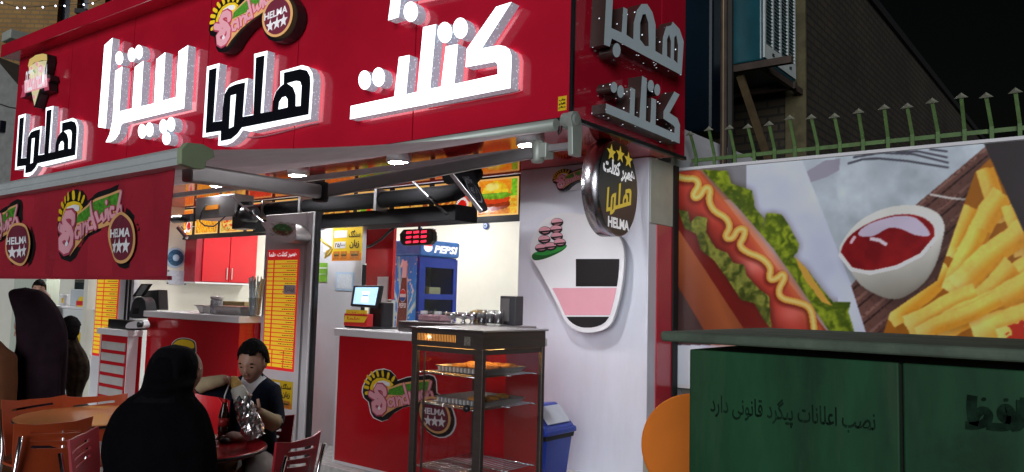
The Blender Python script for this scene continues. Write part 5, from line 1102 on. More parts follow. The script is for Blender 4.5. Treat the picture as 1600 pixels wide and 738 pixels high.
def billpaint(U, Vv):
    X = BX0 + (BX1 - BX0) * U; Z = BZ0 + (BZ1 - BZ0) * Vv
    P = np.stack([X, np.full_like(X, 6.18), Z - CAMZ], -1); zz = P @ np.array(_d); px = 800 + FPX * (P @ np.array(_rr)) / zz; py = 369 - FPX * (P @ np.array(_uu)) / zz
    x, y = (px - 1040) * 2.38, (py - 220) * 2.38
    n1, n2, n3 = fbm(x / 60, y / 60, 1), fbm(x / 22, y / 22, 2), fbm(x / 9, y / 9, 3)
    im = np.zeros(x.shape + (3,)) + C3(186, 192, 212); im = mixc(im, (x < 300) & (y < 220), C3(120, 120, 124))
    # bun and sausage
    im = mixc(im, inpoly(x, y, [(20, 100), (130, 112), (612, 760), (20, 760)]), C3(112, 52, 30))
    d, tt = dline(x, y, [(-20, 230), (140, 470), (260, 760)]); im = mixc(im, np.clip(1 - d / 120, 0, 1) * .6 * (x < 330), C3(176, 100, 56))
    im = mixc(im, inpoly(x, y, [(20, 540), (45, 540), (140, 700), (170, 760), (20, 760)]), C3(60, 40, 38))
    im = mixc(im, inpoly(x, y, [(40, 115), (130, 112), (640, 760), (330, 760), (48, 330)]), C3(104, 24, 18))
    d, tt = dline(x, y, [(60, 130), (250, 330), (420, 560), (520, 780)]); im = mixc(im, np.exp(-(d / 75) ** 2) * inpoly(x, y, [(40, 115), (130, 112), (640, 760), (330, 760), (48, 330)]), C3(178, 62, 48))
    d, tt = dline(x, y, [(120, 130), (300, 320), (470, 540), (600, 760)]); im = mixc(im, np.exp(-(d / 26) ** 2) * .8 * (y > 100), C3(205, 105, 60)); im = mixc(im, np.exp(-((x - 330) / 60) ** 2 - ((y - 460) / 40) ** 2) * .6, C3(235, 150, 140)); im = mixc(im, np.exp(-((x - 470) / 50) ** 2 - ((y - 640) / 40) ** 2) * .55, C3(230, 130, 120)); im = mixc(im, np.exp(-((x - 180) / 40) ** 2 - ((y - 270) / 30) ** 2) * .5, C3(220, 110, 100))
    w_ = 7 * (n2 - .5)
    L1 = [(135, 108), (230, 113), (245, 160), (322, 185), (332, 250), (365, 288), (362, 330), (376, 268), (430, 274), (462, 320), (496, 385), (488, 415), (472, 430), (520, 470), (572, 540), (622, 600), (686, 600), (680, 640), (705, 720), (615, 720), (500, 545), (400, 400), (280, 260)]
    m = inpoly(x + w_, y + w_ * .7, L1); shd = soft(m, 9) * (x < 640); im = mixc(im, shd * .6, C3(40, 18, 8)); rf = .5 + .5 * np.sin(n1 * 20 + n2 * 4 + x / 40); lt = np.clip(.10 + .65 * rf + .6 * (n2 - .45), 0, 1)[..., None]; im = np.where(m[..., None], (C3(58, 76, 12) * (1 - lt) + C3(150, 165, 40) * lt) * (.86 + .28 * n3)[..., None], im)
    im = mixc(im, inpoly(x + w_, y, [(478, 430), (520, 470), (600, 590), (620, 615), (580, 600), (520, 520)]), C3(196, 150, 60))
    L2 = [(45, 255), (82, 262), (92, 308), (118, 280), (156, 288), (150, 340), (186, 400), (230, 418), (252, 455), (290, 460), (300, 500), (346, 550), (386, 580), (392, 700), (360, 660), (330, 605), (280, 592), (230, 515), (180, 445), (130, 405), (112, 345), (70, 325)]
    m = inpoly(x + w_, y + w_, L2); im = mixc(im, soft(m, 9) * .75, C3(45, 16, 10)); im = np.where(m[..., None], (C3(52, 62, 16) * (1 - lt) + C3(150, 152, 66) * lt) * (.86 + .28 * n3)[..., None], im)
    ms = [(40, 132), (75, 142), (112, 140), (126, 165), (102, 198), (108, 214), (128, 208), (148, 172), (168, 178), (160, 225), (180, 262), (225, 285), (242, 320), (222, 352), (230, 366), (252, 362), (266, 330), (296, 326), (292, 358), (272, 388), (300, 414), (362, 436), (394, 474), (384, 508), (396, 520), (420, 508), (434, 494), (446, 508), (418, 556), (430, 588), (492, 600), (540, 618), (552, 690), (556, 760)]
    d, tt = dline(x + 4, y - 7, chaikin(ms)); im = mixc(im, np.clip(1.6 - d / 16, 0, 1) * .7, C3(84, 20, 10)); d, tt = dline(x, y, chaikin(ms)); im = mixc(im, d < 13, C3(205, 150, 62)); im = mixc(im, d < 6, C3(232, 190, 110))
    # second panel: cloth, fork, slats, bowl, fries
    r = (x - 525) * 590 - (y - 115) * 232 > 0
    cl = C3(172, 182, 190) * (.86 + .28 * n1)[..., None]; im = np.where(r[..., None], cl, im)
    im = mixc(im, r * np.clip(np.sin((x * .8 - y * .25) / 34 + n1 * 3), 0, 1) * .25, C3(140, 150, 160))
    for pts in ([(680, 85), (730, 70), (790, 66), (900, 76), (1050, 100)], [(700, 62), (800, 45), (920, 50), (1050, 82)], [(860, 42), (940, 40), (1045, 62)], [(985, 32), (1045, 40)]): d, tt = dline(x, y, pts); im = mixc(im, np.clip(4.5 - d, 0, 1), C3(72, 72, 82))
    im = mixc(im, inpoly(x, y, [(525, 115), (590, 75), (650, 66), (645, 110), (600, 135), (540, 155)]), C3(140, 136, 150))
    wd = [(925, 243), (1192, 20), (1230, 20), (1320, 300), (900, 760), (760, 760), (690, 540)]
    s_ = (x * .64 + y * .77); m = inpoly(x, y, wd); im = mixc(im, m, C3(98, 66, 58)); im = mixc(im, m & (np.mod(s_, 62) < 7), C3(40, 24, 22)); im = mixc(im, m & (np.mod(s_ + 24, 62) < 10) , C3(128, 92, 82)); im = mixc(im, m & (n3 > .6), C3(84, 52, 46))
    d, tt = dline(x, y, [(985, 200), (1060, 214), (1130, 220)]); im = mixc(im, d < 4, C3(196, 190, 186))
    bowl = smooth([(648, 420), (660, 370), (720, 300), (820, 250), (930, 240), (1005, 265), (1036, 310), (1030, 370), (1005, 460), (960, 530), (900, 575), (850, 590), (790, 575), (730, 540), (690, 490)])
    m = inpoly(x, y, bowl); im = mixc(im, np.roll(soft(m, 12), (-10, 8), (0, 1)) * .5, C3(36, 26, 26)); sh = np.clip((y - 380) / 220 + (x - 840) / 900, 0, 1); im = np.where(m[..., None], (C3(206, 206, 200) * (1 - sh[..., None]) + C3(120, 116, 104) * sh[..., None]), im)
    rim = smooth([(650, 425), (680, 360), (760, 305), (860, 275), (940, 280), (990, 310), (1000, 350), (985, 395), (920, 440), (830, 472), (740, 482), (680, 465)]); m = inpoly(x, y, rim); im = mixc(im, m, C3(112, 10, 16)); im = mixc(im, m * np.clip((n1 - .35) * 2.5, 0, 1), C3(142, 20, 24)); im = mixc(im, m & inpoly(x, y, smooth([(715, 345), (760, 308), (860, 280), (935, 290), (985, 350), (930, 352), (880, 330), (830, 325), (780, 352), (740, 358)])), C3(188, 176, 196))
    d, tt = dline(x, y, [(765, 365), (795, 370), (818, 385)]); im = mixc(im, d < 7, C3(215, 200, 210)); d, tt = dline(x, y, [(690, 378), (702, 360)]); im = mixc(im, d < 6, C3(210, 180, 190)); d, tt = dline(x, y, [(650, 425), (690, 478), (760, 492), (860, 470), (950, 425), (1005, 360)]); im = mixc(im, d < 7, C3(222, 222, 216))
    rr_ = np.random.default_rng(12); fz_ = [(1150, 120), (1212, 60), (1340, 340), (1700, 1100), (800, 760), (818, 690), (835, 640), (1010, 520)]
    m0 = inpoly(x, y, fz_); im = mixc(im, soft(m0, 14) * (r) * .6, C3(40, 24, 18)); im = mixc(im, m0, C3(150, 90, 20)); fries = [((1190, 110), (1240, 300), 34), ((1130, 250), (1060, 430), 40), ((1250, 200), (1120, 420), 42), ((1290, 240), (1330, 420), 36), ((1050, 480), (830, 660), 44), ((1160, 330), (1060, 560), 36), ((1330, 330), (1080, 540), 46), ((1500, 380), (1230, 560), 50), ((1290, 470), (1110, 640), 40), ((1150, 570), (900, 690), 40), ((1420, 500), (1010, 705), 46), ((1600, 560), (1150, 720), 52), ((1500, 690), (1240, 740), 46), ((1700, 480), (1430, 660), 54), ((1240, 590), (940, 720), 30), ((1900, 700), (1500, 760), 60), ((1800, 560), (1560, 700), 56)]
    for (p, q, wd_) in [(p, q, w9 * 2.1) for p, q, w9 in fries]:
        L = math.hypot(q[0] - p[0], q[1] - p[1]); ux_, uy_ = (q[0] - p[0]) / L, (q[1] - p[1]) / L
        tt = (x - p[0]) * ux_ + (y - p[1]) * uy_; sg = (x - p[0]) * uy_ - (y - p[1]) * ux_ + 10 * (n1 - .5) + 4 * np.sin(tt / 45 + p[0])
        h2 = wd_ * (.52 + .10 * (fbm(tt / 40, tt * 0 + p[1], 7) - .5)); inside = (tt > -6 + 14 * (n2 - .5)) & (tt < L + 6 + 14 * (n2 - .5))
        im = mixc(im, np.clip(1.5 - np.abs(sg - 8) / h2, 0, 1) * .45 * (m0 & inside), C3(110, 60, 10))
        f1 = np.clip((h2 * .45 - sg) / (h2 * .7), 0, 1)[..., None]; c = C3(234, 188, 84) * f1 + C3(206, 140, 36) * (1 - f1)
        c = c * (.84 + .22 * n1 + .10 * n3)[..., None]; c = mixc(c, np.clip((tt / L - .78) * 3, 0, .6), C3(240, 206, 122))
        im = mixc(im, np.clip((h2 - np.abs(sg)) / 3, 0, 1) * (m0 & inside), 0 * c + c)
    im = mixc(im, inpoly(x, y, [(1270, 690), (1333, 660), (1500, 680), (1500, 760), (1250, 760)]) & (n1 > .42), C3(170, 40, 20))
    im = mixc(im, inpoly(x, y, [(1185, 14), (1200, -60), (4000, -400), (4000, 1200), (1720, 1200)]), C3(46, 40, 42))
    im = soft(im, 1) * .7 + im * .3
    im = im * (.90 + .20 * fbm(x / 190, y / 190, 21))[..., None]
    return im
picture('print', lambda u, v: V((BX0 + (BX1 - BX0) * u, 6.180, BZ0 + (BZ1 - BZ0) * v)), 860, 370, billpaint, vcmat('billboard_print', rough=.3), bb, gain=1.5)
MB().box(BX0 - .024, BX0 - .002, 6.166, 6.184, BZ0 - .028, BZ1 + .028).build('edge_bead', WHITE, bb); MB().box(BX0 - .024, BX1, 6.166, 6.184, BZ1 + .004, BZ1 + .028).build('edge_bead', WHITE, bb)

FG = mat('fence_green', (.10, .19, .055), .55, var=.3, scale=12); fe = thing('spiked_fence', 'green metal fence with bent arrow-tipped spikes on the wall', 'fence', (-1, 6.32, 2.58))
zr = at(1400, 220, Y=6.34).z
MB().box(-3.0, 6, 6.332, 6.348, zr - .016, zr + .016).build('rail', FG, fe)
xs = [at(p, 225, Y=6.34).x for p in (1090, 1118, 1150, 1180, 1212, 1244, 1279, 1314, 1350, 1389, 1427, 1467, 1508.5, 1551, 1595)]
xs += [xs[-1] + .2 * k for k in range(1, 12)]
for x in xs:
    b, k, e = V((x, 6.315, 2.582)), V((x, 6.312, zr + .03)), V((x - .012 + random.uniform(-.02, .02), 6.20 + random.uniform(-.02, .02), zr + .235 + random.uniform(-.02, .012)))
    mb = MB(); mb.bar(b, k, .026, .012, up=(0, 1, 0)); mb.bar(k, e, .024, .012, up=(0, 1, 0)); mb.build('picket', FG, fe)
    MB().add([e + V((0, 0, .03)), e + V((-.045, -.012, -.012)), e + V((.045, -.012, -.012)), e + V((0, .015, .0)), e + V((0, -.03, .004))], [(0, 1, 4), (0, 4, 2), (0, 2, 3), (0, 3, 1), (1, 3, 2, 4)]).build('spike', mat('spike_grey', (.26, .27, .20), .6), fe)

# ================================================================== BRICK BUILDING BEHIND, EVAPORATIVE COOLER, POLE
BR = brickmat('dark_brick', (.060, .046, .026), (.045, .034, .020), (.020, .017, .014), 1.7)
t = thing('brick_building', 'dark brick building rising behind the boundary wall on the right', 'building', (-6, 15, GZ)); xc = -3.345
zA, zB = at(1361, 0, X=xc).z, at(1452, 110, X=xc).z
MB().box(-9, xc, 10.6, 34, GZ, 6.98).build('wall', BR, t); MB().box(xc + .002, xc + .06, 10.5, 34, 6.86, 7.02).build('parapet', BLKM, t); MB().box(xc - .25, xc + .03, 10.55, 10.598, GZ, 6.9).build('corner_pier', mat('pier_plaster', (.09, .075, .035), .9, var=.4), t)
CB = mat('cooler_teal', (.010, .075, .095), .3, .0, var=.25, scale=3); CO = thing('evaporative_cooler', 'teal evaporative cooler with pale louvred panel on the brick wall', 'air cooler', (-3.8, 9.6, 4.2))
cx1 = at(1190, 60, Y=9.0).x; zb = at(1190, 93, Y=9.0).z; yb = at(1243, 135, X=cx1).y
MB().box(cx1 - .95, cx1, 9.0, yb, zb, zb + 1.25).build('case', CB, CO, bevel=.02)
p0 = at(1193, 92, X=cx1 + .004).y; pz = FX(cx1 + .004)
LP = mat('louvre_pale', (.62, .68, .66), .4); y0_, y1_ = 9.05, yb - .04
mb = MB(); mb.box(cx1 + .001, cx1 + .02, y0_, y1_, zb + .04, zb + .22); mb.build('louvre_frame', LP, CO)
for k in range(5): yy = y0_ + (y1_ - y0_ - .05) * k / 4; MB().box(cx1 + .001, cx1 + .02, yy, yy + .05, zb + .222, zb + 1.24).build('louvre_stile', LP, CO)
mb = MB()
for k in range(22): mb.obox((cx1 + .012, (y0_ + y1_) / 2, zb + .245 + k * .045), (.010, 0, -.009), (0, (y1_ - y0_) / 2 - .01, 0), (.0012, 0, .0014))
mb.build('louvre_slats', LP, CO, kind='stuff')
for y in (9.3, yb - .3): MB().box(cx1 + .0205, cx1 + .035, y, y + .05, zb + .12, zb + .15).build('clip', BLK, CO)
t = thing('cooler_platform', 'rusty bracket platform carrying the teal cooler', 'bracket', (-3.8, 9.7, 4.1)); RU = mat('rusty_steel', (.06, .04, .03), .8, var=.4); MB().box(cx1 - 1.0, cx1 + .35, 9.02, 9.10, zb - .09, zb - .004).box(cx1 - 1.0, cx1 + .03, yb - .1, yb - .02, zb - .09, zb - .004).box(cx1 - .06, cx1 + .0, 9.11, 10.59, zb - .09, zb - .006).build('frame', RU, t); MB().bar((cx1 - .35, 9.2, zb - .1), (cx1 - .42, 10.5, zb - 1.1), .09, .05).build('strut', mat('old_timber', (.16, .11, .05), .9, var=.4), t)
t = thing('steel_pole', 'thin rusty pole rising beside the red sign box', 'pole', (-3, 7, GZ)); px0 = at(1131, 100, Y=7.0).x; MB().tube([(px0, 7, GZ), (px0, 7, 7)], .035, 12).build('shaft', RU, t); MB().box(px0 + .05, px0 + .09, 6.98, 7.02, 2.4, 7).build('conduit', mat('dark_conduit', (.03, .03, .025), .6), t); MB().tube([(px0 + .01, 6.962, 2.6), (px0 + .01, 6.962, 7)], .006, 6).build('bright_cable', mat('tan_cable', (.35, .26, .14), .6), t)
t = MB().box(-5.3, -3.72, 8.4, 8.9, 3.5, 6.8).build('dark_tank', mat('dark_teal_tank', (.003, .010, .018), .35, spec=.2), None, bevel=.04); tag(t, 'dark teal tank behind the pole beside the sign box', 'tank')
t = thing('dark_house', 'unlit house far behind the fence at the right edge', 'building', (8, 40, GZ)); MB().box(-2.2, 26, 40, 52, GZ, 9).build('wall', mat('night_wall', (.035, .032, .03), .9, var=.3), t); MB().box(-2.5, 26.3, 39.7, 52.3, 9.01, 9.25).build('roof', BLKM, t)
for x in (2, 8, 14): MB().box(x, x + 1.4, 39.95, 39.998, 4.5, 6.3).build('window', mat('night_glass', (.01, .011, .014), .15), t)

# ================================================================== GREEN UTILITY CABINET
UG = mat('utility_green', (.013, .072, .028), .6, var=.5, scale=1.6, bump=.10, bscale=4, spec=.25, stretch=(3, 3, .7)); UC = thing('utility_cabinet', 'dark green metal utility cabinet with stencilled writing in front of the billboard', 'utility cabinet', (.2, 3.3, GZ))
ux0, ux1, uy0, uy1, uz = at(1077, 600, Y=2.95).x, 2.4, 2.95, 3.95, 1.32
def streaks(m, col, sc, lo, hi, amt):
    n, l = m.node_tree.nodes, m.node_tree.links; p = n['Principled BSDF']; tc = n.new('ShaderNodeTexCoord'); mp = n.new('ShaderNodeMapping'); mp.inputs['Scale'].default_value = sc; l.new(tc.outputs['Object'], mp.inputs[0])
    tx = n.new('ShaderNodeTexNoise'); tx.inputs['Scale'].default_value = 1.0; tx.inputs['Detail'].default_value = 9; tx.inputs['Roughness'].default_value = .7; l.new(mp.outputs[0], tx.inputs[0])
    mr = n.new('ShaderNodeMapRange'); mr.inputs[1].default_value = lo; mr.inputs[2].default_value = hi; mr.inputs[4].default_value = amt; l.new(tx.outputs[0], mr.inputs[0])
    mx = n.new('ShaderNodeMixRGB'); l.new(mr.outputs[0], mx.inputs[0]); l.new(p.inputs['Base Color'].links[0].from_socket, mx.inputs[1]); mx.inputs[2].default_value = (*col, 1); l.new(mx.outputs[0], p.inputs['Base Color'])
streaks(UG, (.055, .095, .05), (5.5, 5.5, .55), .54, .74, .55); streaks(UG, (.004, .008, .005), (2.5, 2.5, 3.5), .55, .8, .7); streaks(PILM, (.50, .50, .52), (3, 3, .5), .5, .8, .35); streaks(FG, (.14, .09, .04), (9, 9, 9), .55, .75, .7)
seam = at(1408, 640, Y=2.95).x
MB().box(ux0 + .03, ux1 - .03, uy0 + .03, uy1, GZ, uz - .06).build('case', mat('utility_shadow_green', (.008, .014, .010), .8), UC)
zd = at(1080, 546, Y=2.95).z
for a, b in ((ux0, seam - .006), (seam + .006, seam + 1.0), (seam + 1.012, ux1)): MB().box(a, b, uy0, uy0 + .028, GZ + .06, zd).build('door', UG, UC, bevel=.006)
MB().box(ux0, ux0 + .028, uy0 + .030, uy1, GZ + .06, zd).build('side_panel', UG, UC, bevel=.004)
SL = mat('slab_green_grey', (.10, .135, .095), .8, var=.35, scale=5, bump=.5, bscale=25); zS = at(1063, 519, Y=2.88).z
MB().box(ux0 - .10, ux1 + .1, uy0 - .07, uy1 + .10, zS - .042, zS).build('top_slab', SL, UC, bevel=.014, seg=3)
fu = FY(uy0); INKF = mat('faded_stencil', (.007, .024, .013), .8, var=.95, scale=16, spec=.1); mb = MB()
p, q = at(1110, 642, Y=uy0), at(1368, 650, Y=uy0)
put_text(mb, fu, persian('نصب اعلانات پیگرد قانونی دارد'), p.x, p.z - .03, q.x, p.z + .075, .0015, bold=.015)
mb.build('stencil', INKF, UC); mb = MB()
CW = lambda pts: fY(zp(pts, 980, 490, 2.58), uy0)
for pts, wd_ in (([(1392, 330), (1388, 380), (1396, 450)], .030), ([(1365, 450), (1400, 455), (1450, 440), (1462, 405), (1435, 385), (1405, 410), (1396, 450)], .026), ([(1450, 452), (1500, 460), (1545, 455), (1552, 400), (1530, 375), (1508, 392), (1515, 425), (1548, 430)], .026), ([(1548, 458), (1590, 455), (1592, 350)], .028), ([(1610, 340), (1608, 460), (1700, 462)], .028)):
    kS = globals().get('kS', 0) + 1; mb.stroke(fu, CW(chaikin(pts)), wd_, .0012 + .0012 * kS, cap=False)
for x, y in ((1440, 345), (1530, 348)): mb.prism(fu, CW(ell(x, y, 9, 8, 10)), w0=.0085, w1=.0085)
mb.build('stencil', INKF, UC, kind='stuff')
# orange disc and white packs in the gap behind the cabinet
oc = at(1083, 697, Y=4.1); t = thing('orange_table_top', 'orange round table top leaning on edge behind the cabinet', 'table top', oc - V((0, 0, .3)))
ax_ = V((.35, -.9, .2)).normalized(); MB().lathe([(.28, -.014), (.29, -.008), (.29, .008), (.28, .014)], oc, 48, ax=ax_).build('disc', mat('orange_laminate', (.80, .20, .008), .6, var=.05, spec=.2), t, bevel=.003); MB().lathe([(.10, -.05), (.10, -.016)], oc, 20, ax=ax_).build('mounting_plate', GREY, t)
for k in range(4):
    p = at(1058, 640, Y=5.6); t = MB().box(p.x - .13 + k * .008, p.x + .17 - k * .004, 5.60, 5.86, .40 + k * .06, .455 + k * .06).build('white_pack', mat('styrofoam', (.70, .70, .68), .7), None, bevel=.008)
    tag(t, ['lowest', 'second lowest', 'second highest', 'topmost'][k] + ' white foam slab in the pile beside the pillar', 'foam slab', 'white slabs piled beside the pillar')
t = thing('low_plinth', 'beige plaster plinth carrying the white foam slabs', 'plinth', (p.x, 5.7, GZ)); MB().box(p.x - .25, p.x + .4, 5.5, 6.07, GZ, .398).build('block', mat('beige_plaster', (.36, .33, .26), .9, var=.3), t, bevel=.02)

# ================================================================== UPPER LEFT: BRICK HOUSE, GREY HOUSE, STRING LIGHTS
an = YAW + R(24); 
def bgbox(px0, px1, y0, y1, D, depth):
    a0, a1 = at(px0, y1, D=D), at(px1, y1, D=D); zt = at((px0 + px1) / 2, y0, D=D).z; zb = a0.z
    return a0, a1, zb, zt
LB_ = brickmat('tan_brick', (.42, .24, .075), (.34, .19, .065), (.26, .18, .09), 1.7)
t = thing('brick_house', 'tan brick house with dark tall windows above the left end of the sign', 'building', (-18, 8, GZ))
o_, e_ = at(-60, 60, D=19.5), at(335, 60, D=19.5); o_ = V((o_.x, o_.y, 0)); e_ = V((e_.x, e_.y, 0)); ax_ = (e_ - o_).normalized(); Lb = (e_ - o_).length; nb = V((ax_.y, -ax_.x, 0))
fb_ = Fr(o_, ax_, (0, 0, 1), nb)
def bpt(px, py): 
    v = ray(px, py); c = V((0, 0, CAMZ)); tt_ = (o_ - c).dot(nb) / v.dot(nb); p = c + v * tt_; return (p - o_).dot(ax_), p.z
wins = []
for a, b in ((90, 109), (163, 183)): u0, u1 = bpt(a, 20)[0], bpt(b, 20)[0]; wins.append([(u0, 5.0), (u1, 5.0), (u1, 12), (u0, 12)])
u0, v0 = bpt(120, 15); u1, v1 = bpt(140, -10); wins.append([(u0, v0), (u1, v0), (u1, v0 + 1.3), (u0, v0 + 1.3)])
MB().prism(fb_, [(0, GZ), (Lb, GZ), (Lb, 13), (0, 13)], wins, w0=-.3, w1=0, back=True).build('wall', LB_, t)
for w4 in wins:
    f = MB().prism(fb_, w4, w0=-.29, w1=-.16).build('window', mat('dark_pane', (.012, .013, .02), .1), t); MB().prism(fb_, [(w4[0][0], w4[0][1] - .12), (w4[1][0], w4[0][1] - .12), (w4[1][0], w4[0][1] - .002), (w4[0][0], w4[0][1] - .002)], w0=.0, w1=.10).build('sill', BLKM, f)
t = thing('grey_house', 'grey rendered house wall at the far left edge', 'building', (-16, 6, GZ)); p = at(-40, 200, D=17); q = at(34, 60, D=17); d_ = V((q.x - p.x, q.y - p.y, 0)); zt = at(0, 70, D=17).z
MB().prism(Fr((p.x, p.y, 0), d_.normalized(), (0, 0, 1), V((d_.y, -d_.x, 0)).normalized()), [(-1.5, GZ), (d_.length, GZ), (d_.length, zt - .9), (d_.length * .3, zt - .2), (-1.5, zt)], w0=-1.0, w1=0, back=True).build('wall', mat('grey_render', (.20, .20, .19), .85, var=.2), t)
b0, b1 = at(18, 70, D=16.8), at(40, 56, D=16.8); MB().box(b0.x, b0.x + .5, b0.y - .2, b0.y + .3, b0.z, b1.z).build('air_unit', mat('air_unit_grey', (.36, .38, .33), .5), t, bevel=.02)
b0, b1 = at(0, 208, D=16.9), at(10, 190, D=16.9); MB().box(b0.x - .4, b0.x + .14, b0.y - .05, b0.y + .06, b0.z, b1.z).build('window', mat('dark_pane', (.012, .013, .02), .1), t)
t = thing('string_lights', 'sagging string of tiny white lights across the brick house', 'string lights', at(80, 8, D=15.5))
BL = glow('tiny_bulb', (.75, .80, 1.0), 7.0); lp = [(-8, 2), (3, 4.5), (27, 12.5), (38, 12.5), (67, 11.5), (87, 9.5), (101, 9.5), (131, 7.5), (145, 5.5), (165, -2), (180, -10)]
MB().tube([at(x, y - 1, D=15.5) for x, y in lp], .006, 5).build('wire', BLKM, t)
for x, y in lp[1:9]: MB().lathe([(0, -.02), (.017, -.006), (.012, .012), (0, .018)], at(x, y, D=15.5), 8).build('bulb', BL, t)
cb = MB().tube([at(x, y, D=14) for x, y in ((-20, 160), (0, 163), (15, 168), (30, 170))], .012, 6).build('sagging_cable', BLKM); tag(cb, 'dark cable sagging in front of the grey house wall', 'cable')
t = thing('roof_rail', 'black angle iron and clutter along the top of the sign box', 'rail', (-9, 4.6, 5)); MB().prism(FY(YF + .3), [(-13.0, ztop(-13) + .17), (-6.5, ztop(-6.5) + .17), (-6.5, ztop(-6.5) + .26), (-13, ztop(-13) + .22)], w0=-.05, w1=0, back=True).build('angle', BLKM, t); q = at(132, 30, Y=YF + .25); MB().box(q.x - .25, q.x + .2, YF + .24, YF + .4, q.z - .15, q.z + .1).build('lamp_box', BLKM, t)
# ================================================================== CHAIRS AND TABLES
OR = mat('orange_plywood', (.39, .060, .016), .38, var=.15, scale=5); RP = mat('red_plywood', (.36, .018, .030), .35, var=.12, scale=5)
def make_chair(label, m, rounded=False):
    t = thing('cafe_chair', label, 'chair', (0, 0, 0), 'slotted plywood chairs round the tables')
    fb = Fr((0, -.20, 0), (-1, 0, 0), (0, 0, 1), (0, -1, 0))
    if rounded: out = [(-.18, .46), (.18, .46), (.195, .66), (.17, .76), (.11, .81), (0, .825), (-.11, .81), (-.17, .76), (-.195, .66)]
    else: out = [(-.165, .47), (-.10, .50), (0, .515), (.10, .50), (.165, .47), (.19, .66), (.20, .825), (.10, .81), (-.10, .81), (-.20, .825), (-.19, .66)]
    holes = []
    if not rounded:
        for z, a, b in ((.755, -.13, .12), (.715, -.10, .12), (.675, -.07, .11)): holes.append([(a, z - .012), (b, z + .008), (b + .005, z + .018), (b - .005, z + .024), (a, z + .004), (a - .006, z - .006)])
    bend = lambda p: (p.x, p.y - .05 * (p.z - .46) / .36 + .030 * (p.x / .2) ** 2, p.z)
    MB().prism(fb, out, holes, w0=-.006, w1=.006, back=True).build('backrest', m, t, cut=.05, disp=bend)
    st = smooth([(-.19, -.17), (-.20, .05), (-.18, .19), (0, .21), (.18, .19), (.20, .05), (.19, -.17), (0, -.185)], 3)
    MB().prism(Fr((0, 0, 0), (1, 0, 0), (0, 1, 0), (0, 0, 1)), st, w0=.435, w1=.449, back=True).build('seat', m, t, cut=.08, disp=lambda p: (p.x, p.y, p.z - .02 * (1 - (p.x / .2) ** 2)))
    for s in (-1, 1):
        MB().tube([(s * .20, -.26, 0), (s * .185, -.20, .40), (s * .178, -.205, .50), (s * .175, -.262, .76)], .011, 10).build('rear_leg', CHROME, t)
        MB().tube([(s * .20, .20, 0), (s * .19, .17, .40), (s * .17, .12, .425), (s * .17, -.18, .425)], .011, 10).build('front_leg', CHROME, t)
    return t
def face(dx, dy): return math.atan2(-dx, dy)
ca_ = make_chair('orange slotted chair with its back to the camera, left of the small red chair', OR)
ca_.location = (-4.87, 1.83, GZ); ca_.rotation_euler = (0, 0, face(-1, .02))
dup(ca_, (-5.46, 2.11, GZ), face(1, .05), 'orange slotted chair at the far left, behind the round orange table')
dup(ca_, (-5.36, 2.38, GZ), face(.9, -.25), 'orange slotted chair beyond the orange table, in front of the drawer counter')
cr_ = make_chair('small maroon red chair in the lower left, just left of the woman in black', RP)
cr_.location = (-3.99, 1.93, GZ); cr_.rotation_euler = (0, 0, face(.66, .75)); 
dup(cr_, (-3.55, 2.41, GZ), face(-.94, -.35), 'red slotted chair standing alone right of the boy')
dup(cr_, (-3.97, 2.60, GZ), face(.62, -.78), 'red slotted chair the boy sits on')
dup(cr_, (-3.05, 1.62, GZ), face(-.7, .7), 'red slotted chair under the woman in black')
c3 = make_chair('red round-backed chair glimpsed between the woman and the boy', mat('bright_red_plastic', (.60, .012, .02), .3), True)
q = at(316, 616, Z=.72); c3.location = (q.x + .11, q.y - .20, GZ); c3.rotation_euler = (0, 0, face(.5, -.85))
def table(label, x, y, r, m, name='round_table'):
    t = thing(name, label, 'table', (x, y, GZ), 'round cafe tables'); zt = .65
    MB().lathe([(r - .012, -.026), (r, -.018), (r, -.006), (r - .004, 0)], (x, y, zt), 64).build('top', m, t); MB().lathe([(r + .0015, -.020), (r + .0045, -.018), (r + .0045, -.007), (r + .0015, -.005)], (x, y, zt), 64).build('edge_band', BLK, t)
    MB().tube([(x, y, GZ + .03), (x, y, zt - .03)], .035, 16).build('column', CHROME, t); MB().lathe([(.23, 0), (.23, .012), (.06, .035), (.04, .05)], (x, y, GZ), 32).build('foot', mat('table_foot', (.05, .05, .05), .4, .6), t); MB().lathe([(.14, -.035), (.14, -.0265)], (x, y, zt), 20).build('mounting_plate', BLK, t)
    return t
table('round red table with cola bottle between woman and boy', -3.806, 2.175, .36, mat('red_table_laminate', (.40, .016, .022), .22, var=.1))
table('round orange table with empty top at the left', -5.17, 2.26, .44, mat('orange_table_laminate', (.52, .20, .06), .25, var=.1, scale=3, coat=.2))
ZT = .651
# things on the red table
p = at(348, 681, Z=ZT); t = thing('cola_bottle', 'small glass cola bottle with white straw on the red table', 'bottle', p)
MB().lathe([(.024, 0), (.029, .008), (.030, .05), (.027, .075), (.030, .105), (.022, .14), (.013, .17), (.012, .20)], p, 20).build('glass', mat('cola_glass', (.03, .008, .005), .08, var=.1), t); MB().lathe([(.0305, .055), (.0305, .10)], p, 20).build('label_band', mat('cola_label', (.45, .03, .03), .4, var=.6, scale=60), t); MB().tube([p + V((0, 0, .15)), p + V((.005, -.005, .22)), p + V((.03, .02, .33))], .004, 8).build('straw', PWHITE, t); MB().lathe([(.0145, .185), (.0145, .203)], p, 14).build('neck_ring', PRED, t)
p = at(351, 693, Z=ZT); t = MB().lathe([(.022, 0), (.03, .012), (.022, .028), (0, .032)], p, 14).build('key_fob', BLK); tag(t, 'small black key fob near the front of the red table', 'key fob')
mb = MB(); p = at(340, 690, Z=ZT)
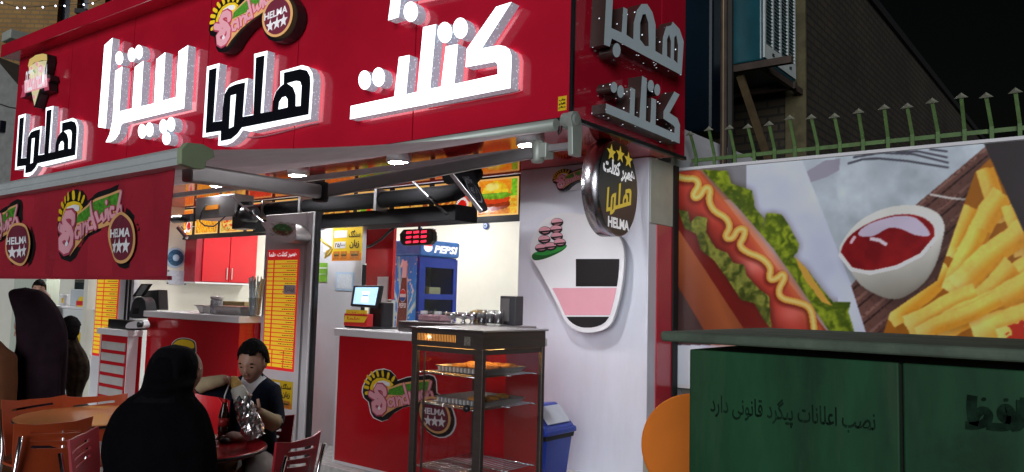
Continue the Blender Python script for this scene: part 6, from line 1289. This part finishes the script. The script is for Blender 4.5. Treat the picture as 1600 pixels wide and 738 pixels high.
for k in range(9):
    a = p + V((random.uniform(-.06, .06), random.uniform(-.05, .05), .004 + .006 * random.random())); u = V((random.uniform(-1, 1), random.uniform(-1, 1), random.uniform(0, .35))) * .06; v = V((random.uniform(-1, 1), random.uniform(-1, 1), random.uniform(0, .35))) * .05; mb.add([a, a + u, a + u + v, a + v], [(0, 1, 2, 3)])
t = mb.build('paper_napkin', mat('napkin_white', (.6, .56, .52), .9, var=.1)); tag(t, 'crumpled white paper napkin beside the cola bottle', 'napkin')
p0, p1 = at(352, 687, Z=ZT + .02), at(384, 681, Z=ZT + .02); d = p1 - p0
t = MB().tube([p0 + d * k / 6 + V((0, 0, .008 * math.sin(k))) for k in range(7)], [.012, .026, .03, .03, .032, .026, .010], 10).build('wrapped_roll', mat('wrap_paper', (.42, .26, .22), .7, var=.3, scale=30, bump=.4, bscale=50)); tag(t, 'pale wrapped roll lying behind the key fob on the red table', 'food roll')

# ================================================================== PEOPLE
SKIN = mat('skin_light', (.42, .235, .165), .5, var=.08, scale=14); LIP = mat('lip', (.34, .12, .10), .5, var=.05); HAIR = mat('black_hair', (.005, .0042, .004), .8, spec=.08, var=.4, scale=60, bump=.6, bscale=120); EYE = mat('eye_dark', (.012, .009, .008), .2, var=0); EYW = mat('eye_white', (.6, .58, .55), .3, var=0)
def head(mb, c, fwd, h, m0, m_skin=0, m_dark=1, m_lip=2, up=V((0, 0, 1)), closed=True):
    """head with face joined into the figure's own mesh"""
    c = V(c); f = V(fwd).normalized(); r = f.cross(up).normalized(); u = r.cross(f); s = h / .235; nu, nv = 40, 28; vs, fs = [], []
    g = lambda a, b, w: math.exp(-((a - b) / w) ** 2)
    for j in range(nv + 1):
        ph = math.pi * j / nv
        for i in range(nu):
            th = 2 * math.pi * i / nu; x, y, z = math.sin(ph) * math.sin(th), math.sin(ph) * math.cos(th), math.cos(ph)
            X, Y, Z = x * .074, y * .094, z * .1175
            if z < 0: k = (-z) ** 1.6; X *= 1 - .38 * k; Y = Y * (1 - .22 * k) + .022 * k
            if z > 0: Y -= .008 * z
            if y > 0:
                Y += .024 * g(x, 0, .16) * g(z, -.16, .17) * (1.0) + .008 * g(x, 0, .13) * g(z, .12, .2)          # nose
                Y -= .011 * (g(x, .36, .17) + g(x, -.36, .17)) * g(z, .06, .12)                                      # eye sockets
                Y += .005 * g(z, .25, .10) * g(x, 0, .6)                                                             # brow
                Y += .007 * g(x, 0, .28) * g(z, -.50, .08) + .007 * g(x, 0, .25) * g(z, -.62, .07) - .006 * g(x, 0, .3) * g(z, -.56, .035) + .008 * g(x, 0, .3) * g(z, -.85, .12)
            vs.append(c + (r * X + f * Y + u * Z) * s)
        
    for j in range(nv):
        for i in range(nu): fs.append((j * nu + i, j * nu + (i + 1) % nu, (j + 1) * nu + (i + 1) % nu, (j + 1) * nu + i))
    mb.add(vs, [tuple(reversed(q)) for q in fs], m0 + m_skin, True)
    def blob(x, y, z, a, b, d, m, n=10):
        o = c + (r * x + f * y + u * z) * s; vv, ff = [], []
        for j in range(n // 2 + 1):
            ph = math.pi * j / (n // 2)
            for i in range(n): th = 2 * math.pi * i / n; vv.append(o + (r * a * math.sin(ph) * math.cos(th) + f * b * math.sin(ph) * math.sin(th) + u * d * math.cos(ph)) * s)
        for j in range(n // 2):
            for i in range(n): ff.append((j * n + i, (j + 1) * n + i, (j + 1) * n + (i + 1) % n, j * n + (i + 1) % n))
        mb.add(vv, ff, m, True)
    for sg in (-1, 1):
        blob(sg * .074, -.004, -.004, .010, .018, .030, m0 + m_skin)                      # ears
        blob(sg * .028, .0765, .004, .014, .006, .0045, m0 + m_dark)                      # lowered lids with lashes
        blob(sg * .028, .080, .027, .019, .006, .0045, m0 + m_dark)                       # brows
        blob(sg * .009, .104, -.030, .008, .006, .006, m0 + m_skin)                       # nostrils
    blob(0, .0865, -.064, .021, .006, .0055, m0 + m_lip)
    return f, r, u, s
def hair(parent, c, fwd, h, name='hair', low=-.25, grow=1.09, m=None, up=V((0, 0, 1)), hairline=.42):
    c = V(c); f = V(fwd).normalized(); r = f.cross(up).normalized(); u = r.cross(f); s = h / .235 * grow; nu, nv = 44, 24; vs, fs, keep = [], [], []
    for j in range(nv + 1):
        ph = math.pi * .70 * j / nv
        for i in range(nu):
            th = 2 * math.pi * i / nu; x, y, z = math.sin(ph) * math.sin(th), math.sin(ph) * math.cos(th), math.cos(ph)
            n = mnoise.noise(V((x * 6, y * 6, z * 6))) * .004 + mnoise.noise(V((x * 17, y * 17, z * 17))) * .003
            vs.append(c + (r * x * (.074 + n) + f * (y * (.094 + n) - .006) + u * z * (.119 + n)) * s); hn = .12 * mnoise.noise(V((x * 9, y * 9, 3.3))); keep.append(z + hn > (hairline if y > .35 else (low if y < .0 else low + (hairline - low) * y / .35)))
    for j in range(nv):
        for i in range(nu):
            q = (j * nu + i, (j + 1) * nu + i, (j + 1) * nu + (i + 1) % nu, j * nu + (i + 1) % nu)
            if sum(keep[k] for k in q) >= 3: fs.append(q)
    o = MB().add(vs, fs, 0, True).build(name, m or HAIR, parent)
    so = o.modifiers.new('thick', 'SOLIDIFY'); so.thickness = .008; so.offset = -1
    return o
def skin_body(nodes, edges, root, mats, bone_mat, name, parent, sub=2):
    """one continuous body grown over a jointed skeleton; bone_mat gives a material slot for each edge"""
    keys = list(nodes); ix = {k: i for i, k in enumerate(keys)}
    me = bpy.data.meshes.new('skeleton'); me.from_pydata([tuple(nodes[k][0]) for k in keys], [(ix[a], ix[b]) for a, b in edges], []); me.update()
    o = bpy.data.objects.new('skeleton', me); COL.objects.link(o); o.modifiers.new('skin', 'SKIN'); sb = o.modifiers.new('sub', 'SUBSURF'); sb.levels = sb.render_levels = sub
    for k, sv in zip(keys, me.skin_vertices[0].data): sv.radius = (nodes[k][1], nodes[k][2] if len(nodes[k]) > 2 else nodes[k][1]); sv.use_root = (k == root)
    bpy.context.view_layer.update(); dg = bpy.context.evaluated_depsgraph_get(); m2 = bpy.data.meshes.new_from_object(o.evaluated_get(dg)); bpy.data.objects.remove(o)
    mb = MB(); V_ = [v.co.copy() for v in m2.vertices]; F_ = [tuple(p.vertices) for p in m2.polygons]; mb.v = [tuple(v) for v in V_]
    for fc in F_:
        c = sum((V_[i] for i in fc), V()) / len(fc); best = None
        for k, (a, b) in enumerate(edges):
            A, B = V(nodes[a][0]), V(nodes[b][0]); ab = B - A; tt_ = max(0, min(1, (c - A).dot(ab) / max(ab.length_squared, 1e-9))); d = (c - A - ab * tt_).length - (nodes[a][1] * (1 - tt_) + nodes[b][1] * tt_)
            if best is None or d < best[0]: best = (d, k, tt_)
        mi = bone_mat(edges[best[1]], best[2], c); mb.f.append(list(fc)); mb.m.append(mi); mb.s.append(True)
    return mb
def hand(mb, wrist, d, n, m, s=1.0, curl=.9, side=1):
    """palm and five bent fingers; d = towards the fingers, n = palm side, side = thumb side"""
    d, n = V(d).normalized(), V(n).normalized(); n = (n - d * n.dot(d)).normalized(); t = d.cross(n) * side; w = V(wrist)
    mb.obox(w + d * .045 * s, d * .048 * s, t * .038 * s, n * .013 * s, m)
    for k, (o, L, r) in enumerate(((.029, .070, .0085), (.010, .078, .009), (-.010, .073, .0088), (-.029, .058, .0078))):
        p = w + d * .088 * s + t * o * s; pts = [p]; a = 0
        for q in (.42, .33, .25): a += curl * (.55 if q > .4 else .75); pts.append(pts[-1] + (d * math.cos(a) + n * math.sin(a)) * L * q * s)
        mb.tube([w + d * .07 * s + t * o * s] + pts, [r * s, r * s, r * .95 * s, r * .9 * s, r * .7 * s], 8, m)
    p = w + d * .03 * s + t * .036 * s; mb.tube([p, p + (t * .6 + d * .7 + n * .3) * .035 * s, p + (t * .55 + d * 1.3 + n * .9) * .042 * s], [.011 * s, .010 * s, .008 * s], 8, m)
# ---- the boy
ZZ = lambda x, y, D: at(160 + x / 3.547, 530 + y / 3.547, D=D)
bt = thing('person', 'boy in navy cardigan and white shirt eating at the red table', 'person', ZZ(820, 720, 4.45) * 1.0)
bt.location.z = GZ; ORG[bt.name] = V(bt.location)
NAVY = mat('navy_knit', (.008, .013, .026), .95, spec=.15, var=.3, scale=30, bump=.4, bscale=150); BEIG = mat('beige_sleeve', (.36, .29, .17), .85, var=.15, scale=20, bump=.3, bscale=90); SHIRT = mat('white_shirt', (.78, .78, .80), .8, var=.06); TROU = mat('grey_trousers', (.22, .20, .19), .9, var=.15, scale=12)
nd = {'pelvis': (ZZ(820, 680, 4.47), .15, .12), 'belly': (ZZ(825, 540, 4.46), .145, .11), 'chest': (ZZ(835, 380, 4.46), .15, .11), 'collar': (ZZ(835, 262, 4.46), .10, .085), 'neck': (ZZ(830, 205, 4.45), .052), 'nape': (ZZ(830, 150, 4.44), .05),
      'ls': (ZZ(935, 300, 4.45), .068), 'le': (ZZ(965, 478, 4.32), .056), 'lw': (ZZ(850, 402, 4.07), .032), 'rs': (ZZ(735, 270, 4.46), .066), 're': (ZZ(520, 262, 4.34), .05), 'rw': (ZZ(690, 222, 4.20), .029),
      'lh': (ZZ(880, 700, 4.45), .095), 'lk': (ZZ(860, 720, 4.02), .07), 'la': (ZZ(850, 1010, 4.05), .045), 'rh': (ZZ(750, 700, 4.48), .095), 'rk': (ZZ(640, 705, 4.12), .07), 'ra': (ZZ(640, 1000, 4.15), .045)}
ed = [('pelvis', 'belly'), ('belly', 'chest'), ('chest', 'collar'), ('collar', 'neck'), ('neck', 'nape'), ('collar', 'ls'), ('ls', 'le'), ('le', 'lw'), ('collar', 'rs'), ('rs', 're'), ('re', 'rw'), ('pelvis', 'lh'), ('lh', 'lk'), ('lk', 'la'), ('pelvis', 'rh'), ('rh', 'rk'), ('rk', 'ra')]
vneck = [(160 + x / 3.547, 530 + y / 3.547) for x, y in ((752, 330), (760, 250), (770, 215), (905, 200), (880, 250), (830, 320), (775, 370))]
def bm_(e, tt_, c):
    a, b = e
    if (b == 'neck' and tt_ > .55) or b == 'nape': return 0
    px, py = to_px(c)
    if b in ('chest', 'collar', 'belly', 'neck', 'ls', 'rs') and np.any(inpoly(np.array([px]), np.array([py]), vneck)): return 5
    if b in ('le', 're', 'chest', 'belly', 'collar', 'neck', 'ls', 'rs'): return 3 if not (b == 're' and tt_ > .92) else 4
    if b in ('lw', 'rw'): return 4 if tt_ > .12 else 3
    return 6
mb = skin_body(nd, ed, 'pelvis', None, bm_, 'body', bt)
hc = ZZ(832, 130, 4.42); bf = V((.52, -.83, -.34)); head(mb, hc, bf, .232, 0)
hand(mb, nd['lw'][0], ZZ(775, 350, 3.98) - ZZ(850, 402, 4.07), V((-.3, .9, .1)), 0, .92, 1.0, side=-1)
hand(mb, nd['rw'][0], ZZ(770, 250, 4.16) - ZZ(690, 222, 4.20), V((.2, -.5, -.9)), 0, .85, 1.0, side=-1)
mb.build('body', [SKIN, HAIR, LIP, NAVY, BEIG, SHIRT, TROU], bt)
hair(bt, hc + V((0, 0, .004)), bf, .236, hairline=.56, low=-.15, grow=1.07)
# ---- foil-wrapped sandwich in the boy's hand
a, b = ZZ(760, 300, 3.98), ZZ(850, 545, 3.98); t = thing('foil_sandwich', 'half-eaten sandwich in crumpled foil held by the boy', 'sandwich', b)
vs, fs = [], []; ax_ = b - a; sx = ax_.cross(V((.84, -.55, 0))).normalized(); sy = ax_.cross(sx).normalized(); nu, nv = 26, 20
for j in range(nv + 1):
    q = j / nv
    for i in range(nu):
        th = 2 * math.pi * i / nu; rr_ = (.034 + .03 * q - .02 * max(0, q - .8) * 5) * (1 + .30 * (mnoise.noise(V((math.cos(th) * 3, math.sin(th) * 3, q * 9))) + .6 * mnoise.noise(V((math.cos(th) * 8, math.sin(th) * 8, q * 20))))); vs.append(a + ax_ * q + (sx * math.cos(th) + sy * math.sin(th)) * rr_)
for j in range(nv):
    for i in range(nu): fs.append((j * nu + i, j * nu + (i + 1) % nu, (j + 1) * nu + (i + 1) % nu, (j + 1) * nu + i))
MB().add(vs, fs, 0, False).build('foil', mat('crumpled_foil', (.62, .60, .60), .22, .95, var=.1), t); mb = MB(); mb.lathe([(.036, -.05), (.04, -.01), (.036, .03), (.02, .045), (0, .048)], a, 16, ax=-ax_); mb.build('paper_sleeve', mat('translucent_paper', (.55, .53, .46), .7, var=.2), t)
MB().lathe([(.026, .0), (.028, .05), (.018, .085), (0, .095)], a, 14, ax=-ax_.normalized()).build('bread', mat('bread_roll', (.50, .30, .08), .75, var=.3, scale=30), t)

# ---- draped figures lofted from their outlines
def drape(name, label, rows, zf, D, depth, m, seed, tail, fold=.035, dd=None, nu=56):
    """rows: outline (y, left, right) from top to bottom; tail: list of (height above ground, half width, half depth) to the ground"""
    cs, ws, zs_ = [], [], []
    for (y, l, r_) in rows:
        d_ = D + (dd(y) if dd else 0); p, q = zf(l, y, d_), zf(r_, y, d_); cs.append((p + q) / 2); ws.append((q - p).length / 2); zs_.append(cs[-1].z)
    side = V((_r.x, _r.y, 0)).normalized(); fw = V((-side.y, side.x, 0)); dep = [w_ * depth(k / (len(rows) - 1)) for k, w_ in enumerate(ws)]
    for hz, w_, dp in tail: c = cs[-1].copy(); c.z = GZ + hz; cs.append(c); ws.append(w_); dep.append(dp)
    vs, fs = [], []; n = len(cs)
    fine = []
    for k in range(n - 1):
        i0, i3 = max(k - 1, 0), min(k + 2, n - 1)
        for s in range(6):
            q = s / 6; cm = lambda a, b, c_, d: .5 * (2 * b + (c_ - a) * q + (2 * a - 5 * b + 4 * c_ - d) * q * q + (3 * b - a - 3 * c_ + d) * q ** 3)
            fine.append((cm(cs[i0], cs[k], cs[k + 1], cs[i3]), cm(ws[i0], ws[k], ws[k + 1], ws[i3]), cm(dep[i0], dep[k], dep[k + 1], dep[i3])))
    fine.append((cs[-1], ws[-1], dep[-1]))
    for k, (c, w_, dp) in enumerate(fine):
        t_ = k / len(fine)
        for i in range(nu):
            th = 2 * math.pi * i / nu; f_ = 1 + fold * min(1, t_ * 3) * (mnoise.noise(V((math.cos(th) * 2.6 + seed, math.sin(th) * 2.6, c.z * 1.6))) + .5 * math.sin(th * 11 + mnoise.noise(V((seed, th, c.z * 2))) * 3) * t_)
            vs.append(c + side * math.cos(th) * w_ * f_ + fw * math.sin(th) * dp * f_)
    for k in range(len(fine) - 1):
        for i in range(nu): fs.append((k * nu + i, (k + 1) * nu + i, (k + 1) * nu + (i + 1) % nu, k * nu + (i + 1) % nu))
    mb = MB().add(vs, fs, 0, True); top = len(mb.v); mb.v.append(tuple(fine[0][0] + V((0, 0, .008))))
    for i in range(nu): mb.f.append([i, (i + 1) % nu, top]); mb.m.append(0); mb.s.append(True)
    c = cs[-1]; t = thing('person', label, 'person', (c.x, c.y, GZ)); return t, mb, cs, fw
CH = mat('black_chador', (.0030, .0030, .0042), .95, spec=.06, var=.3, scale=9, bump=.3, bscale=90)
t, mb, cs, fw = drape('person', 'woman in black headscarf and coat seated with her back to us', [(42, 360, 440), (50, 332, 472), (70, 308, 497), (105, 283, 516), (150, 266, 520), (200, 253, 512), (250, 243, 498), (288, 222, 492), (310, 190, 500), (335, 140, 520), (380, 90, 556), (430, 55, 578), (500, 27, 597), (560, 12, 610), (640, 8, 618), (700, 20, 622), (760, 20, 622)],
    ZZ, 3.62, lambda q: 1.12 if q < .33 else max(.56, 1.12 - (q - .33) * 2.2), CH, 1.7, [(.46, .26, .26), (.30, .27, .34), (.08, .24, .36), (.0, .22, .34)], .06, lambda y: .06 if y < 240 else 0)
hc2 = ZZ(396, 165, 3.68); wf = V((-.25, .95, -.05)); wf = (nd['chest'][0] - hc2); wf.z = -.1
head(mb, hc2 + wf.normalized() * .055 + V((.035, .02, -.01)), wf, .20, 1)
mb.build('body', [CH, SKIN, HAIR, LIP], t)
tmp_, sm_, cs_, fw_2 = drape('x', 'x', [(38, 362, 440), (47, 331, 473), (69, 306, 499), (105, 281, 518), (150, 264, 522), (200, 251, 514), (250, 240, 500), (284, 224, 494), (306, 196, 500), (322, 172, 506), (336, 158, 508)], ZZ, 3.62, lambda q: 1.2 - .35 * q, CH, 5.1, [], .075, lambda y: .06 if y < 240 else .02)
bpy.data.objects.remove(tmp_)
sm_.build('headscarf', mat('black_scarf', (.0042, .0042, .0058), .95, spec=.10, var=.3, scale=9, bump=.5, bscale=45, stretch=(1, 1, .35)), t)
WZ = lambda x, y, D: at(x / 3.5125, 430 + y / 3.5125, D=D)
PUR = mat('dark_plum_cloth', (.015, .0075, .012), .95, spec=.10, var=.45, scale=6, bump=.3, bscale=60)
t, mb, cs, fw = drape('person', 'woman in dark plum headscarf and long coat standing at the left', [(73, 115, 165), (80, 80, 205), (98, 60, 238), (128, 62, 268), (170, 74, 300), (210, 86, 322), (250, 93, 340), (300, 94, 356), (350, 98, 361), (400, 95, 360), (460, 82, 358), (560, 74, 352), (680, 70, 350)],
    WZ, 5.75, lambda q: max(.6, .98 - q * .7), PUR, 4.2, [(.55, .24, .18), (.25, .25, .19), (.0, .25, .2)], .10)
head(mb, WZ(165, 150, 5.75) + V((.0, .07, 0)), V((-.3, .9, -.05)), .20, 1); mb.build('body', [PUR, SKIN, HAIR, LIP], t)
CAM = mat('patterned_blouse', (.05, .032, .018), .85, var=.95, scale=22)
t, mb, cs, fw = drape('person', 'woman in patterned brown blouse standing beside the plum coat', [(262, 364, 392), (275, 354, 405), (300, 350, 417), (340, 356, 425), (380, 358, 440), (430, 360, 470), (480, 362, 488), (530, 362, 490), (565, 363, 484), (600, 362, 468), (680, 362, 450)],
    WZ, 6.3, lambda q: .9 if q < .3 else .6, CAM, 8.8, [(.5, .15, .15), (.0, .15, .15)], .07)
head(mb, WZ(383, 308, 6.3), V((-.5, .8, -.1)), .20, 1); mb.build('body', [CAM, SKIN, HAIR, LIP], t); hair(t, WZ(383, 308, 6.3), V((-.5, .8, -.1)), .205, low=-.75, grow=1.14)
# orange-brown sleeve of a person cut off by the left edge
t, mb, cs, fw = drape('person', 'person in rust brown coat cut off by the left edge of the picture', [(300, -260, -120), (340, -280, -40), (400, -290, 20), (440, -290, 66), (500, -290, 72), (580, -285, 75), (680, -280, 70)], WZ, 5.5, lambda q: .8, None, 2.2, [(.5, .24, .2), (0, .24, .2)], .05)
head(mb, WZ(-150, 230, 5.5), V((.3, .9, 0)), .23, 1); mb.build('body', [mat('rust_coat', (.16, .055, .016), .85, var=.3, scale=6), SKIN, HAIR, LIP], t); hair(t, WZ(-150, 230, 5.5), V((.3, .9, 0)), .235)
def stander(label, hp, fwd, h, shirt, hairy=True, cap=False):
    t = thing('person', label, 'person', (hp.x, hp.y, 0)); z = hp.z; b = V((hp.x, hp.y, 0)) - V(fwd).normalized() * .03; s = V(fwd).normalized().cross(V((0, 0, 1))).normalized()
    n2 = {'hip': (b + V((0, 0, z * .52)), .15, .12), 'chest': (b + V((0, 0, z * .76)), .16, .12), 'collar': (b + V((0, 0, z - .19)), .09), 'neck': (b + V((0, 0, z - .08)), .055)}
    e2 = [('hip', 'chest'), ('chest', 'collar'), ('collar', 'neck')]
    for k, sg in (('l', 1), ('r', -1)):
        n2[k + 's'] = (b + s * sg * .18 + V((0, 0, z - .26)), .065); n2[k + 'e'] = (b + s * sg * .23 + V((0, 0, z - .52)), .05); n2[k + 'w'] = (b + s * sg * .17 + V(fwd).normalized() * .22 + V((0, 0, z - .56)), .03); n2[k + 'k'] = (b + s * sg * .1 + V((0, 0, z * .28)), .075); n2[k + 'f'] = (b + s * sg * .1 + V((0, 0, .05)), .05)
        e2 += [('collar', k + 's'), (k + 's', k + 'e'), (k + 'e', k + 'w'), ('hip', k + 'k'), (k + 'k', k + 'f')]
    mb = skin_body(n2, e2, 'hip', None, lambda e, tt_, c: 0 if e[1] in ('neck', 'lw', 'rw') else (3 if e[1] in ('chest', 'collar', 'ls', 'rs', 'le', 're') else 4), 'body', t); head(mb, hp, fwd, h, 0)
    for k in 'lr': hand(mb, n2[k + 'w'][0], fwd, (0, 0, -1), 0, 1, .7)
    mb.build('body', [SKIN, HAIR, LIP, shirt, mat('dark_trousers', (.02, .02, .025), .9)], t)
    if hairy: hair(t, hp, fwd, h)
    if cap: MB().lathe([(.094, 0), (.098, .03), (.094, .06), (.06, .075), (0, .08)], hp + V((0, 0, .045)), 24).build('cap', WHITE, t)
stander('man with black hair and beard seen in profile behind the woman in plum', at(61, 452, D=10.7), V((.85, -.45, -.1)), .235, mat('grey_shirt', (.3, .3, .32), .9))
stander('cook in white cap half hidden by the left column', at(151, 452, D=12.0), V((.75, -.6, -.15)), .235, WHITE, False, True)
